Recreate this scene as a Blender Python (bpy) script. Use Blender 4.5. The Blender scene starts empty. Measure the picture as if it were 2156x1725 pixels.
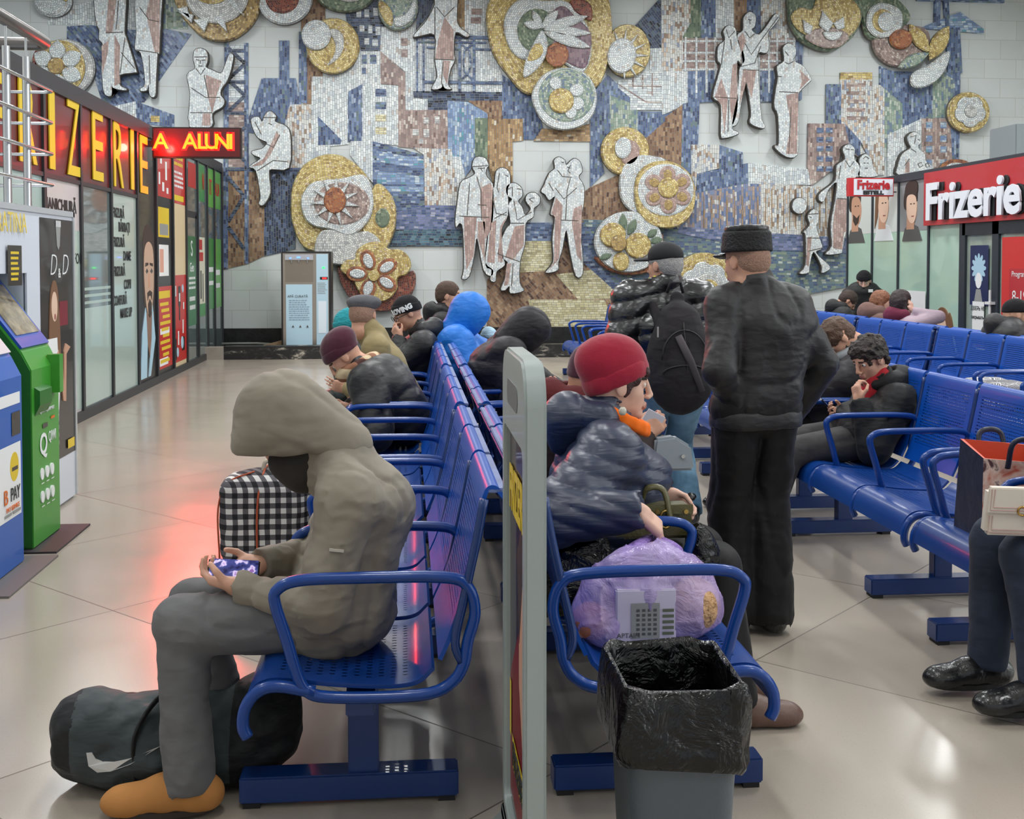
import bpy, bmesh, math, random
import numpy as np
from mathutils import Vector, Matrix
random.seed(7)
D = bpy.data
COL = bpy.context.scene.collection
PI = math.pi

# ------------------------------------------------------------------ camera geometry (photo is 2156 x 1725)
EYE, PITCH = 1.6, math.radians(2.0)
FOC = 2436.0 * math.cos(PITCH); PCX, PCY = 1078.0, 550 + FOC * math.tan(PITCH)      # a nearly level camera with its lens shifted down
YAW = math.atan(223 / 2436.0)
FW = np.array([math.sin(YAW) * math.cos(PITCH), math.cos(YAW) * math.cos(PITCH), -math.sin(PITCH)])
RT = np.array([math.cos(YAW), -math.sin(YAW), 0.0])
UPV = np.cross(RT, FW)

def ray(x, y):
    return FW + RT * (x - PCX) / FOC - UPV * (y - PCY) / FOC

def at_y(x, y, Y):
    r = ray(x, y)
    p = np.array([0, 0, EYE]) + r * Y / r[1]
    return float(p[0]), float(p[1]), float(p[2])

def at_x(x, y, X):
    r = ray(x, y)
    p = np.array([0, 0, EYE]) + r * X / r[0]
    return float(p[0]), float(p[1]), float(p[2])

# ------------------------------------------------------------------ tagging / linking
def tag(o, label=None, cat=None, group=None, kind=None):
    if label: o['label'] = label
    if cat: o['category'] = cat
    if group: o['group'] = group
    if kind: o['kind'] = kind
    return o

def empty(name, loc=(0, 0, 0), rz=0.0, label=None, cat=None, group=None):
    o = D.objects.new(name, None)
    COL.objects.link(o)
    o.location = loc
    o.rotation_euler = (0, 0, rz)
    return tag(o, label, cat, group)

def link_mesh(name, me, mats, parent=None, smooth=False, loc=None):
    o = D.objects.new(name, me)
    COL.objects.link(o)
    if not isinstance(mats, (list, tuple)): mats = [mats]
    if not me.materials:
        for m in mats: me.materials.append(m)
    if smooth and len(me.polygons):
        me.polygons.foreach_set('use_smooth', np.ones(len(me.polygons), dtype=bool))
    if loc is not None: o.location = loc
    if parent is not None: o.parent = parent
    return o

def dup_tree(o, parent=None):
    c = o.copy(); COL.objects.link(c); c.parent = parent
    for ch in list(o.children): dup_tree(ch, c)
    return c

class MB:
    """collects shapes for one mesh"""
    def __init__(s): s.v = []; s.f = []; s.m = []; s.cur = 0
    def mat(s, i): s.cur = i; return s
    def add(s, vs, fs):
        b = len(s.v); s.v += [tuple(map(float, p)) for p in vs]
        s.f += [tuple(b + i for i in f) for f in fs]; s.m += [s.cur] * len(fs); return s
    def box(s, x0, x1, y0, y1, z0, z1):
        return s.add([(x0,y0,z0),(x1,y0,z0),(x1,y1,z0),(x0,y1,z0),(x0,y0,z1),(x1,y0,z1),(x1,y1,z1),(x0,y1,z1)],
                     [(0,3,2,1),(4,5,6,7),(0,1,5,4),(1,2,6,5),(2,3,7,6),(3,0,4,7)])
    def prism(s, poly, axis, a, b):
        """poly: 2-D outline; axis 'x','y','z' extruded from a to b"""
        n = len(poly)
        def P(p, t):
            return {'x': (t, p[0], p[1]), 'y': (p[0], t, p[1]), 'z': (p[0], p[1], t)}[axis]
        vs = [P(p, a) for p in poly] + [P(p, b) for p in poly]
        fs = [tuple(range(n)), tuple(range(2*n-1, n-1, -1))]
        fs += [(i, i + n, (i + 1) % n + n, (i + 1) % n) for i in range(n)]
        return s.add(vs, fs)
    def tube(s, pts, r, n=8, closed=False, ry=None):
        """sweep a circle (or a superellipse r x ry) along pts"""
        P = [np.array(p, float) for p in pts]; N = len(P); rings = []
        rs = r if isinstance(r, (list, tuple)) else [r] * N
        up = None
        for i in range(N):
            if closed: t = P[(i + 1) % N] - P[i - 1]
            else: t = P[min(i + 1, N - 1)] - P[max(i - 1, 0)]
            t = t / (np.linalg.norm(t) + 1e-9)
            if up is None:
                up = np.array([0, 0, 1.0]) if abs(t[2]) < .9 else np.array([1.0, 0, 0])
                if abs(t[1]) < .05 and abs(t[2]) < 0.999 and False: up = np.array([0, 1.0, 0])
            u = up - t * (up @ t); u /= np.linalg.norm(u) + 1e-9; w = np.cross(t, u); up = u
            ring = []
            for k in range(n):
                a = 2 * PI * (k + .5) / n
                ring.append(P[i] + u * math.cos(a) * rs[i] + w * math.sin(a) * (ry if ry else rs[i]))
            rings.append(ring)
        vs = [p for g in rings for p in g]; fs = []
        for i in range(N if closed else N - 1):
            j = (i + 1) % N
            for k in range(n):
                fs.append((i*n+k, i*n+(k+1) % n, j*n+(k+1) % n, j*n+k))
        if not closed:
            fs.append(tuple(range(n - 1, -1, -1))); fs.append(tuple((N-1)*n + k for k in range(n)))
        return s.add(vs, fs)
    def cyl(s, c, r, h, n=20, r2=None, axis='z'):
        r2 = r if r2 is None else r2
        def P(x, y, z):
            return {'z': (c[0]+x, c[1]+y, c[2]+z), 'x': (c[0]+z, c[1]+x, c[2]+y), 'y': (c[0]+x, c[1]+z, c[2]+y)}[axis]
        vs = [P(r*math.cos(2*PI*k/n), r*math.sin(2*PI*k/n), 0) for k in range(n)] + [P(r2*math.cos(2*PI*k/n), r2*math.sin(2*PI*k/n), h) for k in range(n)]
        fs = [tuple(range(n-1, -1, -1)), tuple(range(n, 2*n))] + [(k, (k+1) % n, n+(k+1) % n, n+k) for k in range(n)]
        return s.add(vs, fs)
    def loft(s, rings, cap=True):
        n = len(rings[0]); vs = [p for g in rings for p in g]; fs = []
        for i in range(len(rings) - 1):
            for k in range(n): fs.append((i*n+k, i*n+(k+1) % n, (i+1)*n+(k+1) % n, (i+1)*n+k))
        if cap: fs.append(tuple(range(n-1, -1, -1))); fs.append(tuple((len(rings)-1)*n+k for k in range(n)))
        return s.add(vs, fs)
    def grid(s, fn, nu, nv):
        vs = [fn(i / nu, j / nv) for j in range(nv + 1) for i in range(nu + 1)]
        fs = [(j*(nu+1)+i, j*(nu+1)+i+1, (j+1)*(nu+1)+i+1, (j+1)*(nu+1)+i) for j in range(nv) for i in range(nu)]
        return s.add(vs, fs)
    def ball(s, c, r, n=12):
        r = r if isinstance(r, (list, tuple)) else (r, r, r)
        rings = []
        for j in range(1, n):
            t = PI * j / n
            rings.append([(c[0] + r[0]*math.sin(t)*math.cos(2*PI*k/(2*n)), c[1] + r[1]*math.sin(t)*math.sin(2*PI*k/(2*n)), c[2] - r[2]*math.cos(t)) for k in range(2*n)])
        return s.loft(rings)
    def build(s, name, mats, parent=None, smooth=False, bevel=0, loc=None, fix=True):
        me = D.meshes.new(name); me.from_pydata(s.v, [], s.f)
        if not isinstance(mats, (list, tuple)): mats = [mats]
        for m in mats: me.materials.append(m)
        if len(mats) > 1: me.polygons.foreach_set('material_index', s.m)
        me.update()
        if fix or bevel:
            bm = bmesh.new(); bm.from_mesh(me)
            if bevel:
                es = [e for e in bm.edges if len(e.link_faces) == 2 and e.calc_face_angle(0) > .6]
                bmesh.ops.bevel(bm, geom=es, offset=bevel, segments=2, affect='EDGES', clamp_overlap=True)
            if fix: bmesh.ops.recalc_face_normals(bm, faces=bm.faces)
            bm.to_mesh(me); bm.free()
        o = link_mesh(name, me, mats, parent, smooth, loc)
        if smooth == 'auto':
            me.polygons.foreach_set('use_smooth', np.ones(len(me.polygons), dtype=bool))
            try: me.set_sharp_from_angle(angle=0.7)
            except Exception: pass
        return o

def smooth_loop(pts, n=6):
    """closed Catmull-Rom through pts"""
    P = [np.array(p, float) for p in pts]; N = len(P); out = []
    for i in range(N):
        p0, p1, p2, p3 = P[i-1], P[i], P[(i+1) % N], P[(i+2) % N]
        for k in range(n):
            t = k / n
            out.append(tuple(.5 * (2*p1 + (p2-p0)*t + (2*p0-5*p1+4*p2-p3)*t*t + (3*p1-p0-3*p2+p3)*t**3)))
    return out

def smooth_path(pts, n=6):
    P = [np.array(p, float) for p in pts]; P = [2*P[0]-P[1]] + P + [2*P[-1]-P[-2]]; out = []
    for i in range(1, len(P) - 2):
        p0, p1, p2, p3 = P[i-1], P[i], P[i+1], P[i+2]
        for k in range(n):
            t = k / n
            out.append(tuple(.5 * (2*p1 + (p2-p0)*t + (2*p0-5*p1+4*p2-p3)*t*t + (3*p1-p0-3*p2+p3)*t**3)))
    out.append(tuple(P[-2])); return out

# ------------------------------------------------------------------ materials
class NT:
    def __init__(s, m): s.t = m.node_tree; s.n = s.t.nodes; s.l = s.t.links
    def new(s, t, **kw):
        x = s.n.new(t)
        for k, v in kw.items(): setattr(x, k, v)
        return x
    def put(s, sock, v):
        if isinstance(v, bpy.types.NodeSocket): s.l.new(v, sock)
        else:
            if sock.type == 'RGBA' and len(v) == 3: v = (*v, 1)
            sock.default_value = v
    def math(s, op, a, b=0.0, c=0.0):
        x = s.new('ShaderNodeMath', operation=op); s.put(x.inputs[0], a); s.put(x.inputs[1], b)
        if len(x.inputs) > 2: s.put(x.inputs[2], c)
        return x.outputs[0]
    def mix(s, f, a, b):
        x = s.new('ShaderNodeMix', data_type='RGBA'); s.put(x.inputs[0], f); s.put(x.inputs[6], a); s.put(x.inputs[7], b); return x.outputs[2]
    def coord(s, which='Object'):
        return s.new('ShaderNodeTexCoord').outputs[which]
    def sep(s, v):
        x = s.new('ShaderNodeSeparateXYZ'); s.put(x.inputs[0], v); return x.outputs
    def comb(s, a, b, c):
        x = s.new('ShaderNodeCombineXYZ')
        for i, q in enumerate((a, b, c)): s.put(x.inputs[i], q)
        return x.outputs[0]
    def noise(s, vec, scale, detail=3.0, rough=.55, dist=0.0):
        x = s.new('ShaderNodeTexNoise'); s.put(x.inputs['Vector'], vec); x.inputs['Scale'].default_value = scale
        x.inputs['Detail'].default_value = detail; x.inputs['Roughness'].default_value = rough; x.inputs['Distortion'].default_value = dist
        return x.outputs[0]
    def white(s, vec):
        x = s.new('ShaderNodeTexWhiteNoise', noise_dimensions='3D'); s.put(x.inputs['Vector'], vec); return x.outputs['Value']
    def mapping(s, vec, scale=(1, 1, 1), rot=(0, 0, 0), loc=(0, 0, 0)):
        x = s.new('ShaderNodeMapping'); s.put(x.inputs[0], vec); x.inputs['Scale'].default_value = scale
        x.inputs['Rotation'].default_value = rot; x.inputs['Location'].default_value = loc; return x.outputs[0]
    def ramp(s, f, stops, interp='LINEAR'):
        x = s.new('ShaderNodeValToRGB'); e = x.color_ramp; e.interpolation = interp
        while len(e.elements) < len(stops): e.elements.new(.5)
        for el, (p, c) in zip(e.elements, stops): el.position = p; el.color = (*c, 1)
        s.put(x.inputs[0], f); return x.outputs[0]
    def bump(s, h, strength=.3, dist=.01):
        x = s.new('ShaderNodeBump'); s.put(x.inputs['Height'], h); x.inputs['Strength'].default_value = strength; x.inputs['Distance'].default_value = dist
        return x.outputs[0]

def srgb(r, g, b):
    f = lambda c: (c/255/12.92) if c/255 <= .04045 else ((c/255+.055)/1.055)**2.4
    return (f(r), f(g), f(b))

MATS = {}
def new_mat(name):
    m = D.materials.new(name); m.use_nodes = True
    nt = NT(m); b = nt.n['Principled BSDF']; return m, nt, b

def plain(name, rgb, rough=.5, metal=0.0, spec=.5, coat=0.0, var=0.0, vscale=6.0, bump=0.0, bscale=60.0, emis=None, estr=0.0, alpha=1.0, sheen=0.0, trans=0.0):
    if name in MATS: return MATS[name]
    m, nt, b = new_mat(name); c = srgb(*rgb)
    co = nt.coord()
    if var > 0:
        f = nt.noise(co, vscale, 4)
        b.inputs['Base Color'].default_value = (*c, 1)
        nt.put(b.inputs['Base Color'], nt.ramp(f, [(.3, tuple(x*(1-var) for x in c)), (.7, tuple(min(1, x*(1+var)) for x in c))]))
    else: b.inputs['Base Color'].default_value = (*c, 1)
    b.inputs['Roughness'].default_value = rough; b.inputs['Metallic'].default_value = metal
    b.inputs['Specular IOR Level'].default_value = spec; b.inputs['Coat Weight'].default_value = coat
    b.inputs['Sheen Weight'].default_value = sheen
    b.inputs['Transmission Weight'].default_value = trans
    b.inputs['Alpha'].default_value = alpha
    if bump > 0: nt.put(b.inputs['Normal'], nt.bump(nt.noise(co, bscale, 3), bump, .01))
    if emis:
        b.inputs['Emission Color'].default_value = (*srgb(*emis), 1); b.inputs['Emission Strength'].default_value = estr
    MATS[name] = m; return m

def cloth(name, rgb, rough=.8, var=.12, fold=.5, fscale=9.0, stretch=(1, 1, 2.2), weave=.12, wscale=350.0, sheen=.04, spec=.3, rgb2=None, coat=0.0, bs=.55):
    """woven or quilted fabric: broad folds as bump, fine weave on top"""
    if name in MATS: return MATS[name]
    m, nt, b = new_mat(name); c = srgb(*rgb); c2 = srgb(*rgb2) if rgb2 else c
    co = nt.coord()
    n1 = nt.noise(nt.mapping(co, stretch), fscale, 2, .45, .35)
    n2 = nt.noise(co, wscale, 2)
    big = nt.noise(co, 4.0, 3)
    nt.put(b.inputs['Base Color'], nt.ramp(big, [(.3, tuple(x*(1-var) for x in c)), (.7, tuple(min(1, x*(1+var)) for x in c2))]))
    h = nt.math('ADD', nt.math('MULTIPLY', n1, fold), nt.math('MULTIPLY', n2, weave * .08))
    nt.put(b.inputs['Normal'], nt.bump(h, bs, .025))
    b.inputs['Roughness'].default_value = rough; b.inputs['Sheen Weight'].default_value = sheen
    b.inputs['Specular IOR Level'].default_value = spec; b.inputs['Coat Weight'].default_value = coat
    b.inputs['Coat Roughness'].default_value = .35
    MATS[name] = m; return m

def crinkle(name, rgb, rough=.25, fscale=14.0, strength=1.0, trans=0.0, alpha=1.0, rgb2=None, spec=.6):
    """thin crumpled plastic film"""
    if name in MATS: return MATS[name]
    m, nt, b = new_mat(name); c = srgb(*rgb); co = nt.coord()
    v = nt.new('ShaderNodeTexVoronoi', feature='F1'); nt.put(v.inputs['Vector'], nt.mapping(nt.mix(.12, co, nt.new('ShaderNodeTexNoise').outputs['Color']), (1, 1, .55))); v.inputs['Scale'].default_value = fscale
    n = nt.noise(co, fscale * 1.7, 4, .6, 1.2)
    h = nt.math('ADD', nt.math('MULTIPLY', v.outputs['Distance'], .6), nt.math('MULTIPLY', n, .7))
    nt.put(b.inputs['Normal'], nt.bump(h, strength, .03))
    if rgb2: nt.put(b.inputs['Base Color'], nt.ramp(nt.noise(co, 7, 2), [(.4, c), (.62, srgb(*rgb2))]))
    else: b.inputs['Base Color'].default_value = (*c, 1)
    b.inputs['Roughness'].default_value = rough; b.inputs['Specular IOR Level'].default_value = spec
    b.inputs['Alpha'].default_value = alpha
    b.inputs['Transmission Weight'].default_value = trans
    MATS[name] = m; return m

def tess(name, cols, w=.05, h=.028, vertical=False, polar=False, mortar=(122, 123, 121), rough=.32, gap=.10, rot=0.0, bumpy=.5):
    """mosaic tesserae: rows of small glazed tiles, each tile its own colour drawn from cols"""
    if name in MATS: return MATS[name]
    m, nt, b = new_mat(name)
    s = nt.sep(nt.coord())
    wob = nt.noise(nt.coord(), 3.0, 2)
    wv = nt.math('MULTIPLY', nt.math('SUBTRACT', wob, .5), .05)
    if polar:
        r = nt.math('SQRT', nt.math('ADD', nt.math('MULTIPLY', s[0], s[0]), nt.math('MULTIPLY', s[2], s[2])))
        ang = nt.math('ARCTAN2', s[2], s[0])
        row = nt.math('FLOOR', nt.math('DIVIDE', nt.math('ADD', r, wv), h))
        rr = nt.math('MULTIPLY', nt.math('ADD', row, .5), h)
        per = nt.math('MAXIMUM', nt.math('FLOOR', nt.math('DIVIDE', nt.math('MULTIPLY', rr, 2*PI), w)), 3.0)
        u = nt.math('MULTIPLY', nt.math('DIVIDE', nt.math('ADD', ang, PI), 2*PI), per)
        v = nt.math('DIVIDE', nt.math('ADD', r, wv), h)
    else:
        a, c = (s[2], s[0]) if vertical else (s[0], s[2])
        if rot:
            a, c = (nt.math('ADD', nt.math('MULTIPLY', s[0], math.cos(rot)), nt.math('MULTIPLY', s[2], math.sin(rot))),
                    nt.math('SUBTRACT', nt.math('MULTIPLY', s[2], math.cos(rot)), nt.math('MULTIPLY', s[0], math.sin(rot))))
        v = nt.math('DIVIDE', nt.math('ADD', c, wv), h)
        row = nt.math('FLOOR', v)
        jit = nt.math('MULTIPLY', nt.white(nt.comb(row, 3.3, 1.7)), 7.0)
        u = nt.math('ADD', nt.math('DIVIDE', a, w), jit)
    col = nt.math('FLOOR', u)
    rnd = nt.white(nt.comb(nt.math('ADD', col, .5), nt.math('ADD', row, .5), .5))
    rnd2 = nt.white(nt.comb(nt.math('ADD', col, .5), nt.math('ADD', row, .5), 9.5))
    n = len(cols)
    stops = [(sum(c[3] for c in cols[:i]) / sum(c[3] for c in cols), srgb(*cols[i][:3])) for i in range(n)]
    colr = nt.ramp(rnd, stops, 'CONSTANT')
    shade = nt.math('ADD', .88, nt.math('MULTIPLY', rnd2, .24))
    vm = nt.new('ShaderNodeVectorMath', operation='SCALE'); nt.put(vm.inputs[0], colr); nt.put(vm.inputs['Scale'], shade)
    fu = nt.math('FRACT', u); fv = nt.math('FRACT', v)
    du = nt.math('MULTIPLY', nt.math('MINIMUM', fu, nt.math('SUBTRACT', 1.0, fu)), w)
    dv = nt.math('MULTIPLY', nt.math('MINIMUM', fv, nt.math('SUBTRACT', 1.0, fv)), h)
    d = nt.math('MINIMUM', du, dv)
    mask = nt.math('GREATER_THAN', d, h * gap)
    nt.put(b.inputs['Base Color'], nt.mix(mask, srgb(*mortar), vm.outputs[0]))
    nt.put(b.inputs['Roughness'], nt.math('ADD', rough, nt.math('MULTIPLY', rnd, .25)))
    b.inputs['Specular IOR Level'].default_value = .35
    MATS[name] = m; return m

def text_mesh(txt, size, extrude=0.004, sx=1.0, offset=0.0, align='CENTER', shear=0.0, spacing=1.0):
    cu = D.curves.new('txt', 'FONT'); cu.body = txt; cu.size = size; cu.extrude = extrude; cu.offset = offset
    cu.align_x = align; cu.align_y = 'CENTER'; cu.shear = shear; cu.space_character = spacing; cu.resolution_u = 3
    o = D.objects.new('txt', cu); COL.objects.link(o)
    dg = bpy.context.evaluated_depsgraph_get(); dg.update()
    me = D.meshes.new_from_object(o.evaluated_get(dg)); me.materials.clear()
    D.objects.remove(o); D.curves.remove(cu)
    me.transform(Matrix.Diagonal((sx, 1, 1, 1)))
    return me

def place_text(name, txt, size, mat, loc, face, parent=None, **kw):
    """face: '+x' / '-x' / '-y' - the way the lettering looks; loc is its centre, in the parent's space"""
    me = text_mesh(txt, size, **kw)
    if not len(me.vertices): return None
    R = {'-y': Matrix.Rotation(PI/2, 4, 'X'), '+x': Matrix.Rotation(PI/2, 4, 'Z') @ Matrix.Rotation(PI/2, 4, 'X'),
         '-x': Matrix.Rotation(-PI/2, 4, 'Z') @ Matrix.Rotation(PI/2, 4, 'X')}[face]
    me.transform(Matrix.Translation(loc) @ R)
    return link_mesh(name, me, mat, parent)
LK, EXPO = 1.0, 0.0
# ------------------------------------------------------------------ signed-distance modelling (bodies, clothes, bags)
def V3(*a): return np.array(a, float)
def unit(v): v = np.asarray(v, float); return v / (np.linalg.norm(v) + 1e-12)

def vnoise(P, scale, seed=0):
    q = P * scale + seed * 17.31
    i = np.floor(q).astype(np.int64); f = q - i; f = f * f * (3 - 2 * f)
    def h(ix, iy, iz):
        n = (ix * 374761393 + iy * 668265263 + iz * 2147483647 + seed * 1013) & 0x7fffffff
        n = ((n ^ (n >> 13)) * 1274126177) & 0x7fffffff
        return ((n ^ (n >> 16)) & 0xffff) / 65535.0
    r = 0
    for a in (0, 1):
        for b in (0, 1):
            for c in (0, 1):
                w = (f[..., 0] if a else 1 - f[..., 0]) * (f[..., 1] if b else 1 - f[..., 1]) * (f[..., 2] if c else 1 - f[..., 2])
                r = r + w * h(i[..., 0] + a, i[..., 1] + b, i[..., 2] + c)
    return r * 2 - 1

class Sdf:
    """ordered list of primitives, blended with smooth min / max"""
    def __init__(s): s.p = []; s.disp = None; s.dmax = 0.0
    def cap(s, a, b, ra, rb=None, k=.02, op=1, flat=None):
        """tapered capsule; flat=(axis, factor) squashes it along axis"""
        s.p.append(('c', np.asarray(a, float), np.asarray(b, float), ra, ra if rb is None else rb, k, op, flat)); return s
    def ell(s, c, r, k=.02, op=1, R=None):
        s.p.append(('e', np.asarray(c, float), np.asarray(r, float), R, None, k, op, None)); return s
    def box(s, c, hs, rad=.01, k=.01, op=1, R=None):
        s.p.append(('b', np.asarray(c, float), np.asarray(hs, float), R, rad, k, op, None)); return s
    def half(s, c, n, k=.004):
        """cut away everything on the side of c that n points to"""
        s.p.append(('h', np.asarray(c, float), unit(n), None, None, k, -1, None)); return s
    def bound(s):
        lo = np.full(3, 1e9); hi = -lo
        for t, a, b, c, d, k, op, fl in s.p:
            if op < 0: continue
            if t == 'c': m = max(c, d); lo = np.minimum(lo, np.minimum(a, b) - m); hi = np.maximum(hi, np.maximum(a, b) + m)
            elif t == 'e': m = b.max() if c is not None else b; lo = np.minimum(lo, a - m); hi = np.maximum(hi, a + m)
            elif t == 'b': m = np.linalg.norm(b) if c is not None else b; lo = np.minimum(lo, a - m); hi = np.maximum(hi, a + m)
        return lo - .03, hi + .03
    def prim(s, q, P):
        t, a, b, c, d, k, op, fl = q
        if t == 'c':
            A, B, X = a, b, P
            if fl is not None:
                ax = unit(fl[0]); f = fl[1] - 1.0
                X = P + ((P - a) @ ax)[..., None] * ax * f
                B = b + ((b - a) @ ax) * ax * f
            ba = B - A; pa = X - A
            h = np.clip((pa @ ba) / (ba @ ba + 1e-12), 0, 1)
            r = np.linalg.norm(pa - h[..., None] * ba, axis=-1) - (c + (d - c) * h)
            return r / (max(fl[1], 1.0) if fl is not None else 1.0)
        if t == 'e':
            X = P - a
            if c is not None: X = X @ c
            k0 = np.linalg.norm(X / b, axis=-1); k1 = np.linalg.norm(X / (b * b), axis=-1)
            return k0 * (k0 - 1) / (k1 + 1e-9)
        if t == 'b':
            X = P - a
            if c is not None: X = X @ c
            g = np.abs(X) - (b - d)
            return np.linalg.norm(np.maximum(g, 0), axis=-1) + np.minimum(g.max(-1), 0) - d
        if t == 'h':
            return -((P - a) @ b)
    def eval_blocks(s, cen, offs, rad):
        """cen (B,3) block centres, offs (M,3) point offsets; primitives far from a block are skipped"""
        Bn = len(cen); M = len(offs); d = np.full((Bn, M), 1.0)
        dc = np.full(Bn, 1.0)
        for q in s.p:
            k, op = q[5], q[6]
            pc = s.prim(q, cen)
            if op > 0: act = pc < np.maximum(dc, -1) + 2 * rad + k + .02
            else: act = pc < 2 * rad + k + .02
            act &= (pc < 3 * rad + k + .05) | (op < 0)
            ix = np.nonzero(act)[0]
            if len(ix):
                P = cen[ix][:, None, :] + offs[None]
                v = s.prim(q, P); o = d[ix]
                if op > 0:
                    h = np.clip(.5 + .5 * (o - v) / k, 0, 1); d[ix] = o * (1 - h) + v * h - k * h * (1 - h)
                else:
                    h = np.clip(.5 - .5 * (o + v) / k, 0, 1); d[ix] = o * (1 - h) - v * h + k * h * (1 - h)
            if op > 0: dc = np.minimum(dc, pc)
        if s.disp is not None:
            P = cen[:, None, :] + offs[None]
            d = d + s.disp(P)
        return d
    def mesh(s, name, h, mats, parent=None, paint=None, relax=2, lo=None, hi=None):
        if lo is None: lo, hi = s.bound()
        NB = 8
        n = np.ceil((hi - lo) / h).astype(int) + 2
        nb = -(-n // NB); n = nb * NB
        rad = h * NB * .87 + s.dmax
        bi = np.stack(np.meshgrid(*[np.arange(x) for x in nb], indexing='ij'), -1).reshape(-1, 3)
        cen = lo + (bi + .5) * NB * h
        one = np.zeros((1, 3))
        dd = s.eval_blocks(cen, one, h * NB * .87 + .02)[:, 0]
        act = np.abs(dd) < rad * 1.25 + .012
        g = np.arange(NB) * h - NB * h * .5
        offs = np.stack(np.meshgrid(g, g, g, indexing='ij'), -1).reshape(-1, 3)
        F = np.empty(tuple(n), np.float32)
        Fb = F.reshape(nb[0], NB, nb[1], NB, nb[2], NB)
        Fb[...] = np.where(dd > 0, .5, -.5).reshape(nb[0], 1, nb[1], 1, nb[2], 1)
        ids = np.nonzero(act)[0]
        for c0 in range(0, len(ids), 400):
            ii = ids[c0:c0 + 400]
            v = s.eval_blocks(cen[ii], offs, h * NB * .87).astype(np.float32).reshape(-1, NB, NB, NB)
            b = bi[ii]
            Fb[b[:, 0], :, b[:, 1], :, b[:, 2], :] = v
        F[0] = F[-1] = 1; F[:, 0] = F[:, -1] = 1; F[:, :, 0] = F[:, :, -1] = 1
        return net(name, F, lo, h, mats, parent, paint, relax)

def net(name, F, lo, h, mats, parent=None, paint=None, relax=2):
    """naive surface nets"""
    S = F < 0
    c = [S[a:a + S.shape[0] - 1, b:b + S.shape[1] - 1, d:d + S.shape[2] - 1] for a in (0, 1) for b in (0, 1) for d in (0, 1)]
    sm = sum(x.astype(np.int8) for x in c)
    cell = np.argwhere((sm > 0) & (sm < 8))
    idx = np.full(tuple(x - 1 for x in S.shape), -1, np.int64); idx[tuple(cell.T)] = np.arange(len(cell))
    acc = np.zeros((len(cell), 3)); cnt = np.zeros(len(cell))
    cor = np.array([(a, b, d) for a in (0, 1) for b in (0, 1) for d in (0, 1)])
    val = [F[tuple((cell + q).T)].astype(float) for q in cor]
    for i in range(8):
        for j in range(i + 1, 8):
            if np.abs(cor[i] - cor[j]).sum() != 1: continue
            m = (val[i] < 0) != (val[j] < 0)
            t = val[i] / (val[i] - val[j] + 1e-12)
            p = cor[i] + (cor[j] - cor[i]) * np.clip(t, 0, 1)[:, None]
            acc[m] += p[m]; cnt[m] += 1
    v = lo + (cell + acc / cnt[:, None]) * h
    quads = []
    for ax in range(3):
        sl0 = [slice(None)] * 3; sl1 = [slice(None)] * 3; sl0[ax] = slice(0, -1); sl1[ax] = slice(1, None)
        A, B = S[tuple(sl0)], S[tuple(sl1)]
        e = np.argwhere(A != B); e = e[(e > 0).all(1)]
        u, w = (ax + 1) % 3, (ax + 2) % 3
        du = np.zeros(3, int); du[u] = 1; dw = np.zeros(3, int); dw[w] = 1
        ok = np.ones(len(e), bool)
        for z in (u, w): ok &= e[:, z] < idx.shape[z]
        ok &= e[:, ax] < idx.shape[ax]
        e = e[ok]
        q = np.stack([idx[tuple((e - du - dw).T)], idx[tuple((e - dw).T)], idx[tuple(e.T)], idx[tuple((e - du).T)]], 1)
        fl = A[tuple(e.T)]
        q[~fl] = q[~fl][:, ::-1]
        quads.append(q[(q >= 0).all(1)])
    q = np.concatenate(quads)
    par = np.arange(len(v))                     # drop stray crumbs: keep only islands of a fair size
    for _ in range(400):
        m = par[q].min(1); old = par.copy()
        for a in range(4): np.minimum.at(par, q[:, a], m)
        par = par[par]
        if (par == old).all(): break
    cntp = np.bincount(par, minlength=len(v)); big = cntp[par] > .06 * cntp.max()
    if not big.all():
        q = q[big[q[:, 0]]]; used = np.zeros(len(v), bool); used[q.ravel()] = True; mp = np.cumsum(used) - 1; v = v[used]; q = mp[q]
    for _ in range(relax):                      # light Laplacian relaxation
        sv = np.zeros_like(v); sc = np.zeros(len(v))
        for a in range(4):
            for o in (1, 3):
                np.add.at(sv, q[:, a], v[q[:, (a + o) % 4]]); np.add.at(sc, q[:, a], 1)
        v = v * .6 + sv / np.maximum(sc, 1)[:, None] * .4
    me = D.meshes.new(name)
    me.vertices.add(len(v)); me.vertices.foreach_set('co', v.astype(np.float32).ravel())
    me.loops.add(len(q) * 4); me.loops.foreach_set('vertex_index', q.astype(np.int32).ravel())
    me.polygons.add(len(q)); me.polygons.foreach_set('loop_start', np.arange(0, len(q) * 4, 4, dtype=np.int32))
    if not isinstance(mats, (list, tuple)): mats = [mats]
    for m in mats: me.materials.append(m)
    if paint is not None:
        fc = v[q].mean(1)
        me.polygons.foreach_set('material_index', paint(fc).astype(np.int32))
    me.update(calc_edges=True)
    return link_mesh(name, me, mats, parent, True)
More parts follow.
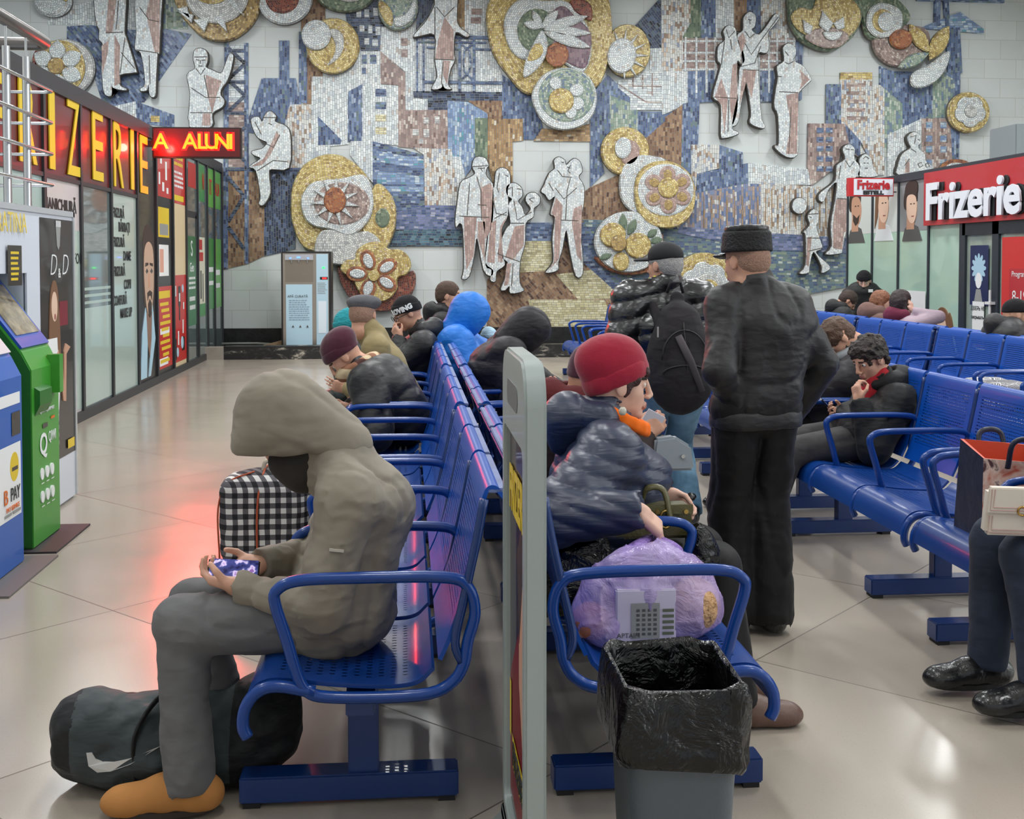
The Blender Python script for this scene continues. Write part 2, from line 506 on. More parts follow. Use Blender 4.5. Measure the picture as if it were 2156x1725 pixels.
# ------------------------------------------------------------------ room shell
WALL_Y = 21.0
def stone_mat():
    m, nt, b = new_mat('stone_cladding'); co = nt.coord(); s = nt.sep(co)
    br = nt.new('ShaderNodeTexBrick'); nt.put(br.inputs['Vector'], nt.comb(s[0], s[2], 0.0)); br.inputs['Scale'].default_value = 1.0
    br.inputs['Brick Width'].default_value = .62; br.inputs['Row Height'].default_value = .36; br.inputs['Mortar Size'].default_value = .004
    br.inputs['Color1'].default_value = (*srgb(205, 211, 211), 1); br.inputs['Color2'].default_value = (*srgb(198, 204, 204), 1); br.inputs['Mortar'].default_value = (*srgb(178, 176, 170), 1)
    n = nt.noise(co, 1.3, 5, .65)
    nt.put(b.inputs['Base Color'], nt.mix(nt.math('MULTIPLY', nt.math('SUBTRACT', n, .35), .5), br.outputs['Color'], srgb(176, 172, 162)))
    b.inputs['Roughness'].default_value = .75; MATS['stone'] = m; return m
STONE = stone_mat()
PLASTER = plain('white_plaster', (225, 226, 224), .85, var=.04, vscale=.6)
CEIL = plain('ceiling_paint', (235, 236, 234), .9)

def floor_mat():
    m, nt, b = new_mat('polished_floor_tile'); co = nt.coord()
    r = nt.mapping(co, (1, 1, 1), (0, 0, PI/4)); s = nt.sep(r)
    T = 1.29
    # joints run at 45 degrees to the hall; offsets follow the joints seen in the foreground
    u = nt.math('DIVIDE', nt.math('ADD', s[0], FLOOR_U), T); v = nt.math('DIVIDE', nt.math('ADD', s[1], FLOOR_V), T)
    fu = nt.math('FRACT', u); fv = nt.math('FRACT', v)
    d = nt.math('MULTIPLY', nt.math('MINIMUM', nt.math('MINIMUM', fu, nt.math('SUBTRACT', 1.0, fu)), nt.math('MINIMUM', fv, nt.math('SUBTRACT', 1.0, fv))), T)
    joint = nt.math('LESS_THAN', d, .0032)
    rnd = nt.white(nt.comb(nt.math('FLOOR', u), nt.math('FLOOR', v), .5))
    base = nt.mix(rnd, srgb(170, 160, 147), srgb(178, 168, 155))
    sp = nt.noise(co, 160, 2)
    base = nt.mix(nt.math('MULTIPLY', nt.math('LESS_THAN', sp, .36), .25), base, srgb(142, 128, 112))
    grime = nt.noise(co, .9, 4, .6)
    base = nt.mix(nt.math('MULTIPLY', nt.math('SUBTRACT', grime, .4), .35), base, srgb(150, 138, 124))
    nt.put(b.inputs['Base Color'], nt.mix(joint, base, srgb(96, 88, 78)))
    nt.put(b.inputs['Roughness'], nt.math('ADD', .13, nt.math('ADD', nt.math('MULTIPLY', nt.noise(co, 2.2, 3), .14), nt.math('MULTIPLY', joint, .4))))
    b.inputs['Specular IOR Level'].default_value = .62
    MATS['floor'] = m; return m
FLOOR_U, FLOOR_V = 2.18, -2.86

def struct(name, mb, mat, **kw):
    o = mb.build(name, mat, **kw); o['kind'] = 'structure'; return o

XL, XR, YF, ZC = -7.4, 12.2, -7.0, 6.6
_fx = at_y(0, 0, 1)
struct('floor', MB().box(XL, XR, YF, WALL_Y + .3, -.2, 0), floor_mat())
struct('ceiling', MB().box(XL, XR, YF, WALL_Y + .3, ZC, ZC + .2), CEIL)
struct('wall_back', MB().box(XL, XR, WALL_Y, WALL_Y + .3, 0, ZC), STONE)
struct('wall_left', MB().box(XL - .2, XL, YF, WALL_Y + .3, 0, ZC), PLASTER)
# right wall and the wall behind the photographer carry tall windows
def windowed_wall(name, axis, pos, a0, a1, wins, z0, z1, thick=.2):
    m = MB()
    def bx(p, q, za, zb):
        if axis == 'x': m.box(pos, pos + thick, p, q, za, zb)
        else: m.box(p, q, pos - thick, pos, za, zb)
    bx(a0, a1, 0, z0); bx(a0, a1, z1, ZC); c = a0
    for p, q in wins: bx(c, p, z0, z1); c = q
    bx(c, a1, z0, z1)
    return struct(name, m, PLASTER)
RW = [(-5.5, -1.5), (-1.0, 3.0), (3.5, 7.5)]
FWN = [(-6.5, -2.5), (-1.8, 2.2), (2.9, 6.9), (7.4, 11.4)]
windowed_wall('wall_right', 'x', XR, YF, WALL_Y + .3, RW, 1.2, 5.8)
windowed_wall('wall_front', 'y', YF, XL, XR, FWN, .9, 5.8)
FRAME = plain('window_frame_paint', (230, 230, 228), .4)
GLASS = plain('clear_glass', (245, 250, 250), .02, trans=1.0, alpha=.25)
wn = 0
for axis, pos, wins, z0 in (('x', XR, RW, 1.2), ('y', YF, FWN, .9)):
    for p, q in wins:
        wn += 1; m = MB()
        def bar(a, b, za, zb):
            if axis == 'x': m.box(pos + .05, pos + .13, a, b, za, zb)
            else: m.box(a, b, pos - .13, pos - .05, za, zb)
        for a in (p, (p + q) / 2 - .03, q - .06): bar(a, a + .06, z0, 5.8)
        for z in (z0, 3.6, 5.74): bar(p, q, z, z + .06)
        w = struct('window_%d' % wn, m, FRAME)
        g = MB().box(pos + .085, pos + .095, p, q, z0, 5.8) if axis == 'x' else MB().box(p, q, pos - .095, pos - .085, z0, 5.8)
        g.build('pane', GLASS, w)

# dry basin at the foot of the mural: black kerb, dark bed, dark skirting on the wall
KERB = plain('black_stone', (30, 30, 31), .35, var=.5, vscale=9, bump=.3, bscale=25)
def worn_black():
    m, nt, b = new_mat('worn_black_stone'); co = nt.coord()
    n = nt.noise(nt.mapping(co, (1, 1, 2.5)), 5, 6, .7, .5)
    nt.put(b.inputs['Base Color'], nt.ramp(n, [(.5, srgb(26, 26, 27)), (.58, srgb(70, 68, 64)), (.66, srgb(168, 162, 150))]))
    nt.put(b.inputs['Roughness'], nt.math('ADD', .25, nt.math('MULTIPLY', n, .5))); MATS['worn'] = m; return m
WORN = worn_black()
struct('trim_1', MB().box(-2.95, 6.45, 19.05, 19.33, 0, .215), WORN)
struct('trim_2', MB().box(-3.28, 8.0, 20.93, WALL_Y, .1, .40), KERB)
struct('trim_3', MB().box(-3.28, 8.0, 19.33, 20.93, 0, .09), plain('basin_bed', (62, 58, 54), .9, var=.3, vscale=4))
struct('trim_4', MB().box(-3.29, -2.95, 19.05, 19.33, 0, .20), plain('grey_concrete_step', (150, 142, 132), .8, var=.1))
tag(MB().prism([(-2.75, .09), (-1.75, .09), (-1.72, .32), (-1.85, .32)], 'y', 19.75, 19.95).build('wooden_plank_wedge', plain('raw_plywood', (150, 124, 96), .8, var=.2)), 'pale plywood wedge lying in the dry basin left of the water dispenser', 'plank')
pm = MB().tube([(-3.2, 20.5, .16), (-2.6, 20.42, .17), (-2.0, 20.3, .14)], .02)
tag(pm.build('water_pipe', plain('grey_plastic_pipe', (170, 170, 166), .5), smooth=True), 'thin grey water pipe running through the basin to the dispenser', 'pipe')

# ------------------------------------------------------------------ mosaic materials
W3 = lambda *c: list(c)
T_ = {}
WHITE = [(210, 217, 219, 5), (196, 203, 207, 3), (222, 226, 226, 4), (182, 190, 198, 1.2), (192, 184, 178, .5)]
BLUE = [(92, 112, 148, 4), (74, 92, 130, 3), (116, 136, 170, 2.4), (150, 166, 190, 1), (60, 72, 104, 1.4), (104, 124, 128, .8)]
NAVY = [(62, 76, 104, 4), (48, 58, 82, 3), (86, 102, 132, 2), (34, 38, 48, .9), (92, 108, 120, .8)]
LBLUE = [(136, 160, 194, 4), (160, 182, 206, 2), (112, 136, 176, 3), (188, 202, 212, 1), (96, 150, 170, .8)]
SEA = [(96, 110, 146, 4), (120, 130, 170, 3), (74, 92, 130, 2), (160, 164, 186, .8)]
DSEA = [(60, 84, 110, 3), (70, 104, 120, 3), (44, 58, 74, 2), (92, 124, 140, 2), (30, 36, 44, .6)]
GSEA = [(92, 116, 136, 3), (108, 128, 130, 2.5), (130, 148, 132, 1.6), (80, 98, 130, 3), (170, 182, 176, .8)]
BROWN = [(150, 118, 90, 4), (132, 100, 76, 3), (166, 136, 106, 2), (112, 80, 60, 1.6), (88, 62, 50, .7)]
OCHRE = [(172, 140, 100, 4), (152, 120, 82, 3), (192, 162, 120, 2), (120, 92, 66, .9), (206, 198, 180, .5)]
MAUVE = [(158, 136, 130, 4), (140, 118, 114, 3), (178, 156, 148, 2), (198, 186, 178, 1), (120, 96, 92, .8)]
GREEN = [(104, 122, 100, 4), (84, 104, 86, 3), (128, 146, 120, 2), (156, 164, 140, 1)]
LGREEN = [(150, 166, 150, 3), (124, 148, 136, 2), (178, 188, 176, 2), (108, 128, 150, 1.6)]
GOLD = [(206, 184, 116, 4), (184, 158, 90, 3), (222, 204, 146, 2.4), (160, 132, 76, 1.4), (200, 178, 150, .6)]
DGOLD = [(176, 146, 86, 4), (150, 122, 72, 3), (196, 168, 108, 2), (126, 98, 60, 1.2), (206, 190, 150, .6)]
CREAM = [(206, 198, 158, 4), (190, 180, 138, 3), (216, 210, 178, 3), (168, 158, 122, .8)]
TERRA = [(164, 96, 56, 4), (142, 76, 46, 3), (182, 122, 76, 2), (118, 64, 44, 1)]
REDB = [(140, 66, 48, 3), (116, 50, 42, 3), (92, 44, 40, 2), (160, 96, 72, 1)]
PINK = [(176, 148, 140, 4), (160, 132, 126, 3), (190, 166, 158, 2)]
GREYW = [(206, 208, 206, 4), (186, 188, 188, 3), (170, 170, 172, 1.4), (220, 220, 216, 2)]
BMIX = [(122, 134, 168, 3), (150, 140, 148, 2), (170, 150, 136, 2), (98, 116, 156, 3), (200, 200, 200, 1.2)]
WMIX = [(212, 212, 208, 5), (196, 176, 158, 1.6), (190, 194, 198, 2), (150, 128, 112, .9), (150, 160, 180, .7)]
PLUM = [(128, 100, 112, 3), (108, 82, 96, 2), (146, 122, 130, 2)]
PAL = dict(white=WHITE, blue=BLUE, navy=NAVY, lblue=LBLUE, sea=SEA, dsea=DSEA, gsea=GSEA, brown=BROWN, ochre=OCHRE, mauve=MAUVE, green=GREEN, lgreen=LGREEN, gold=GOLD, dgold=DGOLD, cream=CREAM, terra=TERRA, redb=REDB, pink=PINK, greyw=GREYW, bmix=BMIX, wmix=WMIX, plum=PLUM)
def tm(key):
    """'blue/v' vertical, 'gold/p' polar, 'brown/d' diagonal, plain = horizontal rows"""
    if key in ('stone',): return STONE
    c, _, o = key.partition('/')
    if o == 'p': return tess('tess_' + key, PAL[c], .046, .032, polar=True, mortar=(118, 116, 110), gap=.08)
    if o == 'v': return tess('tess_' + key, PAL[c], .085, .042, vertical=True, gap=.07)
    if o == 'd': return tess('tess_' + key, PAL[c], .085, .042, rot=-.9, gap=.07)
    if o == 'f': return tess('tess_' + key, PAL[c], .055, .032, vertical=True, mortar=(150, 152, 152), gap=.08)
    return tess('tess_' + key, PAL[c], .085, .042, gap=.07)
EDGE = plain('relief_edge_paint_shade', (104, 100, 94), .9, var=.1)  # medallion sides: dark edge paint and the shadow there in one colour
GROOVE = plain('groove_shadow_outline', (74, 70, 66), .9)  # shadow of the groove round each figure, painted as a dark rim

REG = {'A': (0, 0, 2.974), 'B': (700, 0, 2.974), 'C': (1400, 0, 2.852), 'P': (0, 0, 1.0)}
def W(reg, x, y):
    ox, oy, s = REG[reg]; p = at_y(ox + x / s, oy + y / s, WALL_Y)
    return (p[0], p[2])

mural = empty('mosaic_mural', (0, WALL_Y, 0), 0, 'huge tessera mosaic of a modern city covering the back wall above the dry basin', 'mosaic')
_pi = [0]
def patch(name, reg, mat, pts, t=None):
    _pi[0] += 1
    t = t or (.012 + .0004 * _pi[0])
    poly = [W(reg, *p) for p in pts]
    o = MB().prism(poly, 'y', -t, 0).build(name, tm(mat))
    o.parent = mural; return o
def panes(name, reg, mat, rects):
    _pi[0] += 1; t = .012 + .0004 * _pi[0] + .004
    for x0, y0, x1, y1 in rects:
        a, b = W(reg, x0, y0), W(reg, x1, y1); MB().box(a[0], b[0], -t, 0, b[1], a[1]).build(name, tm(mat), mural)
def bars(name, reg, mat, segs, w=14):
    """straight strips of tesserae: (x0,y0,x1,y1)"""
    _pi[0] += 1; t = .012 + .0004 * _pi[0] + .006
    for i, q in enumerate(segs):
        x0, y0, x1, y1 = q[:4]; ww = q[4] if len(q) > 4 else w
        d = math.hypot(x1-x0, y1-y0); nx, ny = -(y1-y0)/d*ww/2, (x1-x0)/d*ww/2
        MB().prism([W(reg, x0+nx, y0+ny), W(reg, x1+nx, y1+ny), W(reg, x1-nx, y1-ny), W(reg, x0-nx, y0-ny)], 'y', -t - .0003*i, 0).build(name, tm(mat), mural)
R4 = lambda x0, y0, x1, y1: [(x0, y0), (x1, y0), (x1, y1), (x0, y1)]

A = 'A'
patch('sky_band', A, 'blue/d', [(420,165),(640,155),(1010,175),(1200,215),(905,640),(700,665),(640,640),(590,480),(420,250)])
patch('building_facade', A, 'white/v', [(300,60),(870,-40),(870,190),(620,168),(540,150),(520,160),(300,155)])
patch('building_facade', A, 'lgreen/v', R4(1020,-40,1175,182))
panes('arch_window', A, 'green', [(1045,75,1085,175),(1105,75,1145,175)])
patch('building_facade', A, 'white/v', [(690,672),(850,635),(856,765),(700,690)])
patch('building_side', A, 'blue/v', [(850,635),(1092,720),(1092,800),(858,770)])
panes('window', A, 'gold', [(945,725,1000,765)])
patch('crane_base', A, 'brown/v', [(1395,1050),(1545,1050),(1545,1655),(1395,1690)])
patch('crane_lattice_ground', A, 'white', R4(1412,280,1552,700))
patch('crane_lattice_ground', A, 'mauve', R4(1412,640,1552,1050))
bars('crane_mast', A, 'blue/v', [(1420,270,1412,1685,30),(1542,270,1545,1652,26)])
bars('crane_brace', A, 'navy', [(1430,300,1535,400),(1535,400,1430,500),(1430,515,1540,515),(1430,320,1540,320),(1430,500,1535,600),(1535,600,1430,700),(1420,710,1545,710),(1420,1060,1545,1060),(1420,1100,1530,1230),(1530,1230,1430,1390),(1430,1420,1530,1560),(1430,880,1535,800),(1430,900,1535,1010)], 22)
patch('tower', A, 'brown/v', [(1880,-40),(2030,-40),(2040,130),(2020,470),(2030,870),(1965,660),(1900,650)])
patch('tower_side', A, 'blue/v', [(1872,200),(1922,200),(1925,650),(1872,640)])
patch('factory_chimney', A, 'blue/v', R4(1748,255,1812,495))
patch('factory_block', A, 'blue/v', [(1640,490),(1852,490),(1888,657),(1790,800),(1700,850),(1550,830),(1552,760)])
patch('cooling_tower', A, 'wmix/v', [(1815,655),(1970,655),(2045,1000),(1900,1057),(1750,1057),(1780,790)])
patch('building_facade', A, 'white/v', [(1915,875),(2067,880),(2067,970),(2000,1010),(1915,1057)])
patch('brick_ground', A, 'brown/v', [(1552,1057),(1660,1057),(1660,1600),(1555,1652)])
patch('dark_slope', A, 'navy/v', [(1655,1057),(1900,1057),(1850,1300),(1850,1560),(1655,1605)])
bars('lattice_beam', A, 'blue', [(1552,1065,1900,1065,26),(1690,1130,1740,1070),(1740,1070,1790,1130),(1790,1130,1840,1070),(1840,1070,1880,1130)], 14)
B = 'B'
patch('building_facade', B, 'white/v', [(-130,480),(0,480),(120,440),(175,320),(305,320),(305,530),(190,530),(100,575),(100,905),(-130,930)])
patch('building_side', B, 'blue/v', [(-90,730),(60,880),(50,905),(-90,910)])
patch('night_windows', B, 'navy', [(60,-40),(320,-40),(325,190),(310,322),(180,322),(150,200),(90,130)])
panes('window', B, 'white', [(150,60,180,110),(200,60,230,110),(255,50,290,100),(170,160,200,200),(225,160,250,210),(270,170,300,220),(200,240,230,280),(250,250,285,290)])
patch('building_facade', B, 'white/v', [(305,170),(525,170),(515,600),(595,620),(597,690),(458,692),(455,450),(300,322)])
panes('window', B, 'mauve', [(430,240,470,290),(430,310,470,360)])
patch('building_facade', B, 'mauve/v', [(300,320),(455,455),(458,690),(722,690),(722,932),(560,935),(410,920),(410,535),(302,525)])
panes('window', B, 'greyw', [(570,735,605,775),(640,730,670,775),(500,810,540,850),(570,810,605,860),(540,870,570,900)])
patch('building_side', B, 'blue/v', [(97,575),(190,527),(190,888),(97,888)])
patch('building_facade', B, 'white/v', [(187,527),(412,537),(412,912),(187,888)])
panes('window', B, 'blue', [(270,558,336,605),(270,640,336,685),(185,345,215,400),(235,345,275,400),(185,425,210,465)])
panes('window', B, 'cream', [(270,718,336,762),(270,798,336,842)])
patch('dark_gap', B, 'navy/v', [(535,-40),(650,-40),(600,100),(522,190)])
patch('brown_wall', B, 'ochre/v', [(765,-40),(840,-40),(835,240),(775,240)])
patch('building_facade', B, 'white/v', [(828,-40),(1000,-40),(950,150),(960,240),(828,240)])
panes('window', B, 'mauve', [(870,55,935,95),(865,110,930,150)])
patch('balcony_front', B, 'white/v', [(508,225),(965,235),(1035,400),(1062,480),(1062,580),(508,580)])
patch('balcony_slab', B, 'navy', [(505,572),(1065,578),(1065,635),(720,635),(722,690),(597,690),(595,620),(508,615)])
patch('tower', B, 'lblue/v', [(720,632),(850,640),(972,712),(972,745),(892,745),(892,1000),(860,1070),(822,1115),(745,985),(722,930)])
patch('tower', B, 'green/v', R4(890,740,972,1010))
patch('tower', B, 'brown/v', [(845,632),(1062,632),(1062,748),(973,748),(970,712)])
patch('tower', B, 'ochre/v', [(973,745),(1192,745),(1192,882),(1127,888),(1127,1180),(1000,1140),(970,1010)])
patch('sky_band', B, 'blue/v', [(1062,470),(1190,560),(1260,600),(1320,815),(1258,875),(1195,875),(1192,745),(1062,745)])
patch('ochre_band', B, 'ochre', [(1312,805),(1450,820),(1612,775),(1617,888),(1258,885)])
patch('tower', B, 'blue/v', [(1612,620),(1735,590),(1737,820),(1690,900),(1680,1000),(1700,1085),(1612,1172)])
patch('building_facade', B, 'lgreen/v', [(1735,590),(1862,640),(1915,700),(1912,830),(1735,830)])
patch('building_side', B, 'blue/v', [(1908,700),(2141,702),(1965,868),(1908,830)])
patch('sky_band', B, 'blue/v', [(1640,570),(1720,470),(1860,600),(1862,645),(1740,600),(1612,625)])
patch('roof_slope', B, 'navy/d', [(1890,165),(2058,-20),(2058,302),(1985,302)])
patch('building_facade', B, 'white/v', [(2055,-40),(2150,-40),(2150,445),(1985,445),(1985,305),(2057,302)])
patch('building_facade', B, 'white', [(1785,505),(1985,440),(2150,445),(2150,690),(1862,692),(1862,612),(1787,552)])
bars('balcony_line', B, 'mauve', [(1880,540,2140,545),(1960,640,2140,645),(1790,530,1960,640),(1880,480,1880,550),(1940,470,1940,560),(2000,460,2000,600)], 7)
patch('brown_hill', B, 'brown/v', [(2150,700),(1960,866),(1985,1000),(1800,1090),(1610,1175),(1570,1205),(1555,1405),(1640,1405),(1780,1330),(2150,1340)])
patch('building_facade', B, 'white/v', [(115,885),(252,885),(252,1145),(200,1090),(110,970)])
patch('building_side', B, 'blue', [(252,885),(572,972),(577,1285),(390,1335),(365,1230),(252,1150)])
for y0, y1, a, b in ((945,1000,1012,1057),(1072,1108,1150,1155),(1165,1170,1205,1200)):
    patch('window_band', B, 'lblue', [(277,y0),(570,y1),(570,b),(277,a if y0 > 1000 else 1012)])
patch('building_facade', B, 'wmix/v', [(505,927),(742,935),(800,1288),(577,1288),(572,970)])
patch('building_facade', B, 'white/v', [(742,938),(755,980),(800,982),(832,1105),(790,1190),(802,1288)])
patch('water_band', B, 'sea', [(380,1335),(580,1286),(800,1288),(800,1440),(400,1440)])
patch('water_band', B, 'dsea', [(400,1438),(830,1438),(830,1542),(360,1542)])
patch('water_band', B, 'blue', R4(1205,1395,1560,1520))
P = 'P'
patch('plaza_paving', P, 'brown/d', [(1025,590),(1100,512),(1230,505),(1262,560),(1400,690),(1400,698),(1025,697)])
patch('plaza_paving', P, 'cream', [(1102,508),(1165,508),(1160,570),(1092,574)])
patch('plaza_paving', P, 'cream', [(1112,631),(1272,631),(1300,697),(1122,697)])
patch('plaza_paving', P, 'cream', [(1170,578),(1262,566),(1325,628),(1216,630)])
patch('water_band', P, 'blue', [(1215,468),(1252,470),(1300,560),(1420,638),(1330,645),(1218,545)])
patch('water_band', P, 'gsea', [(1225,462),(1455,470),(1795,505),(1795,602),(1640,630),(1500,655),(1400,645),(1300,572)])
C = 'C'
patch('building_facade', C, 'wmix/v', [(-20,-40),(160,-40),(160,225),(130,235),(130,432),(-20,432)])
patch('building_side', C, 'green/v', [(105,222),(150,140),(150,-40),(216,-40),(216,240),(105,238)])
patch('building_side', C, 'blue/v', R4(213,-40,302,240))
patch('building_facade', C, 'white/v', R4(300,-40,412,240))
patch('building_side', C, 'brown/v', [(410,-40),(492,-40),(492,120),(450,190),(412,190)])
patch('building_side', C, 'blue/v', R4(488,-40,577,220))
patch('building_facade', C, 'wmix/v', [(572,-40),(728,-40),(722,110),(745,245),(574,245)])
patch('gallery_wall', C, 'mauve', R4(105,232,782,432))
bars('gallery_post', C, 'white/v', [(x, 225, x, 560 if x > 160 else 432) for x in (120,185,245,300,560,620,670,720,770)] + [(105,250,780,250),(105,320,780,320),(105,420,780,420),(105,370,780,370)], 12)
patch('building_side', C, 'blue/v', [(205,425),(310,425),(310,612),(130,622),(132,560)])
patch('building_side', C, 'blue/v', R4(535,428,660,614))
patch('building_facade', C, 'white/v', [(-20,430),(132,430),(132,625),(0,685),(-20,690)])
patch('building_side', C, 'blue/v', [(132,430),(207,430),(207,570),(132,622)])
patch('building_side', C, 'blue/v', [(778,245),(826,262),(817,600),(790,605),(778,430)])
patch('brown_hill', C, 'brown/v', [(0,705),(107,625),(97,1010),(0,985)])
patch('sky_band', C, 'blue/v', [(103,625),(205,610),(195,875),(158,1050),(95,1010)])
patch('building_facade', C, 'wmix/v', [(155,870),(327,872),(322,1012),(190,1045),(182,1155),(155,1145)])
patch('building_side', C, 'blue/v', [(325,873),(462,916),(462,992),(320,1022)])
patch('building_facade', C, 'bmix/v', [(85,1160),(570,1093),(572,1432),(70,1372)])
patch('building_side', C, 'blue/v', [(188,1045),(497,980),(497,1102),(188,1160)])
patch('building_facade', C, 'white/v', [(495,980),(872,1020),(872,1112),(495,1104)])
patch('building_facade', C, 'wmix/v', [(570,1093),(1100,1140),(1100,1432),(570,1432)])
bars('column_line', C, 'ochre/v', [(x, 1135, x, 1375) for x in range(600, 1000, 36)] + [(x, 1180, x, 1370) for x in range(230, 560, 46)], 5)
patch('water_band', C, 'sea', [(85,1362),(1100,1432),(1100,1520),(560,1500),(70,1400)])
patch('tower', C, 'wmix/v', [(1048,438),(1238,438),(1242,1000),(1175,860),(1078,752),(1048,745)])
panes('window', C, 'mauve', [(1085, y, 1195, y + 24) for y in (500, 550, 600, 650, 700)])
patch('tower_top', C, 'gold', [(1048,438),(1238,438),(1238,480),(1048,480)])
patch('tower', C, 'blue/v', [(963,508),(1052,508),(1052,748),(960,748)])
patch('tower', C, 'mauve/v', [(855,743),(1078,745),(1170,850),(1175,960),(1060,880),(1030,1000),(872,1118),(850,1000)])
panes('window', C, 'blue', [(x, y, x + 40, y + 32) for x in (905, 960) for y in (770, 825, 880, 940, 1000)])
patch('tower_side', C, 'blue/v', [(1072,745),(1170,850),(1175,960),(1110,900)])
patch('tower', C, 'wmix/v', [(1240,513),(1312,513),(1312,1050),(1165,1062),(1165,870),(1240,990)])
patch('tower_side', C, 'lgreen/v', [(1310,520),(1418,625),(1418,775),(1330,815),(1312,1000)])
patch('sky_band', C, 'blue/v', [(1283,400),(1360,430),(1660,440),(1767,430),(1757,1000),(1712,1015),(1702,712),(1535,712),(1418,775),(1418,625),(1283,510)])
patch('tower_side', C, 'lgreen/v', [(1598,500),(1660,442),(1732,482),(1732,702),(1598,712)])
bars('crane_mast', C, 'blue/v', [(1632,-20,1625,160,36),(1678,-20,1690,160,30),(1720,170,1735,440,86)], 40)
patch('crane_jib', C, 'lblue', [(1520,172),(1765,75),(1906,178),(1906,206),(1700,188)])
patch('crane_jib', C, 'blue', [(1505,-30),(2030,-30),(2030,20),(1505,8)])
patch('building_facade', C, 'white/v', [(1330,812),(1532,714),(1532,1030),(1330,1062)])
patch('building_facade', C, 'mauve/v', [(1532,712),(1704,712),(1718,1010),(1575,1032),(1532,1030)])
panes('window', C, 'lblue', [(x, y, x + 36, y + 38) for x in (1560, 1645) for y in (735, 815, 880, 960)])
bars('balcony_rail', B, 'blue', [(508,232,1000,240,20),(525,265,960,270),(530,240,530,575),(570,240,570,575),(795,245,795,575,16),(885,245,885,575,16),(570,515,1060,522,18),(590,300,795,310),(885,310,990,315)], 12)
bars('railing_scroll', B, 'blue', [(800,275,855,320),(855,320,865,400),(865,400,855,450),(855,450,800,510),(882,275,825,320),(825,320,818,400),(818,400,825,450),(825,450,882,510)], 10)

# ------------------------------------------------------------------ relief figures on the mural
def offset_poly(pts, d):
    n = len(pts); area = sum(pts[i][0]*pts[(i+1) % n][1] - pts[(i+1) % n][0]*pts[i][1] for i in range(n)); sg = 1 if area > 0 else -1
    out = []
    for i in range(n):
        a, b, c = np.array(pts[i-1]), np.array(pts[i]), np.array(pts[(i+1) % n])
        e1 = unit(np.append(b-a, 0)); e2 = unit(np.append(c-b, 0))
        nn = np.array([e1[1]+e2[1], -e1[0]-e2[0]]) * sg
        L = np.linalg.norm(nn)
        nn = nn / L if L > 1e-6 else np.array([e1[1], -e1[0]]) * sg
        out.append(tuple(b + nn * d))
    return out
INK = plain('dark_line_grout', (88, 84, 80), .9)
def figure(label, reg, outline, shades=(), lines=(), extra=()):
    pts = [W(reg, *p) for p in outline]
    cx = sum(p[0] for p in pts)/len(pts); cz = sum(p[1] for p in pts)/len(pts)
    f = empty('mosaic_figure', (cx, WALL_Y - .165, cz), 0, label, 'relief figure', 'relief people on the mural')
    loc = lambda q: [(p[0]-cx, p[1]-cz) for p in q]
    big = smooth_loop(loc(pts), 3)
    MB().prism(offset_poly(big, .016), 'y', -.005, .10).build('outline', GROOVE, f)
    MB().prism(big, 'y', -.035, .0).build('figure_face', tm('white/f'), f)
    for e in extra:
        q = smooth_loop(loc([W(reg, *p) for p in e]), 3)
        MB().prism(offset_poly(q, .016), 'y', -.004, .10).build('outline', GROOVE, f)
        MB().prism(q, 'y', -.034, 0).build('figure_face', tm('white/f'), f)
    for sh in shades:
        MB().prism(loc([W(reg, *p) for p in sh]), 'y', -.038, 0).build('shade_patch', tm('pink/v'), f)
    if lines:
        m = MB()
        for L in lines: m.tube([(p[0], -.036, p[1]) for p in loc([W(reg, *q) for q in L])], .008, 5)
        m.build('linework', INK, f)
    return f
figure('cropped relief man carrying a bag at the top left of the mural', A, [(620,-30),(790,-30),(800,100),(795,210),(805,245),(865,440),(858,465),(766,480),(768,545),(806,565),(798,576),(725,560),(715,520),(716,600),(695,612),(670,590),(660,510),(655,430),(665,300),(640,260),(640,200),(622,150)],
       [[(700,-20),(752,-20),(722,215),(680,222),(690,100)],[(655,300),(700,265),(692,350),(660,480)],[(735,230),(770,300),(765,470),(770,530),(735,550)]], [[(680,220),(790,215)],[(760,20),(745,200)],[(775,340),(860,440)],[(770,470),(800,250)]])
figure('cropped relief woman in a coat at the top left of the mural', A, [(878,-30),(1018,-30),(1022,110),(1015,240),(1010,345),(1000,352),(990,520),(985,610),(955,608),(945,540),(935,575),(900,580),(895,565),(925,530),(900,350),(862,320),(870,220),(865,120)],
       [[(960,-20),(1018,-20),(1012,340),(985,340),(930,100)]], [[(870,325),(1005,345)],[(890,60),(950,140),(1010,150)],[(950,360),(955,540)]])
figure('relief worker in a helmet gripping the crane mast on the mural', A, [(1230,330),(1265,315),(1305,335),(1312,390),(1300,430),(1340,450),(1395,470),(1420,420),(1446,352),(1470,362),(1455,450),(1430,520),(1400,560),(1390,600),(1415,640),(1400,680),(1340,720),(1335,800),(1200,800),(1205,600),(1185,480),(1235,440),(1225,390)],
       [[(1300,480),(1400,520),(1370,600),(1340,720),(1310,600)],[(1285,720),(1330,720),(1330,795),(1275,795)]], [[(1230,370),(1308,368)],[(1240,385),(1262,390)],[(1275,390),(1298,388)],[(1268,390),(1266,412)],[(1255,425),(1280,425)],[(1240,440),(1270,480),(1295,440)],[(1210,560),(1300,620),(1390,620)],[(1205,715),(1340,715)],[(1290,480),(1320,620)]])
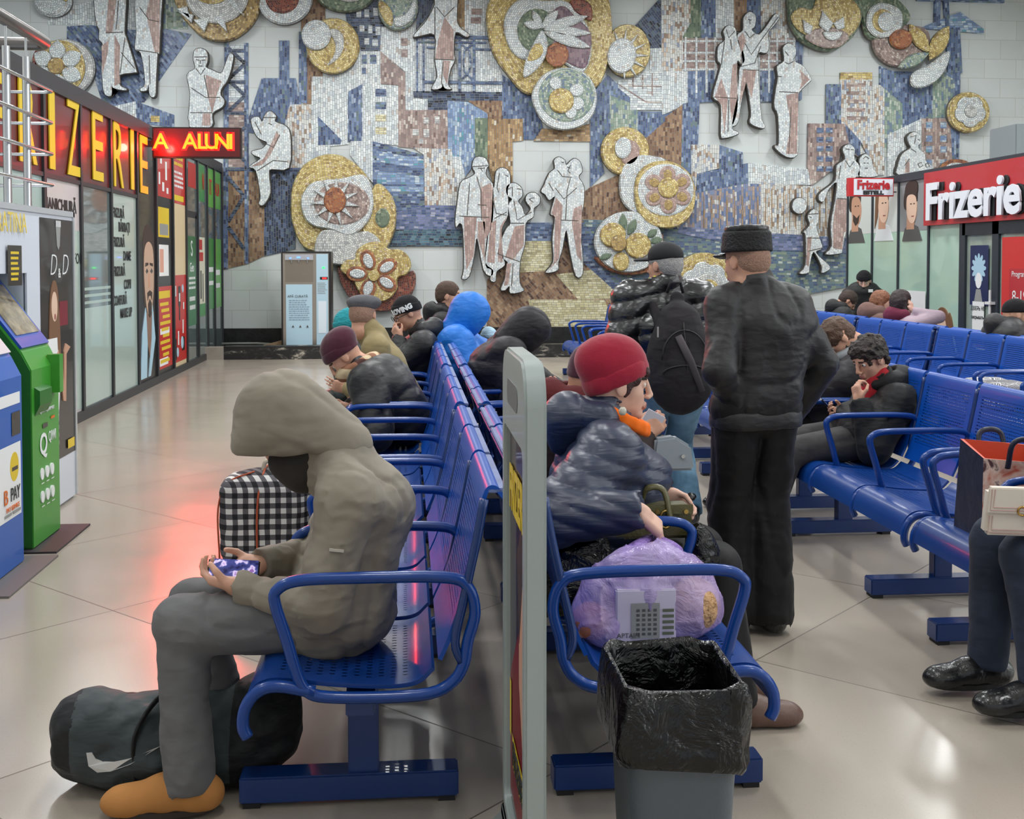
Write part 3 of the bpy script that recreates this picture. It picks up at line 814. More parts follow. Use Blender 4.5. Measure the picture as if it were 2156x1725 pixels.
figure('relief seated man reading a paper with his leg hanging down on the mural', A, [(1580,760),(1625,740),(1650,772),(1668,728),(1700,705),(1735,735),(1730,770),(1800,800),(1825,870),(1815,1055),(1705,1065),(1692,1100),(1700,1210),(1660,1285),(1630,1280),(1640,1230),(1612,1075),(1570,1050),(1640,1000),(1600,978),(1585,955),(1650,938),(1680,900),(1640,880),(1610,850)],
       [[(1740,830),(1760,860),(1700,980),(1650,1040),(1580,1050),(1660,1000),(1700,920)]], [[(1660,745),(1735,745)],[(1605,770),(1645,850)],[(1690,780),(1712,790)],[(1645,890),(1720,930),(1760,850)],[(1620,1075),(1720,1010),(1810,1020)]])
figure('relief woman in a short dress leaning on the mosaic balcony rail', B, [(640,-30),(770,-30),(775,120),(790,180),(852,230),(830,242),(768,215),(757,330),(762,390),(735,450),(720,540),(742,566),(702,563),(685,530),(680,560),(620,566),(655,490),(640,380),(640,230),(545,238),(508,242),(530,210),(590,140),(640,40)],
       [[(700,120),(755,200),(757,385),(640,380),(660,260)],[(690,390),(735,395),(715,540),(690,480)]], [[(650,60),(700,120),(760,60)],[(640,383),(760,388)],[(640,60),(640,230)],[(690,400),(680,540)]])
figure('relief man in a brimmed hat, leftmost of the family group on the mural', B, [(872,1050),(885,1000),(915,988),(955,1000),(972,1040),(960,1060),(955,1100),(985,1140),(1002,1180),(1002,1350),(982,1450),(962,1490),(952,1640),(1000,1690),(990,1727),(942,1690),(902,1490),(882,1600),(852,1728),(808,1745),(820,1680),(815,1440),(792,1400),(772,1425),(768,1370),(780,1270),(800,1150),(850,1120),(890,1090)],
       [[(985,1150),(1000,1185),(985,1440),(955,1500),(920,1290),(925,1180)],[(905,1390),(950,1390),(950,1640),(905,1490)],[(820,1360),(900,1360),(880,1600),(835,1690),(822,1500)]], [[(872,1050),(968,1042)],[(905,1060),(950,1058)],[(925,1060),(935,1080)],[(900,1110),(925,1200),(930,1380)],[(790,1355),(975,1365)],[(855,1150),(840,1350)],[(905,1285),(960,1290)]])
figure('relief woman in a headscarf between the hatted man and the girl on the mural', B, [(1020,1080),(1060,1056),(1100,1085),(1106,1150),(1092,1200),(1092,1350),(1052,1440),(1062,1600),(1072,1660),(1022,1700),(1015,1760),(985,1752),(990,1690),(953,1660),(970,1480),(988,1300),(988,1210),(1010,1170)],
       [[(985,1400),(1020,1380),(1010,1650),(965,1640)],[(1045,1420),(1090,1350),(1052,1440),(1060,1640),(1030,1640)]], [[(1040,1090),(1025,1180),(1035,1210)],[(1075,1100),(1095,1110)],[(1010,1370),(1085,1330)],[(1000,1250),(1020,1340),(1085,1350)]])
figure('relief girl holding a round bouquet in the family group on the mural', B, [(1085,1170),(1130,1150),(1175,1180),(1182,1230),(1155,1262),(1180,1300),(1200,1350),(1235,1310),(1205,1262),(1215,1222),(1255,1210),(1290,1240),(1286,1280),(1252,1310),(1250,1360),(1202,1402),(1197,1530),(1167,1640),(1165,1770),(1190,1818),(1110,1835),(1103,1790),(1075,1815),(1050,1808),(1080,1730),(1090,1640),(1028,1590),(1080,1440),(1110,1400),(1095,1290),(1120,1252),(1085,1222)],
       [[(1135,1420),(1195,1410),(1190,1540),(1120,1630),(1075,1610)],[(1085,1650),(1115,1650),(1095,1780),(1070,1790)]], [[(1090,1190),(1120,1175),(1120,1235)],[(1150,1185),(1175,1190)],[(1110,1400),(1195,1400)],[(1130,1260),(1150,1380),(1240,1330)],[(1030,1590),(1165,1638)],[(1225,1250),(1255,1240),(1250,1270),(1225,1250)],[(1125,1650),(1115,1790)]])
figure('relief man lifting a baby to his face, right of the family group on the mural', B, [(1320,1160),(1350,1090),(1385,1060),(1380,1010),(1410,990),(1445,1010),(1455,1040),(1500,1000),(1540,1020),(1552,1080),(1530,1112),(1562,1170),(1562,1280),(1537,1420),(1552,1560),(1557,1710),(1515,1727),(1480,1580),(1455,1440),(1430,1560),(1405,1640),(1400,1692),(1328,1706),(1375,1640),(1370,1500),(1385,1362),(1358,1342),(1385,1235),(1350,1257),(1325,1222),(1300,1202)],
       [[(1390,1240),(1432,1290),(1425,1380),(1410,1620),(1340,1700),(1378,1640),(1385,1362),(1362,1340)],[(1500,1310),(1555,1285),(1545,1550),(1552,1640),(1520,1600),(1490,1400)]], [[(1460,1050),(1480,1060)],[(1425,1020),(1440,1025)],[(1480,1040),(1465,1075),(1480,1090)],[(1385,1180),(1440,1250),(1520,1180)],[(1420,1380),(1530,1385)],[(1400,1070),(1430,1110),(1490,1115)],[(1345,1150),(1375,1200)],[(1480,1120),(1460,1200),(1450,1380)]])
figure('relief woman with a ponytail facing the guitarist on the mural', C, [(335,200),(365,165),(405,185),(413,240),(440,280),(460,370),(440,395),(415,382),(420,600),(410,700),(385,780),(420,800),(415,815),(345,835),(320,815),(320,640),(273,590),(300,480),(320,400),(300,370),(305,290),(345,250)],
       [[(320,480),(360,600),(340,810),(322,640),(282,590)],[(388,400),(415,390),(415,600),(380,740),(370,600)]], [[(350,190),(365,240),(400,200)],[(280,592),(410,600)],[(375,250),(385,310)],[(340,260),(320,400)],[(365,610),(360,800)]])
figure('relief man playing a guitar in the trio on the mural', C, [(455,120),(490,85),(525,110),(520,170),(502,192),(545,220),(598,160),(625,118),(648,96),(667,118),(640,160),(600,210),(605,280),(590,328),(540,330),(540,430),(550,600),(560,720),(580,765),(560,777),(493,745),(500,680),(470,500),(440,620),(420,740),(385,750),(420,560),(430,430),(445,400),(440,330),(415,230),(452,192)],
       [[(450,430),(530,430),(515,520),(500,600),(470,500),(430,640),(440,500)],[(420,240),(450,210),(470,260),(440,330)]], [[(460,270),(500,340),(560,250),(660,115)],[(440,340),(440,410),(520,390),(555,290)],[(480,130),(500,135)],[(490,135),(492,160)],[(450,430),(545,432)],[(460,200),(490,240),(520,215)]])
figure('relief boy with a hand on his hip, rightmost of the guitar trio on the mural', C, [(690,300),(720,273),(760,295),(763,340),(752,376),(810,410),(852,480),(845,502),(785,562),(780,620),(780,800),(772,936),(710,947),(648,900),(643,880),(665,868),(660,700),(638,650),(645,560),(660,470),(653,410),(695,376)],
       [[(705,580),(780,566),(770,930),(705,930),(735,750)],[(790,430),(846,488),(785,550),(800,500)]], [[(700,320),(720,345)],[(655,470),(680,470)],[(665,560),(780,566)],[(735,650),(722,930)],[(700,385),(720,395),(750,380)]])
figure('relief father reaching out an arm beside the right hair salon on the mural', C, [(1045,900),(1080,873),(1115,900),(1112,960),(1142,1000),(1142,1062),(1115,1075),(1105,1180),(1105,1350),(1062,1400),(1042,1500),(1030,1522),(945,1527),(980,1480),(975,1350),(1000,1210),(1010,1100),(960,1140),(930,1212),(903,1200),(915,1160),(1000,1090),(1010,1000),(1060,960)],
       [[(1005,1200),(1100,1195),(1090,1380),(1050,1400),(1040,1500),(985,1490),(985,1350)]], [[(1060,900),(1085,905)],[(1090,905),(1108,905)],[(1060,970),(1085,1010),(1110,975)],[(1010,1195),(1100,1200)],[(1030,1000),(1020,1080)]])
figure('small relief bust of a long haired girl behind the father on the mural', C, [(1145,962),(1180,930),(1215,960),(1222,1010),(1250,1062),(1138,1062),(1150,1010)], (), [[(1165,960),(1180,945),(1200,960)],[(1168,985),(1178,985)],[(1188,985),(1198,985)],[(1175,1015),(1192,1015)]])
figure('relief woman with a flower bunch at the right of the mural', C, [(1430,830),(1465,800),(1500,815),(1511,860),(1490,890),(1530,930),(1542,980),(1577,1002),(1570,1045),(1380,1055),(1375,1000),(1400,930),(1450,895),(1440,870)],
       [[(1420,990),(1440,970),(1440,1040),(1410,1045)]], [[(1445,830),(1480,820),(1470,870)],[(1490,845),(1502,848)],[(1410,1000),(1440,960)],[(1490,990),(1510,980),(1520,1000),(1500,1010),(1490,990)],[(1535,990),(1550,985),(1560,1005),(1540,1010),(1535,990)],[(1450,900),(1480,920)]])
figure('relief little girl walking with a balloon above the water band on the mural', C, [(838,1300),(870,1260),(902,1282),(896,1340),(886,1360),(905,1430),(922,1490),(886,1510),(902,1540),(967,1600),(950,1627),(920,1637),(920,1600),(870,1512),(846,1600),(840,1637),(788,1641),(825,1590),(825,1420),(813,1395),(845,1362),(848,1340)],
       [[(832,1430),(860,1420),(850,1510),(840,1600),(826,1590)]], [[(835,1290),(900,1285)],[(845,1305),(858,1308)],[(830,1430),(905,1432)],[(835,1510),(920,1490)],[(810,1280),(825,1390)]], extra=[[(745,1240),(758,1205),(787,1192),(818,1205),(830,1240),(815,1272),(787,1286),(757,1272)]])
# ------------------------------------------------------------------ raised mosaic medallions
def E_(cx, cy, rx, ry=None, rot=0, n=30, a0=0, a1=2*PI):
    ry = ry or rx; c, s = math.cos(rot), math.sin(rot); out = []
    full = abs(a1 - a0 - 2*PI) < 1e-6
    for k in range(n if full else n + 1):
        t = a0 + (a1 - a0) * k / n; x, y = rx*math.cos(t), ry*math.sin(t); out.append((cx + x*c - y*s, cy + x*s + y*c))
    return out
def SM(pts, n=4): return [tuple(p) for p in smooth_loop(pts, n)]
def leaf(x0, y0, x1, y1, w):
    dx, dy = x1-x0, y1-y0; L = math.hypot(dx, dy); nx, ny = -dy/L, dx/L; out = []
    for k in range(9): t = k/8; b = math.sin(PI*t)**.8*w; out.append((x0+dx*t+nx*b, y0+dy*t+ny*b))
    for k in range(7, 0, -1): t = k/8; b = math.sin(PI*t)**.8*w; out.append((x0+dx*t-nx*b, y0+dy*t-ny*b))
    return out
def scallop(cx, cy, r, n, depth, ph=0.0, sub=7, sy=1.0):
    return [(cx + (r*(1-depth+depth*abs(math.cos(n/2*(t-ph)))**.7))*math.cos(t), cy + sy*(r*(1-depth+depth*abs(math.cos(n/2*(t-ph)))**.7))*math.sin(t)) for t in [2*PI*k/(n*sub) for k in range(n*sub)]]
def medallion(label, cx, cy, pieces):
    """pieces: (part name, outline px, material key, z0, z1); heights are metres off the wall"""
    c = W('P', cx, cy)
    root = empty('mounted_medallion', (c[0], WALL_Y - .066, c[1]), 0, label, 'relief medallion', 'raised medallions on the mural')
    for i, (nm, pts, key, h0, h1) in enumerate(pieces):
        q = [W('P', *p) for p in pts]
        px = sum(p[0] for p in q)/len(q); pz = sum(p[1] for p in q)/len(q)
        q = [(p[0]-px, p[1]-pz) for p in q]
        R = max(math.hypot(*p) for p in q)
        ins = min(.022, R*.12); T = h1 - h0
        inner = offset_poly(q, -ins)
        m = MB(); n = len(q)
        r0 = [(p[0], -h0, p[1]) for p in q]; r1 = [(p[0], -h0 - T*.55, p[1]) for p in q]; r2 = [(p[0], -h1, p[1]) for p in inner]
        m.mat(1).loft([r0, r1], cap=False); b = len(m.v)
        m.mat(0).loft([r1, r2], cap=False)
        m.add(r2, [tuple(range(n))])
        o = m.build(nm, [tm(key), EDGE], root, fix=False)
        o.location = (px - c[0], 0, pz - c[1])
    return root
def sunray(cx, cy, r0, r1, n, w, ph=0.0):
    return [[(cx + r0*math.cos(a-w), cy + r0*math.sin(a-w)), (cx + r1*math.cos(a), cy + r1*math.sin(a)), (cx + r0*math.cos(a+w), cy + r0*math.sin(a+w))] for a in [ph + 2*PI*k/n for k in range(n)]]
G, Wp = 'gold/p', 'white/p'
medallion('white and gold medallion cut by the top edge, leftmost of all', 117, 8, [('disc', E_(117,6,40,34), Wp, .0, .12), ('leaf', leaf(84,16,122,34,9), Wp, .12, .16), ('leaf', [(128,-16),(150,-26),(154,-2),(146,10),(134,0)], G, .12, .16)])
medallion('white disc with a six petalled flower and gold centre above the left shop', 138, 146,
    [('disc', E_(140,146,65,61), 'greyw/p', 0, .12), ('inner_disc', E_(132,146,54,57), G, .12, .16), ('red_arc', SM([(78,150),(80,118),(100,96),(112,90),(96,110),(88,140)]), 'redb', .16, .18)] +
    [('petal', leaf(128+12*math.cos(a), 146+12*math.sin(a), 130+56*math.cos(a), 144+54*math.sin(a), 17), Wp, .16, .20) for a in [-PI/2+k*PI/3 for k in range(6)]] + [('flower_centre', E_(127,144,18,18), 'dgold/p', .16, .22)])
medallion('brown gold medallion with a white star flower at the top left', 462, 20,
    [('disc', SM([(372,-20),(382,30),(402,58),(430,82),(468,92),(505,82),(538,52),(552,10),(545,-30),(460,-60)]), 'dgold/p', 0, .16), ('inner_disc', E_(462,-4,66,60), 'greyw/p', .16, .22), ('collar', E_(452,-14,40,30), G, .22, .25)] +
    [('white_ray', [(380,30),(410,56),(414,38)], Wp, .16, .24), ('white_ray', [(412,48),(436,74),(448,44)], Wp, .16, .24), ('white_ray', [(454,46),(484,75),(474,34)], Wp, .16, .24), ('white_ray', [(480,8),(519,42),(496,0)], Wp, .16, .24), ('white_ray', [(378,26),(400,20),(408,48)], Wp, .16, .24)])
medallion('white ring with a rust red heart at the top left', 602, 2, [('disc', E_(601,0,59,56), Wp, 0, .14), ('inner_disc', E_(597,2,35,32), 'redb/p', .14, .17)])
medallion('dark green dish with white inside, cut by the top edge', 730, -4, [('disc', E_(728,-18,66,48), 'green/p', 0, .14), ('inner_disc', E_(738,-26,44,36), 'greyw/p', .14, .18)])
medallion('green oval with white crescent and gold leaf near the top', 838, 18, [('disc', E_(838,16,43,52), 'lgreen/p', 0, .13), ('crescent', SM([(836,62),(862,52),(876,22),(872,-22),(868,10),(852,36),(830,44)]), Wp, .13, .18), ('leaf', SM([(798,8),(812,12),(826,32),(826,58),(814,54),(800,30)]), G, .13, .17)])
medallion('gold disc carrying a small white disc and a white crescent', 700, 98, [('disc', E_(702,100,56,59), G, 0, .13), ('crescent', SM([(694,70),(710,66),(724,82),(724,108),(710,130),(690,142),(706,118),(706,92)]), 'greyw/p', .13, .16), ('small_disc', E_(668,79,31,32), Wp, .13, .20)])
medallion('largest gold medallion with a white orchid on a green disc at the top centre', 1155, 70,
    [('disc', SM([(1022,40),(1030,5),(1052,-30),(1150,-60),(1262,-20),(1285,48),(1278,130),(1258,182),(1228,192),(1180,182),(1110,202),(1066,160),(1034,110)]), G, 0, .16),
     ('white_ring', SM([(1058,62),(1068,26),(1096,4),(1140,8),(1190,10),(1226,50),(1240,86),(1238,130),(1222,158),(1200,150),(1150,120),(1104,132),(1072,110)]), Wp, .16, .22),
     ('green_disc', E_(1127,71,41,45), 'green/p', .22, .25), ('plum_wedge', SM([(1140,62),(1176,20),(1210,46),(1238,76),(1236,120),(1222,150),(1170,122)]), 'plum/v', .22, .245), ('brown_disc', E_(1168,122,24,25), 'terra/p', .245, .27), ('red_lobe', SM([(1196,8),(1222,6),(1240,20),(1240,50),(1222,42),(1204,30)]), 'redb/p', .18, .24),
     ('petal', leaf(1136,68,1117,30,8), Wp, .25, .30), ('petal', leaf(1136,68,1170,30,10), Wp, .25, .30), ('petal', leaf(1136,66,1098,56,9), Wp, .25, .30), ('petal', leaf(1138,68,1232,42,11), Wp, .25, .30), ('petal', leaf(1138,70,1240,78,10), Wp, .25, .30), ('petal', leaf(1138,74,1238,108,12), Wp, .25, .30), ('long_petal', SM([(1136,72),(1148,96),(1142,130),(1120,158),(1098,168),(1104,130),(1120,96)]), Wp, .25, .31), ('petal_heart', SM([(1118,104),(1134,102),(1138,118),(1126,132),(1106,134)]), G, .31, .33)])
medallion('green plate with a gold yolk and white petals below the largest medallion', 1184, 214,
    [('disc', SM([(1116,214),(1126,180),(1150,156),(1190,148),(1228,160),(1250,196),(1246,240),(1222,268),(1180,278),(1140,262)]), Wp, .165, .27), ('green_disc', E_(1188,206,58,55), 'lgreen/p', .27, .285)] +
    [('petal', E_(1164,182,12,14,-.5), Wp, .285, .31), ('petal', E_(1208,196,14,13), Wp, .285, .31), ('petal', E_(1210,224,13,13), Wp, .285, .31), ('petal', E_(1196,242,12,13), Wp, .285, .31), ('yolk', E_(1176,218,26,26), G, .285, .335)])
medallion('gold disc with a white egg and spiky rays right of the largest medallion', 1318, 110,
    [('disc', E_(1318,110,48,56), G, 0, .13)] + [('white_ray', t, Wp, .13, .165) for t in sunray(1306,120,28,56,13,.13,-1.9)[:8]] + [('egg', E_(1304,122,30,37,.15), Wp, .13, .20)])
medallion('big gold disc with a white sunflower plate left of the water mosaic', 710, 430,
    [('disc', SM([(614,430),(618,390),(640,350),(680,328),(722,330),(764,360),(784,400),(780,470),(740,528),(690,535),(640,520),(618,475)]), G, 0, .12),
     ('side_disc', SM([(790,390),(815,400),(832,430),(834,470),(822,510),(806,528),(770,520),(765,450)]), G, .0, .15), ('green_spot', E_(806,460,15,20), 'green/p', .15, .17),
     ('plate', SM([(636,425),(648,398),(668,384),(720,378),(768,371),(786,410),(784,450),(766,480),(735,497),(698,484),(665,478),(644,460)]), Wp, .15, .22), ('plate_mauve_patch', E_(722,430,58,44), 'mauve/p', .22, .235)] +  # mauve tesserae over the middle of the plate
    [('white_ray', t, Wp, .235, .265) for t in sunray(708,426,24,52,11,.22,.2)] + [('sunflower_centre', E_(707,424,23,28), 'terra/p', .235, .28), ('lower_white_disc', SM([(664,520),(676,490),(700,484),(740,492),(776,488),(802,510),(800,545),(770,560),(700,556),(672,545)]), 'greyw/p', .12, .21)])
medallion('scalloped gold flower on a dark red dish right of the water dispenser', 790, 580,
    [('red_dish', SM([(712,560),(720,600),(745,635),(790,655),(840,648),(872,610),(870,570),(820,590),(790,600),(750,590)]), 'redb/p', 0, .14),
     ('flower', SM([(718,565),(730,548),(748,546),(752,528),(775,512),(800,510),(818,524),(842,526),(860,540),(866,560),(856,578),(838,586),(836,610),(815,632),(785,634),(762,620),(748,598),(746,582),(728,578)]), G, .14, .26)] +
    [('petal_border', E_(787+34*math.cos(a), 578+32*math.sin(a), 22, 16, a), 'terra/p', .26, .275) for a in [-1.9,-.55,.6,1.9,3.2]] + [('petal', E_(787+33*math.cos(a), 578+30*math.sin(a), 16, 9.5, a), Wp, .275, .30) for a in [-1.9,-.55,.6,1.9,3.2]] + [('flower_centre', E_(788,580,12,12), G, .28, .32)])
medallion('gold disc with white and mauve ovals left of the tall brown hill', 1313, 320, [('disc', E_(1313,320,51,51), G, 0, .13), ('mauve_oval', E_(1322,324,20,26,.2), 'pink/p', .13, .15), ('white_oval', E_(1307,314,17,22,.1), Wp, .15, .18)])
medallion('pair of stacked discs with a mauve flower below the guitar trio', 1390, 405,
    [('back_disc', SM([(1300,390),(1308,350),(1340,328),(1370,330),(1400,345),(1380,420),(1370,462),(1330,450),(1306,425)]), Wp, .02, .15), ('disc', SM([(1330,420),(1335,372),(1362,346),(1402,342),(1440,362),(1457,402),(1450,450),(1420,478),(1378,480),(1345,460)]), G, .12, .24), ('inner_disc', E_(1394,402,58,54), Wp, .24, .255)] +
    [('petal', E_(1398+33*math.cos(a), 402+31*math.sin(a), 19, 17, a), 'pink/p', .255, .275) for a in [k*PI/3+.5 for k in range(6)]] + [('petal_inset', E_(1398+33*math.cos(a), 402+31*math.sin(a), 11, 9, a), 'dgold/p', .275, .285) for a in [k*PI/3+.5 for k in range(6)]] + [('flower_centre', E_(1398,398,21,21), G, .275, .31)])
medallion('white fruit plate with three gold fruits behind the black cap', 1318, 515,
    [('rust_crescent', SM([(1250,540),(1275,568),(1320,580),(1370,570),(1392,540),(1390,490),(1380,540),(1330,560)]), 'terra/p', .0, .13), ('plate', E_(1318,510,72,64), Wp, .10, .22)] +
    [('leaf', leaf(*q), 'green/v', .22, .245) for q in [(1306,494,1305,450,9),(1316,496,1332,462,9),(1356,500,1376,484,8),(1360,510,1388,504,8),(1352,524,1384,526,8),(1256,545,1282,536,7)]] + [('fruit', E_(1284,496,27,26), G, .22, .28), ('fruit', E_(1336,518,27,27), G, .22, .30), ('fruit', E_(1301,551,17,20), G, .22, .27), ('brown_fruit', E_(1295,513,17,17), 'dgold/p', .28, .32)])
medallion('gold arch medallion with white scallops between the two standing men', 1470, 590,
    [('disc', E_(1478,596,70,64), G, 0, .13), ('white_scallop', scallop(1480,602,52,7,.2), Wp, .13, .17), ('inner_ring', E_(1482,606,32,30), 'greyw/p', .17, .19), ('gold_heart', E_(1486,606,18,18), G, .19, .22)])
medallion('green and gold tulip medallion at the top right of the mural', 1732, 40,
    [('disc', SM([(1652,30),(1660,-20),(1730,-50),(1800,-20),(1810,30),(1790,80),(1740,112),(1690,98),(1662,68)]), 'green/p', 0, .15), ('gold_lobe', SM([(1656,40),(1675,22),(1700,26),(1710,4),(1740,-6),(1780,2),(1802,34),(1790,70),(1755,92),(1700,84),(1668,66)]), G, .15, .21),
     ('mauve_base', SM([(1684,86),(1704,68),(1740,64),(1775,80),(1756,104),(1720,106)]), 'mauve/p', .21, .23), ('white_petal', [(1678,48),(1700,62),(1694,80),(1682,74)], Wp, .21, .25), ('white_petal', [(1719,30),(1742,56),(1730,76),(1712,60)], Wp, .21, .26), ('white_petal', [(1742,56),(1764,42),(1766,66),(1750,70)], Wp, .21, .25), ('cup', E_(1740,74,20,18,0,16,0,PI), Wp, .23, .27)])
medallion('green disc with a white rose at the top right of the mural', 1850, 40,
    [('disc', SM([(1806,40),(1806,0),(1850,-16),(1884,4),(1908,34),(1900,56),(1860,84),(1820,84)]), 'green/p', 0, .14), ('rose', SM([(1814,62),(1818,28),(1840,12),(1866,16),(1886,30),(1888,60),(1868,80),(1836,84)]), Wp, .14, .20), ('gold_ring', E_(1846,50,22,24), G, .20, .215), ('rose_heart', E_(1852,52,17,20), Wp, .215, .24)])
medallion('mauve disc with an orange sphere and four big leaves at the right', 1890, 100,
    [('disc', SM([(1830,100),(1836,72),(1870,58),(1910,56),(1944,66),(1950,100),(1930,130),(1880,144),(1846,128)]), 'mauve/p', 0, .13), ('sphere', E_(1884,88,24,21), 'terra/p', .13, .24), ('leaf', leaf(1944,116,1902,56,15), G, .13, .22), ('leaf', leaf(1944,132,1984,60,17), G, .13, .24), ('leaf', leaf(1878,148,1944,116,13), 'lgreen/p', .13, .22), ('leaf', SM([(1908,160),(1944,140),(1984,112),(1982,142),(1962,172),(1934,188),(1908,186)]), Wp, .13, .22)])
medallion('lone gold disc with a white five petalled flower at far right', 2030, 239,
    [('disc', E_(2030,239,44,43), G, 0, .15), ('flower', scallop(2030,238,33,5,.18,.3), Wp, .15, .19), ('flower_centre', E_(2030,238,13,13), 'greyw/p', .19, .22)])
medallion('pale rust disc half hidden behind the right shop roof', 2010, 350, [('disc', E_(2008,362,38,26), 'terra/p', 0, .10), ('inner_disc', E_(2004,362,26,18), Wp, .10, .13)])
# ------------------------------------------------------------------ blue beam benches, three seats each
def perforated(name, rgb, cu, cv, pu, pv, du, dv, area):
    """blue painted steel with punched slots; cu, cv are the object axes of the sheet, pu/pv the pitch, du/dv the slot half sizes"""
    m, nt, b = new_mat(name); s = nt.sep(nt.coord()); c = srgb(*rgb)
    b.inputs['Base Color'].default_value = (*c, 1); b.inputs['Roughness'].default_value = .38; b.inputs['Specular IOR Level'].default_value = .35; b.inputs['Coat Weight'].default_value = .12; b.inputs['Coat Roughness'].default_value = .15
    u = nt.math('DIVIDE', s[cu], pu); v = nt.math('DIVIDE', s[cv], pv)
    row = nt.math('FLOOR', v)
    u = nt.math('ADD', u, nt.math('MULTIPLY', nt.math('MODULO', nt.math('ABSOLUTE', row), 2.0), .5))
    fu = nt.math('ABSOLUTE', nt.math('SUBTRACT', nt.math('FRACT', u), .5)); fv = nt.math('ABSOLUTE', nt.math('SUBTRACT', nt.math('FRACT', v), .5))
    hole = nt.math('MULTIPLY', nt.math('LESS_THAN', fu, du / pu), nt.math('LESS_THAN', fv, dv / pv))
    for ax, lo, hi in area:
        hole = nt.math('MULTIPLY', hole, nt.math('MULTIPLY', nt.math('GREATER_THAN', s[ax], lo), nt.math('LESS_THAN', s[ax], hi)))
    nt.put(b.inputs['Alpha'], nt.math('SUBTRACT', 1.0, hole))
    MATS[name] = m; return m
BLUEP = (6, 60, 138)
STEEL = plain('blue_enamel', BLUEP, .30, spec=.4, coat=.2, var=.06, vscale=3)
STEELD = plain('blue_enamel_beam', (8, 48, 108), .35, coat=.2)
SEATM = perforated('blue_perforated_seat', (6, 58, 132), 1, 0, .024, .034, .0035, .007, [(0, .25, .60), (1, -.23, .23)])
BACKM = perforated('blue_perforated_back', (2, 74, 168), 1, 2, .022, .016, .007, .0030, [(2, .60, .92), (1, -.24, .24)])
RUB = plain('black_foot_cap', (24, 24, 26), .7)
PITCH_S, MODW = .606, 1.86
# profile in the bench plane (d = distance from the back ridge towards the sitter, z)
def sheet(prof, y0, y1, th):
    """bent sheet: profile extruded along y with thickness"""
    P = [np.array(p, float) for p in prof]; n = len(P); off = []
    for i in range(n):
        t = P[min(i+1, n-1)] - P[max(i-1, 0)]; t /= np.linalg.norm(t); off.append(P[i] + np.array([-t[1], t[0]]) * th)
    poly = [tuple(p) for p in P] + [tuple(p) for p in off[::-1]]
    return MB().prism(poly, 'y', y0, y1)
def make_bench():
    """local: ridge at x=0, sitter towards +x, seats along y, centred"""
    b = empty('airport_bench')
    beam = MB().box(.34, .42, -MODW/2 + .06, MODW/2 - .06, .345, .405); beam.build('beam', STEELD, b, bevel=.004)
    for k in (-1, 0, 1):
        y = k * PITCH_S; hw = .282
        seat = [(.175, .475), (.22, .437), (.30, .427), (.45, .437), (.585, .455), (.635, .452), (.665, .430), (.682, .395), (.688, .355)]
        o = sheet(smooth_path(seat, 4), -hw, hw, .012).build('seat', SEATM, b, smooth='auto'); o.location = (0, y, 0)
        back = [(-.012, .945), (.012, .972), (.03, .955), (.05, .86), (.085, .70), (.125, .57), (.155, .50)]
        o = sheet(smooth_path(back, 4), -hw, hw, .012).build('backrest', BACKM, b, smooth='auto'); o.location = (0, y, 0)
        lip = MB().box(-.022, .030, y - hw, y + hw, .962, .975)
        lip.build('top_rail', plain('pale_top_rail', (104, 118, 164), .35, var=.2, vscale=8), b, bevel=.003)  # ridge strip in a paler, mottled blue than the backrest
    for k in range(4):
        y = -.909 + k * PITCH_S
        loop = [(.085, .56), (.065, .64), (.085, .71), (.15, .738), (.40, .742), (.545, .738), (.598, .715), (.605, .68), (.575, .58), (.545, .475), (.52, .435), (.47, .418), (.33, .412), (.19, .418), (.125, .45), (.095, .50)]
        pts = [(p[0], y, p[1]) for p in smooth_loop(loop, 4)]
        a = MB().tube(pts, .0165, 8, closed=True).build('armrest', STEEL, b, smooth=True)
        curl = [(.50, y, .432), (.60, y, .452), (.655, y, .437), (.686, y, .395), (.692, y, .345), (.68, y, .315)]
        MB().tube(smooth_path(curl, 4), .017, 8).build('front_curl', STEEL, a, smooth=True)
        st = [(.04, y, .95), (.06, y, .84), (.095, y, .68), (.12, y, .56), (.10, y, .50)]
        MB().tube(smooth_path(st, 4), .014, 6).build('back_stile', STEELD, a, smooth=True)
    for y in (-.62, .62):
        leg = MB().box(.335, .425, y - .03, y + .03, .085, .36).build('leg', STEELD, b, bevel=.004)
        MB().box(.10, .74, y - .045, y + .045, .015, .092).build('foot_bar', STEELD, leg, bevel=.005)
        f = MB(); f.box(.11, .16, y - .04, y + .04, 0, .016); f.box(.68, .73, y - .04, y + .04, 0, .016); f.build('foot_pad', RUB, leg)
    return b
BENCH = make_bench()
_used = [False]
def bench(x, yc, left, label, group):
    o = BENCH if not _used[0] else dup_tree(BENCH)
    _used[0] = True
    o.location = (x, yc, 0); o.rotation_euler = (0, 0, PI if left else 0)
    return tag(o, label, 'bench', group)
Y0, PER = 4.04, 1.912
NTH = ['nearest the camera', 'second from the camera', 'third from the camera', 'fourth from the camera', 'fifth from the camera', 'sixth from the camera', 'seventh from the camera']
for k in range(4):
    bench(.25, Y0 + PER*k, True, ['blue perforated bench under the man in the grey hood, facing the left shops', 'empty blue bench facing the left shops, beyond the grey hooded man', 'blue bench under the burgundy beanie man and the flat cap man', 'farthest blue bench facing the left shops, under the black lettered beanie person'][k], 'blue benches facing the left shops')
    bench(.335, Y0 + PER*k, False, ['blue perforated bench carrying the lilac carrier bag and the red beanie woman', 'empty blue bench back to back with the left row, just beyond the red beanie woman', 'blue bench under the black hooded person with a bowed head', 'farthest blue bench of the middle row, under the bright blue hooded person'][k], 'blue benches facing the middle aisle')
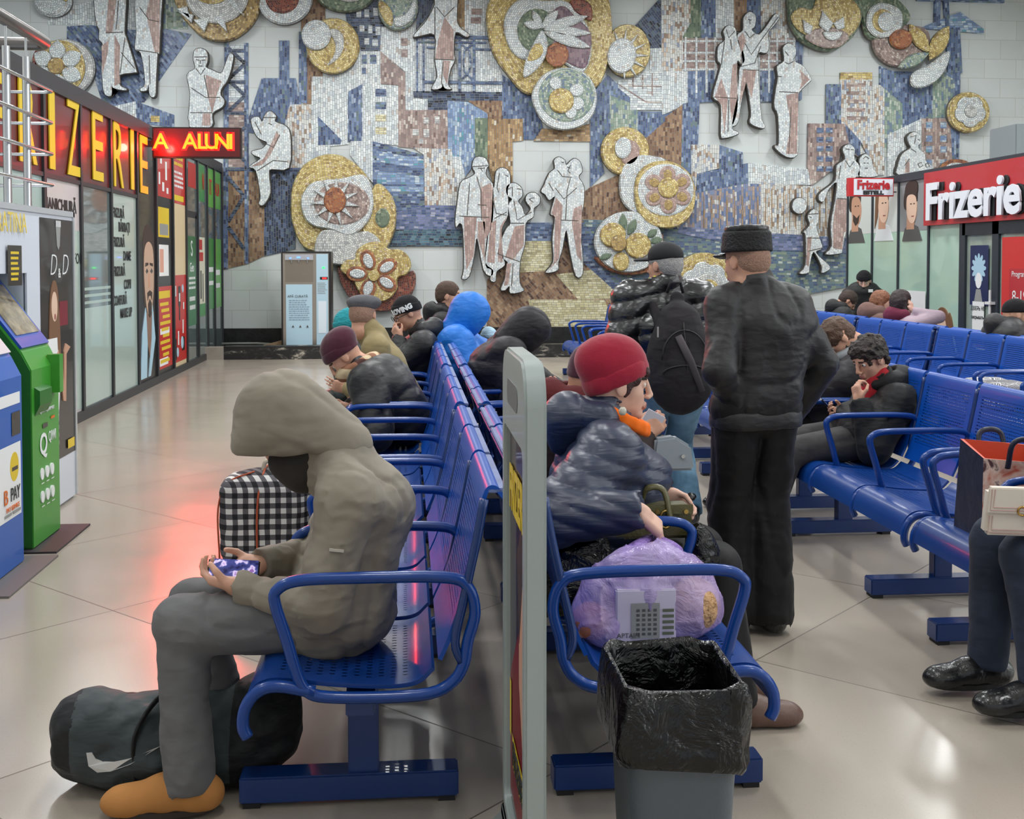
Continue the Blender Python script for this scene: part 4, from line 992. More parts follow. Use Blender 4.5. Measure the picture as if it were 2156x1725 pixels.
for k in range(7):
    bench(2.93, Y0 - .04 + PER*k, True, ['blue bench at the right edge carrying the tote bag', 'blue bench under the curly haired young man with the phone', 'blue bench under the brown haired person in the grey lined hood', 'blue bench partly hidden behind the flat topped hat man', 'blue bench behind the backpack man in the middle right row', 'blue bench behind the red beanie, sixth along the middle right row', 'farthest bench of the middle right row, against the cream mosaic paving'][k], 'blue benches of the middle right row')
for k in range(-1, 4):
    bench(5.0, 9.5 + PER*k, True, ['blue bench of the far right row carrying the patterned holdall', 'blue bench of the far right row, next after the patterned holdall', 'blue bench of the far right row in front of the salon glass door', 'blue bench of the far right row in front of the two women', 'farthest blue bench of the far right row, before the standing boy'][k + 1], 'blue benches of the far right row')
    if k < 0: continue
    bench(5.085, 9.5 + PER*k, False, ['blue bench under the man in the black beanie at the right edge, its back turned to us', 'blue bench facing the right salon, in front of its glass door', 'blue bench under the two women, facing the right salon', 'blue bench under the boy with his head down, facing the right salon'][k], 'blue benches facing the right salon')
# ------------------------------------------------------------------ left shop row (plane x = SX, seen along the hall)
SX = -3.25
ALU = plain('anthracite_aluminium', (44, 46, 50), .4)
DKRED = plain('dark_red_film', (96, 22, 26), .35, coat=.2)
FROST = plain('frosted_film', (176, 196, 188), .22, coat=.5, spec=.6)
PINKF = plain('pale_pink_film', (206, 196, 196), .3, coat=.4)
DGLASS = plain('shop_glass', (104, 118, 118), .06, spec=.8, coat=.6, var=.25, vscale=1.2)
YEL = plain('yellow_letter_film', (226, 196, 40), .4)
BLKT = plain('black_letter_film', (36, 40, 42), .5)
REDP = plain('poster_red', (200, 40, 34), .35, coat=.3)
GRNP = plain('poster_green', (54, 140, 66), .35, coat=.3)
LGRN = plain('poster_light_green', (96, 178, 72), .35, coat=.3)
DKG = plain('poster_dark_green', (38, 110, 66), .35, coat=.3)
CREAMP = plain('cream_panel', (222, 200, 160), .4, coat=.2)
BLKP = plain('poster_black', (30, 29, 30), .35, coat=.3)
WHT = plain('white_print', (236, 238, 238), .45)
SKIN_P = plain('printed_skin', (196, 150, 124), .45)
SKIN_L = plain('printed_light_skin', (226, 192, 168), .45)
HAIR_P = plain('printed_hair', (58, 44, 38), .5)
HAIR_B = plain('printed_brown_hair', (120, 84, 58), .5)
GREYP = plain('printed_grey', (150, 152, 150), .45)
DGREYP = plain('printed_dark_grey', (84, 84, 84), .45)
CYANP = plain('printed_pale_blue', (170, 206, 224), .45)
ORNP = plain('printed_orange', (222, 110, 30), .45)

class Print:
    """flat printed shapes on a vertical sheet: u to the viewer's right, v up, in metres"""
    def __init__(s, parent, face, ox, oy, oz): s.p = parent; s.face = face; s.o = (ox, oy, oz); s.n = 0
    def pt(s, u, v, t):
        x, y, z = s.o
        return {'+x': (x + t, y + u, z + v), '-x': (x - t, y - u, z + v), '-y': (x + u, y - t, z + v)}[s.face]
    def poly(s, name, mat, pts, t=None, smooth=0):
        s.n += 1; t = t or (.0015 + .0006 * s.n)
        if smooth: pts = smooth_loop(pts, smooth)
        n = len(pts); m = MB()
        m.add([s.pt(u, v, t) for u, v in pts] + [s.pt(u, v, -.001) for u, v in pts], [tuple(range(n))] + [(i, i + n, (i + 1) % n + n, (i + 1) % n) for i in range(n)])
        return m.build(name, mat, s.p)
    def rects(s, name, mat, rs):
        s.n += 1; t = .0015 + .0006 * s.n; m = MB()
        for u0, v0, u1, v1 in rs:
            m.add([s.pt(u0, v0, t), s.pt(u1, v0, t), s.pt(u1, v1, t), s.pt(u0, v1, t)], [(0, 1, 2, 3)])
        return m.build(name, mat, s.p)
    def text(s, name, txt, size, mat, u, v, **kw):
        s.n += 1; return place_text(name, txt, size, mat, s.pt(u, v, .003 + .0006 * s.n), s.face, s.p, extrude=.001, **kw)
    def lines(s, name, mat, u0, u1, v1, v0, n, seed=1, h=.5):
        """rows of small print"""
        r = random.Random(seed); rs = []; dv = (v1 - v0) / n
        for i in range(n):
            u = u0; 
            while u < u1 - .01:
                w = r.uniform(.04, .16) * (u1 - u0); rs.append((u, v1 - (i + 1) * dv + dv * (1 - h), min(u + w, u1), v1 - i * dv)); u += w + .03 * (u1 - u0)
            if r.random() < .4 and rs: rs.pop()
        return s.rects(name, mat, rs)

def shop_left():
    root = empty('shop_front', (SX, 0, 0), 0, 'long glazed shop row with the yellow lettered red fascia along the left side', 'shop front')
    ys = [8.2, 9.5, 10.77, 11.95, 13.14, 14.39, 15.46, 16.54, 17.52, 18.47, 19.34, 20.04, 20.86]
    top = 3.18
    def panel(name, i, z0, z1, mat, x=.0):
        return MB().box(-.03 + x, x, ys[i], ys[i+1], z0, z1).build(name, mat, root)
    fr = MB()
    for y in ys: fr.box(-.06, .025, y - .035, y + .035, 0, top)
    fr.box(-.06, .03, ys[0], ys[-1], 0, .10); fr.box(-.06, .03, ys[0], ys[-1], top - .02, top + .14)
    fr.box(-.06, .02, ys[0], ys[5], 2.36, 2.40)
    fr.build('frame', ALU, root)
    MB().box(-4.0, -.04, ys[0], ys[-1], 0, top + .12).build('shop_body', plain('shop_inner', (96, 100, 100), .8), root)
    for i in range(5): panel('fascia_panel', i, 2.40, top - .02, DKRED)
    # lettering of the fascia: one tall yellow letter per bay rhythm
    for ch, pa, pb, za, zb in (('F', -22, 4, 150, 330), ('R', 35, 75, 161, 343), ('I', 99, 113, 189, 356), ('Z', 137, 166, 208, 370), ('E', 191, 215, 234, 380), ('R', 236, 258, 259, 394), ('I', 272, 280, 273, 399), ('E', 292, 309, 287, 407)):
        _, ya, z_a = at_x(pa, za, SX); _, yb, z_b = at_x(pb, zb, SX); y = (ya + yb) / 2; zc = (at_x((pa+pb)/2, (za), SX)[2] + at_x((pa+pb)/2, zb, SX)[2]) / 2; zh = abs(at_x((pa+pb)/2, za, SX)[2] - at_x((pa+pb)/2, zb, SX)[2])
        me = text_mesh(ch, 1.0, .006)
        zs = [v.co.y for v in me.vertices]; xs = [v.co.x for v in me.vertices]
        ht, wd = max(zs) - min(zs), max(xs) - min(xs); tw = yb - ya
        me.transform(Matrix.Translation((-(max(xs)+min(xs))/2, -(max(zs)+min(zs))/2, 0))); me.transform(Matrix.Diagonal((tw/wd, zh/ht, 1, 1)))
        me.transform(Matrix.Translation((.012, y, zc)) @ Matrix.Rotation(PI/2, 4, 'Z') @ Matrix.Rotation(PI/2, 4, 'X'))
        link_mesh('fascia_letter', me, YEL, root)
    lower = [DGLASS, FROST, PINKF, DGLASS, FROST, BLKP, BLKP, CREAMP, DGLASS, DGLASS, DGLASS, DGLASS]
    for i, m in enumerate(lower): panel('shop_panel', i, .10, 2.36 if i < 5 else top, m)
    F = lambda i: Print(root, '+x', 0, ys[i], 0)
    p = F(2)                                                                   # pale panel with black words
    p.rects('frosted_band', FROST, [(.03, .12, 1.17, 1.9)])
    p.text('word', 'MANICHIURĂ', .16, BLKT, .52, 2.12, sx=1.05, offset=.004); p.text('word', 'PEDICHIURĂ', .15, BLKT, .52, 1.95, sx=1.0); p.text('word', 'COAFOR', .15, BLKT, .9, 1.62, sx=1.0)
    p = F(3)
    p.rects('frosted_band', FROST, [(.03, .12, 1.22, 1.12)]); p.rects('frost_stripe', FROST, [(.03, 1.16 + .07*k, 1.22, 1.19 + .07*k) for k in range(3)])
    p = F(4)
    for k, (t, u) in enumerate((('FRIZURĂ', .36), ('BĂRBAȚI', .62), ('FRIZURĂ', .36), ('DAME', .74), ('FRIZURĂ', .36), ('COPII', .74), ('COAFURĂ', .38), ('MAKE UP', .66))):
        p.text('word', t, .15, BLKT, u, 2.14 - .155*k - (.02 * (k // 2)), sx=.9, offset=.004)
    # tall portrait sheet
    p = F(5); B_ = MB
    p.poly('portrait_hair', HAIR_P, [(.30,1.70),(.34,1.92),(.5,2.05),(.72,2.04),(.92,1.9),(.98,1.65),(.96,1.2),(.85,1.0),(.42,1.0),(.30,1.25)], smooth=4)
    p.poly('portrait_neck', plain('printed_shaded_skin', (132, 104, 88), .5), [(.42,.95),(.9,.95),(.86,.6),(.66,.35),(.5,.6)])
    p.poly('portrait_face', plain('printed_face', (188, 160, 138), .5), [(.38,1.70),(.5,1.82),(.7,1.84),(.88,1.74),(.92,1.45),(.88,1.18),(.78,.98),(.66,.90),(.54,.95),(.44,1.1),(.36,1.4)], smooth=4)
    p.poly('portrait_eye', BLKP, [(.44,1.47),(.52,1.51),(.60,1.47),(.52,1.44)]); p.poly('portrait_eye', BLKP, [(.70,1.47),(.78,1.51),(.86,1.47),(.78,1.44)])
    p.poly('portrait_brow', HAIR_P, [(.42,1.53),(.6,1.55),(.6,1.58),(.44,1.58)]); p.poly('portrait_brow', HAIR_P, [(.68,1.55),(.86,1.53),(.86,1.57),(.68,1.58)])
    p.poly('portrait_nose', SKIN_P, [(.62,1.46),(.70,1.28),(.58,1.26)]); p.poly('portrait_beard', HAIR_P, [(.52,1.20),(.66,1.23),(.80,1.20),(.78,1.10),(.72,1.16),(.60,1.16),(.54,1.10)]); p.poly('portrait_chin_beard', HAIR_P, [(.56,1.06),(.66,1.12),(.76,1.06),(.74,.92),(.66,.88),(.58,.92)])
    p.poly('portrait_shirt', CYANP, [(.10,.14),(.22,.70),(.42,1.02),(.44,.95),(.50,.55),(.44,.14)]); p.poly('portrait_shirt', CYANP, [(.95,.60),(.80,1.04),(.78,.92),(.74,.60),(.55,.14),(.66,.14)])
    # bar posters
    p = F(6)
    p.rects('red_poster', REDP, [(.04,2.46,1.04,3.2)]); p.rects('red_poster', REDP, [(.08,.16,.98,1.26)])
    p.rects('poster_print', WHT, [(.3,2.9,.42,3.08),(.62,2.7,.74,2.95),(.2,2.62,.3,2.78),(.42,2.54,.55,2.66),(.7,2.52,.82,2.6),(.3,3.1,.5,3.16),(.15,.2,.7,.3),(.2,.62,.8,.70)])
    p.rects('poster_headline', YEL, [(.14,1.10,.86,1.20)] + [(.2 + .08*(k % 3), 1.0 - .085*k, .75 + .04*(k % 4), 1.045 - .085*k) for k in range(10)])
    p.rects('yellow_notice', YEL, [(.14,1.92,.84,2.32)]); p.rects('notice_print', GREYP, [(.22,1.95,.78,2.10)]); p.rects('white_notice', WHT, [(.16,1.40,.78,1.82)]); p.rects('notice_print', plain('printed_peach', (214,160,140), .5), [(.20,1.45,.45,1.76)])
    p = F(7)
    p.rects('red_poster', REDP, [(.03,2.42,.95,3.2)]); p.rects('red_poster', REDP, [(.03,.16,.95,1.40)])
    p.lines('poster_print', YEL, .08, .80, 3.18, 2.92, 3, 3); p.lines('poster_print', WHT, .08, .80, 2.88, 2.62, 4, 4); p.rects('poster_headline', YEL, [(.08,2.46,.82,2.54)])
    p.rects('cup_print', BLKP, [(.36,.95,.52,1.24),(.40,.75,.48,.95),(.08,.2,.2,.5),(.6,.3,.8,.5)]); p.rects('cup_foam', WHT, [(.40,1.02,.48,1.14),(.14,1.1,.2,1.25),(.64,.55,.72,.75),(.3,.4,.38,.6),(.7,.9,.78,1.0)])
    for u, v, r in ((.62,.42,.09),(.28,.30,.07),(.68,1.2,.06)): p.poly('plate_print', CYANP, E_(u, v, r, r, n=14))
    # green shop
    p = F(8)
    p.rects('sign_strip', plain('printed_dark_red', (176, 36, 32), .45), [(.22,2.72,.86,3.10)]); p.rects('door_rail', ALU, [(.0,2.26,.9,2.36),(.05,.12,.12,2.3),(.80,.12,.88,2.3)])
    p.rects('green_banner', DKG, [(.14,.62,.80,1.98)]); p.text('banner_letter', 'S', .34, WHT, .45, 1.78); p.text('banner_word', 'Geo', .20, WHT, .45, 1.5); p.lines('banner_print', WHT, .2, .74, 1.36, 1.14, 3, 8); p.lines('banner_print', WHT, .24, .7, 1.06, .8, 2, 9)
    p = F(9)
    p.rects('green_band', GRNP, [(.03,2.55,.68,3.14)]); p.rects('poster_sheet', plain('poster_cream', (214, 210, 190), .5), [(.06,.72,.66,1.98)]); p.rects('poster_headline', REDP, [(.10,1.78,.42,1.94),(.10,1.6,.5,1.74)]); p.rects('poster_figures', BLKP, [(.22,1.0,.34,1.45),(.42,.95,.5,1.4)]); p.rects('poster_grass', GRNP, [(.06,.72,.66,.92)]); p.text('fascia_letter', 'N', .36, REDP, .55, 2.86, sx=.6, offset=.006)
    p = F(10)
    p.rects('green_band', LGRN, [(.03,2.50,.70,3.14)]); p.rects('green_band', GRNP, [(.03,.80,.70,1.98)]); p.rects('band_print', WHT, [(.08,1.42,.60,1.5),(.08,1.2,.6,1.27)]); p.text('fascia_letter', 'IT', .36, REDP, .38, 2.82, sx=.8, offset=.006)
    p = F(11)
    p.rects('green_band', LGRN, [(.03,2.50,.73,3.14)]); p.rects('green_sheet', LGRN, [(.03,.80,.73,1.98)]); p.rects('band_print', WHT, [(.08,1.36,.60,1.45),(.08,1.14,.6,1.22)]); p.text('fascia_letter', 'ALIA', .30, REDP, .38, 2.82, sx=.75, offset=.006)
    return root
shop_left()
# last green bays and end post belong to the same row; hinges on the bar door
LEDY = 15.0
def led_sign():
    r = empty('led_sign', (-3.187, LEDY, 2.905), 0, 'red scrolling light sign sticking out from the left shop row', 'sign')
    MB().box(.0, 1.11, 0, .10, 0, .39).build('case', plain('sign_case', (40, 22, 22), .4), r, bevel=.006)
    MB().box(-.058, .0, .03, .07, .14, .22).build('bracket', ALU, r)
    scr = plain('led_screen', (70, 16, 18), .3, emis=(210, 12, 10), estr=.06); MB().box(.02, 1.09, -.006, 0, .02, .37).build('screen', scr, r)
    hot = plain('led_amber', (255, 120, 20), .5, emis=(255, 92, 12), estr=5.0); halo = plain('led_red', (255, 30, 20), .5, emis=(255, 12, 10), estr=3.0)
    for ch, u in (('A', .11), ('A', .47), ('L', .62), ('U', .74), ('N', .87), ('I', .98)):
        place_text('lamp_letter_glow', ch, .29, halo, (u + .012, -.007, .20), '-y', r, extrude=.001, offset=.018)
        place_text('lamp_letter', ch, .27, hot, (u, -.012, .20), '-y', r, extrude=.001, offset=.004)
    l = D.lights.new('led_sign_light', 'SPOT'); l.shadow_soft_size = .14; l.spot_size = math.radians(46); l.spot_blend = 1.0; l.energy = 420 * LK; l.color = (1, .04, .03)
    o = D.objects.new('led_sign_light', l); COL.objects.link(o); o.location = (-2.6, LEDY - .04, 3.08); o.rotation_euler = Vector((1.9, -9.8, -3.1)).to_track_quat('-Z', 'Y').to_euler()
    l2 = D.lights.new('led_sign_glow', 'POINT'); l2.shadow_soft_size = .05; l2.energy = 26 * LK; l2.color = (1, .04, .03)
    o2 = D.objects.new('led_sign_glow', l2); COL.objects.link(o2); o2.location = (-2.98, LEDY - .10, 3.02)
led_sign()
# ------------------------------------------------------------------ right hair salon (plane x = RX)
RX = 6.5
PALEG = plain('pale_green_frosted_glass', (176, 208, 190), .18, coat=.6, spec=.7, var=.05, vscale=.7)
REDF = plain('salon_red', (186, 44, 52), .4, coat=.2)
LETW = plain('white_letter_face', (232, 236, 244), .4)
DGRF = plain('dark_grey_frame', (46, 52, 62), .4)
def shop_right():
    Y1 = at_x(1785, 560, RX)[1]; Yn = 7.0
    root = empty('hair_salon', (RX, 0, 0), 0, 'glazed hair salon with the red fascia and pale green panels at the right', 'shop front')
    TOP = 2.70
    yy = [at_x(px, 560, RX)[1] for px in (1785, 1837, 1892, 1956, 2030, 2100)] + [at_x(2100, 560, RX)[1] - 1.25]
    zf0, zf1 = 2.04, 2.665
    MB().box(.04, 2.6, Yn, Y1, 0, TOP).build('shop_body', plain('salon_inner', (150, 160, 156), .7), root)
    fr = MB()
    for y in yy[:4]: fr.box(-.02, .05, y - .02, y + .02, 0, TOP)
    fr.box(-.03, .06, Yn, Y1 + .02, TOP - .06, TOP + .04); fr.box(-.02, .05, Yn, Y1, 0, .08)
    fr.build('frame', DGRF, root)
    for i in range(4): MB().box(0, .03, yy[i+1], yy[i], .08, TOP - .06).build('glass_panel', PALEG, root)
    # glass door, two leaves
    d = MB()
    for y in (yy[4], yy[5], yy[6]): d.box(-.03, .05, y - .07, y + .07, 0, zf0)
    d.box(-.03, .05, yy[6], yy[4], zf0 - .14, zf0); d.box(-.03, .05, yy[6], yy[4], 0, .15)
    dr = d.build('door_frame', DGRF, root)
    MB().box(0, .03, yy[6], yy[4], .15, zf0 - .1).build('door_glass', plain('door_glass', (150, 164, 154), .08, coat=.6, var=.3, vscale=1.6), dr)
    MB().tube([(-.07, yy[5] + .02, .98), (-.07, yy[5] + .02, 1.28)], .014).box(-.09, -.03, yy[5] - .02, yy[5] + .10, 1.12, 1.15).build('door_handle', plain('white_handle', (226, 228, 228), .3), dr)
    MB().box(0, .03, Yn, yy[6], .08, zf0).build('glass_panel', PALEG, root)
    # red fascia with lettering
    fs = MB().box(-.07, 0, Yn, yy[3] + .02, zf0, 2.695).build('fascia', REDF, root)
    a, b = at_x(1963, 420, RX)[1], at_x(2162, 420, RX)[1]
    for nm, mt, dx, off, ddy in (('letter_side', BLKT, -.075, .006, .15), ('letter_face', LETW, -.12, .0, .10)):
        me = text_mesh('Frizerie', .5, .012, offset=.014 + off); xs = [v.co.x for v in me.vertices]; zs = [v.co.y for v in me.vertices]
        me.transform(Matrix.Translation((-(max(xs)+min(xs))/2, -(max(zs)+min(zs))/2, 0))); me.transform(Matrix.Diagonal(((a-b)/(max(xs)-min(xs)), .46/(max(zs)-min(zs)), 1, 1)))
        me.transform(Matrix.Translation((dx, (a+b)/2 - ddy, (zf0+zf1)/2 - .03)) @ Matrix.Rotation(-PI/2, 4, 'Z') @ Matrix.Rotation(PI/2, 4, 'X'))
        link_mesh(nm, me, mt, fs)
    # portrait photographs along the top
    p = Print(root, '-x', 0, yy[0], 0); w0, w1, w2 = yy[0]-yy[1], yy[0]-yy[2], yy[0]-yy[3]
    p.rects('photo_sheet', plain('photo_ground', (206, 212, 208), .5), [(.03, 1.99, w0 - .03, 2.64), (w0 + .03, 1.99, w1 - .03, 2.64)]); p.rects('photo_sheet', plain('photo_grey_ground', (142, 144, 146), .5), [(w1 + .03, 1.99, w2 - .03, 2.64)])
    def face(u, v, s, hair, skin, turn):
        p.poly('photo_shoulder', DGREYP if hair is HAIR_P else plain('photo_white_shirt', (220, 224, 226), .5), [(u-.26*s,v-.42*s),(u-.18*s,v-.26*s),(u-.02*s,v-.18*s),(u+.2*s,v-.24*s),(u+.32*s,v-.42*s)])
        p.poly('photo_neck', SKIN_P, [(u-.11*s,v-.05*s),(u+.08*s,v-.05*s),(u+.1*s,v-.27*s),(u-.13*s,v-.27*s)])
        p.poly('photo_hair', hair, [(u-.19*s,v),(u-.20*s,v+.2*s),(u-.08*s,v+.30*s),(u+.1*s,v+.29*s),(u+.18*s,v+.16*s),(u+.1*s,v+.0*s)], smooth=4)
        p.poly('photo_face', skin, [(u-.12*s,v+.14*s),(u+.0*s,v+.18*s),(u+.14*s,v+.14*s),(u+(.15+turn)*s,v-.01*s),(u+(.10+turn*.5)*s,v-.17*s),(u-.02*s,v-.18*s),(u-.12*s,v-.06*s)], smooth=4)
        p.rects('photo_eyes', HAIR_P, [(u-.02*s,v+.05*s,u+.03*s,v+.065*s),(u+.075*s,v+.05*s,u+.12*s,v+.065*s)]); p.rects('photo_mouth', plain('printed_lips', (150, 84, 80), .5), [(u+.02*s,v-.11*s,u+.10*s,v-.095*s)])
    face(.28, 2.33, 1.12, HAIR_P, SKIN_P, .05); p.poly('photo_beard', HAIR_P, [(.20,2.28),(.34,2.22),(.44,2.27),(.40,2.15),(.29,2.11),(.2,2.18)])
    face(w0 + .34, 2.33, 1.08, HAIR_B, SKIN_L, .03); p.poly('photo_long_hair', HAIR_B, [(w0+.10,2.5),(w0+.22,2.5),(w0+.17,2.2),(w0+.08,2.05)])
    face(w1 + .38, 2.28, 1.0, HAIR_P, SKIN_L, .02); p.poly('photo_quiff', HAIR_P, [(w1+.20,2.46),(w1+.24,2.60),(w1+.40,2.635),(w1+.56,2.60),(w1+.55,2.45),(w1+.40,2.47)], smooth=3)
    # pasted pictures near the floor and notices on the door
    p.poly('pasted_hair', HAIR_B, E_(yy[0]-yy[4]-.52, .80, .20, .24), smooth=0); p.poly('pasted_face', SKIN_L, E_(yy[0]-yy[4]-.52, .74, .13, .20)); p.poly('pasted_pigtail', HAIR_B, leaf(yy[0]-yy[4]-.70, .95, yy[0]-yy[4]-.72, .55, .07)); p.poly('pasted_pigtail', HAIR_B, leaf(yy[0]-yy[4]-.33, .98, yy[0]-yy[4]-.30, .60, .07))
    p.rects('pasted_white_sheet', WHT, [(w1 + .25, .2, w2 - .05, 1.22)])
    u4, u5 = yy[0]-yy[4], yy[0]-yy[5]; um = (u4 + u5) / 2
    p.rects('door_poster', plain('poster_dark_blue', (28, 40, 84), .4), [(um-.20, 1.10, um+.22, 1.78)]); p.poly('poster_burst', CYANP, scallop(um, 1.52, .17, 12, .45)); p.poly('poster_face', WHT, E_(um, 1.38, .07, .09)); p.poly('poster_collar', GREYP, [(um-.1,1.12),(um+.1,1.12),(um+.05,1.28),(um-.05,1.28)])
    p.rects('door_notice', WHT, [(um-.13, .80, um+.14, 1.14), (um-.12, .58, um+.16, .80)]); p.text('notice_print', 'ДВЕРЬ НЕ', .065, BLKT, um, 1.06); p.text('notice_print', 'закрывать!', .06, BLKT, um, .96); p.text('notice_print', 'DESCHIS', .062, REDP, um + .02, .73); p.text('notice_print', 'ОТКРЫТО', .062, REDP, um + .02, .64)
    p.rects('red_hours_sheet', plain('salon_red_sheet', (206, 52, 50), .4), [(u5 + .14, .95, u5 + 1.15, 1.86)]); p.rects('red_hours_panel', REDF, [(u5 + .30, 1.0, u5 + .75, 1.52)]); p.text('hours_print', 'Programul', .085, WHT, u5 + .53, 1.46); p.text('hours_print', '8-19', .17, WHT, u5 + .52, 1.22)
    # small blade sign
    bx0, by, bz0 = at_y(1788, 413, yy[2]); bx1, _, bz1 = at_y(1882, 375, yy[2])
    s = empty('blade_sign', (0, by, 0), 0, 'small white sign with red salon lettering sticking out from the right salon', 'sign')
    MB().box(bx0, bx1, 0, .10, bz0, bz1).build('sign_box', plain('sign_red_edge', (196, 40, 46), .4), s)
    MB().box(bx0 + .06, bx1 - .012, -.006, 0, bz0 + .015, bz1 - .015).build('sign_face', plain('sign_white', (226, 230, 238), .4), s)
    cxm = (bx0 + bx1) / 2 + .02
    place_text('sign_word', 'Frizerie', .165, REDF, (cxm, -.012, bz0 + .145), '-y', s, extrude=.003, offset=.007, sx=.88); place_text('sign_word', 'ESTELL', .065, BLKT, (cxm, -.012, bz0 + .045), '-y', s, extrude=.003, sx=1.4, offset=.004)
    MB().tube([(bx1, .05, bz1 - .05), (RX - .02, .05, bz1 - .05)], .008).tube([(bx1, .05, bz0 + .06), (RX - .02, .05, bz0 + .06)], .008).build('bracket', DGRF, s)
    # box on the salon roof
    v = at_x(2140, 310, RX + .6)
    m = MB().box(RX + .4, RX + 1.0, v[1] - .35, v[1] + .25, TOP + .001, TOP + .46)
    tag(m.build('ventilation_box', plain('grey_metal_box', (128, 134, 138), .5), bevel=.01), 'grey metal box standing on the roof of the right salon', 'box')
shop_right()

# ------------------------------------------------------------------ stair block with posters, its railing and the two payment terminals at the left
BX = -2.25
WPAN = plain('white_board', (214, 220, 230), .4, coat=.1)
STAINL = plain('stainless_steel', (196, 198, 200), .22, metal=1.0)
DKMET = plain('grey_metal_rail', (112, 108, 106), .35, metal=.8)
BH = 1.93
FARY = 8.06
nY0 = at_x(66, 640, BX)[1]
NY1 = at_x(128, 1100, -2.05)[1] + .04
blk = MB().box(-4.0, -2.80, 3.4, FARY, 0, BH).box(-2.80, BX - .01, NY1, FARY, 0, BH).box(-2.80, BX - .01, 3.4, NY1, 1.53, BH)
o = struct('wall_stair_side', blk, WPAN)
o['label'] = 'white stair block with posters on its side at the left'
brd = empty('poster_board', (BX, 0, 0), 0, 'tall white board with a black beauty poster behind the green terminal', 'poster board')
MB().box(0, .012, NY1, FARY, .02, BH).box(0, .012, 3.4, NY1, 1.53, BH).build('board', WPAN, brd)
MB().box(-.008, .022, FARY - .03, FARY, .02, BH).box(-.008, .022, 3.4, FARY, BH - .035, BH).build('edge_trim', plain('brushed_trim', (206, 210, 214), .3, metal=.4), brd)
bp = Print(brd, '+x', .012, 0, 0)
ya, yb = at_x(80, 600, BX)[1], at_x(150, 600, BX)[1]
bp.rects('black_poster', BLKP, [(ya, .32, yb, BH - .06)])
ym = (ya + yb) / 2
bp.text('poster_letter', 'D', .20, WHT, ym - .10, 1.57, shear=.3, offset=-.004); bp.text('poster_letter', 'D', .20, WHT, ym + .15, 1.57, shear=.3, offset=-.004); bp.text('poster_letter', '&', .09, WHT, ym + .03, 1.52)
bp.poly('poster_emblem', GREYP, [(ym-.03,1.82),(ym+.07,1.82),(ym+.05,1.70),(ym+.02,1.67),(ym-.01,1.70)]); bp.rects('poster_emblem_crown', WHT, [(ym-.03+.022*k,1.82,ym-.015+.022*k,1.86) for k in range(5)])
def up_poly(nm, mt, pts, smooth=0): bp.poly(nm, mt, [(u, v + .13) for u, v in pts], smooth=smooth)
yw, vz = ym - .10, .20
bp.rects('poster_red_glow', plain('printed_wine', (120, 24, 40), .5), [(yw+.12, 1.18, yw+.30, 1.34)])
up_poly('printed_long_hair', HAIR_B, [(yw-.10,.85),(yw-.08,1.20),(yw-.02,1.33),(yw+.06,1.33),(yw+.11,1.18),(yw+.14,.80),(yw+.10,.62),(yw+.04,.9)], smooth=4)
up_poly('printed_woman_dress', WHT, [(yw-.13,.98),(yw+.06,.98),(yw+.10,.62),(yw+.06,.40),(yw-.16,.42),(yw-.12,.72)])
up_poly('printed_woman_face', SKIN_L, E_(yw + .01, 1.18, .062, .095)); up_poly('printed_woman_mouth', plain('printed_lips', (150,84,80), .5), E_(yw + .018, 1.115, .016, .02))
up_poly('printed_woman_arm', SKIN_P, [(yw-.20,.70),(yw-.15,.95),(yw-.11,.92),(yw-.13,.75),(yw+.08,.90),(yw+.10,.86),(yw-.15,.58)])
up_poly('printed_woman_arm', SKIN_P, [(yw+.10,.86),(yw+.17,.56),(yw+.23,.55),(yw+.25,.86),(yw+.34,.90),(yw+.24,.93),(yw+.20,.88),(yw+.19,.66),(yw+.15,.86)])
bp.rects('poster_print', GREYP, [(ya+.1, .62 - .05*k, ya + .32, .645 - .05*k) for k in range(5)]); bp.rects('poster_price', YEL, [(yb-.20, .36, yb-.05, .42)])
bp.poly('yellow_arrow', YEL, [(ya+.12, .82), (ya+.30, .89), (ya+.12, .98)])
yk = at_x(32, 465, BX)[1]
bp.text('board_word', 'KERATINA', .165, plain('pale_gold_letter', (232, 206, 92), .4), yk - .21, 1.815, sx=.86)
yq = at_x(22, 545, BX)[1]
bp.rects('gold_notice', BLKP, [(yq-.12, 1.46, yq+.12, 1.69)]); bp.rects('gold_notice_print', YEL, [(yq-.07, 1.64 - .03*k, yq+.07 - .01*(k % 3), 1.655 - .03*k) for k in range(6)])

ral = empty('stair_railing', (0, 0, BH), 0, 'stainless stair railing with a dark handrail above the white poster board', 'railing')
rx = BX - .10
cy_ = at_x(100, 90, rx)[1]
HZ = 1.10
hr = [(rx, 4.0, HZ), (rx, cy_ - .06, HZ), (rx - .02, cy_ - .02, HZ), (rx - .06, cy_, HZ), (-4.0, cy_, HZ)]
MB().tube(hr, .042, 10).build('handrail', DKMET, ral, smooth=True)
for px in (15, 57):
    y = at_x(px, 300, rx)[1]
    q = MB().cyl((rx, y, 0), .024, HZ - .16, 14); q.cyl((rx, y, HZ - .16), .008, .16, 8); q.cyl((rx, y, 0), .05, .012, 16)
    q.build('post', STAINL, ral, smooth='auto')
MB().cyl((rx - .75, cy_ - .02, 0), .024, HZ - .1, 14).build('post', STAINL, ral, smooth='auto')
for k in range(4):
    z = .17 + .205 * k
    MB().tube([(rx + .035, 4.0, z), (rx + .035, cy_ - .05, z), (rx + .02, cy_ - .01, z), (rx - .03, cy_ + .005, z), (-4.0, cy_ + .005, z)], .011, 7).build('rod', STAINL, ral, smooth=True)

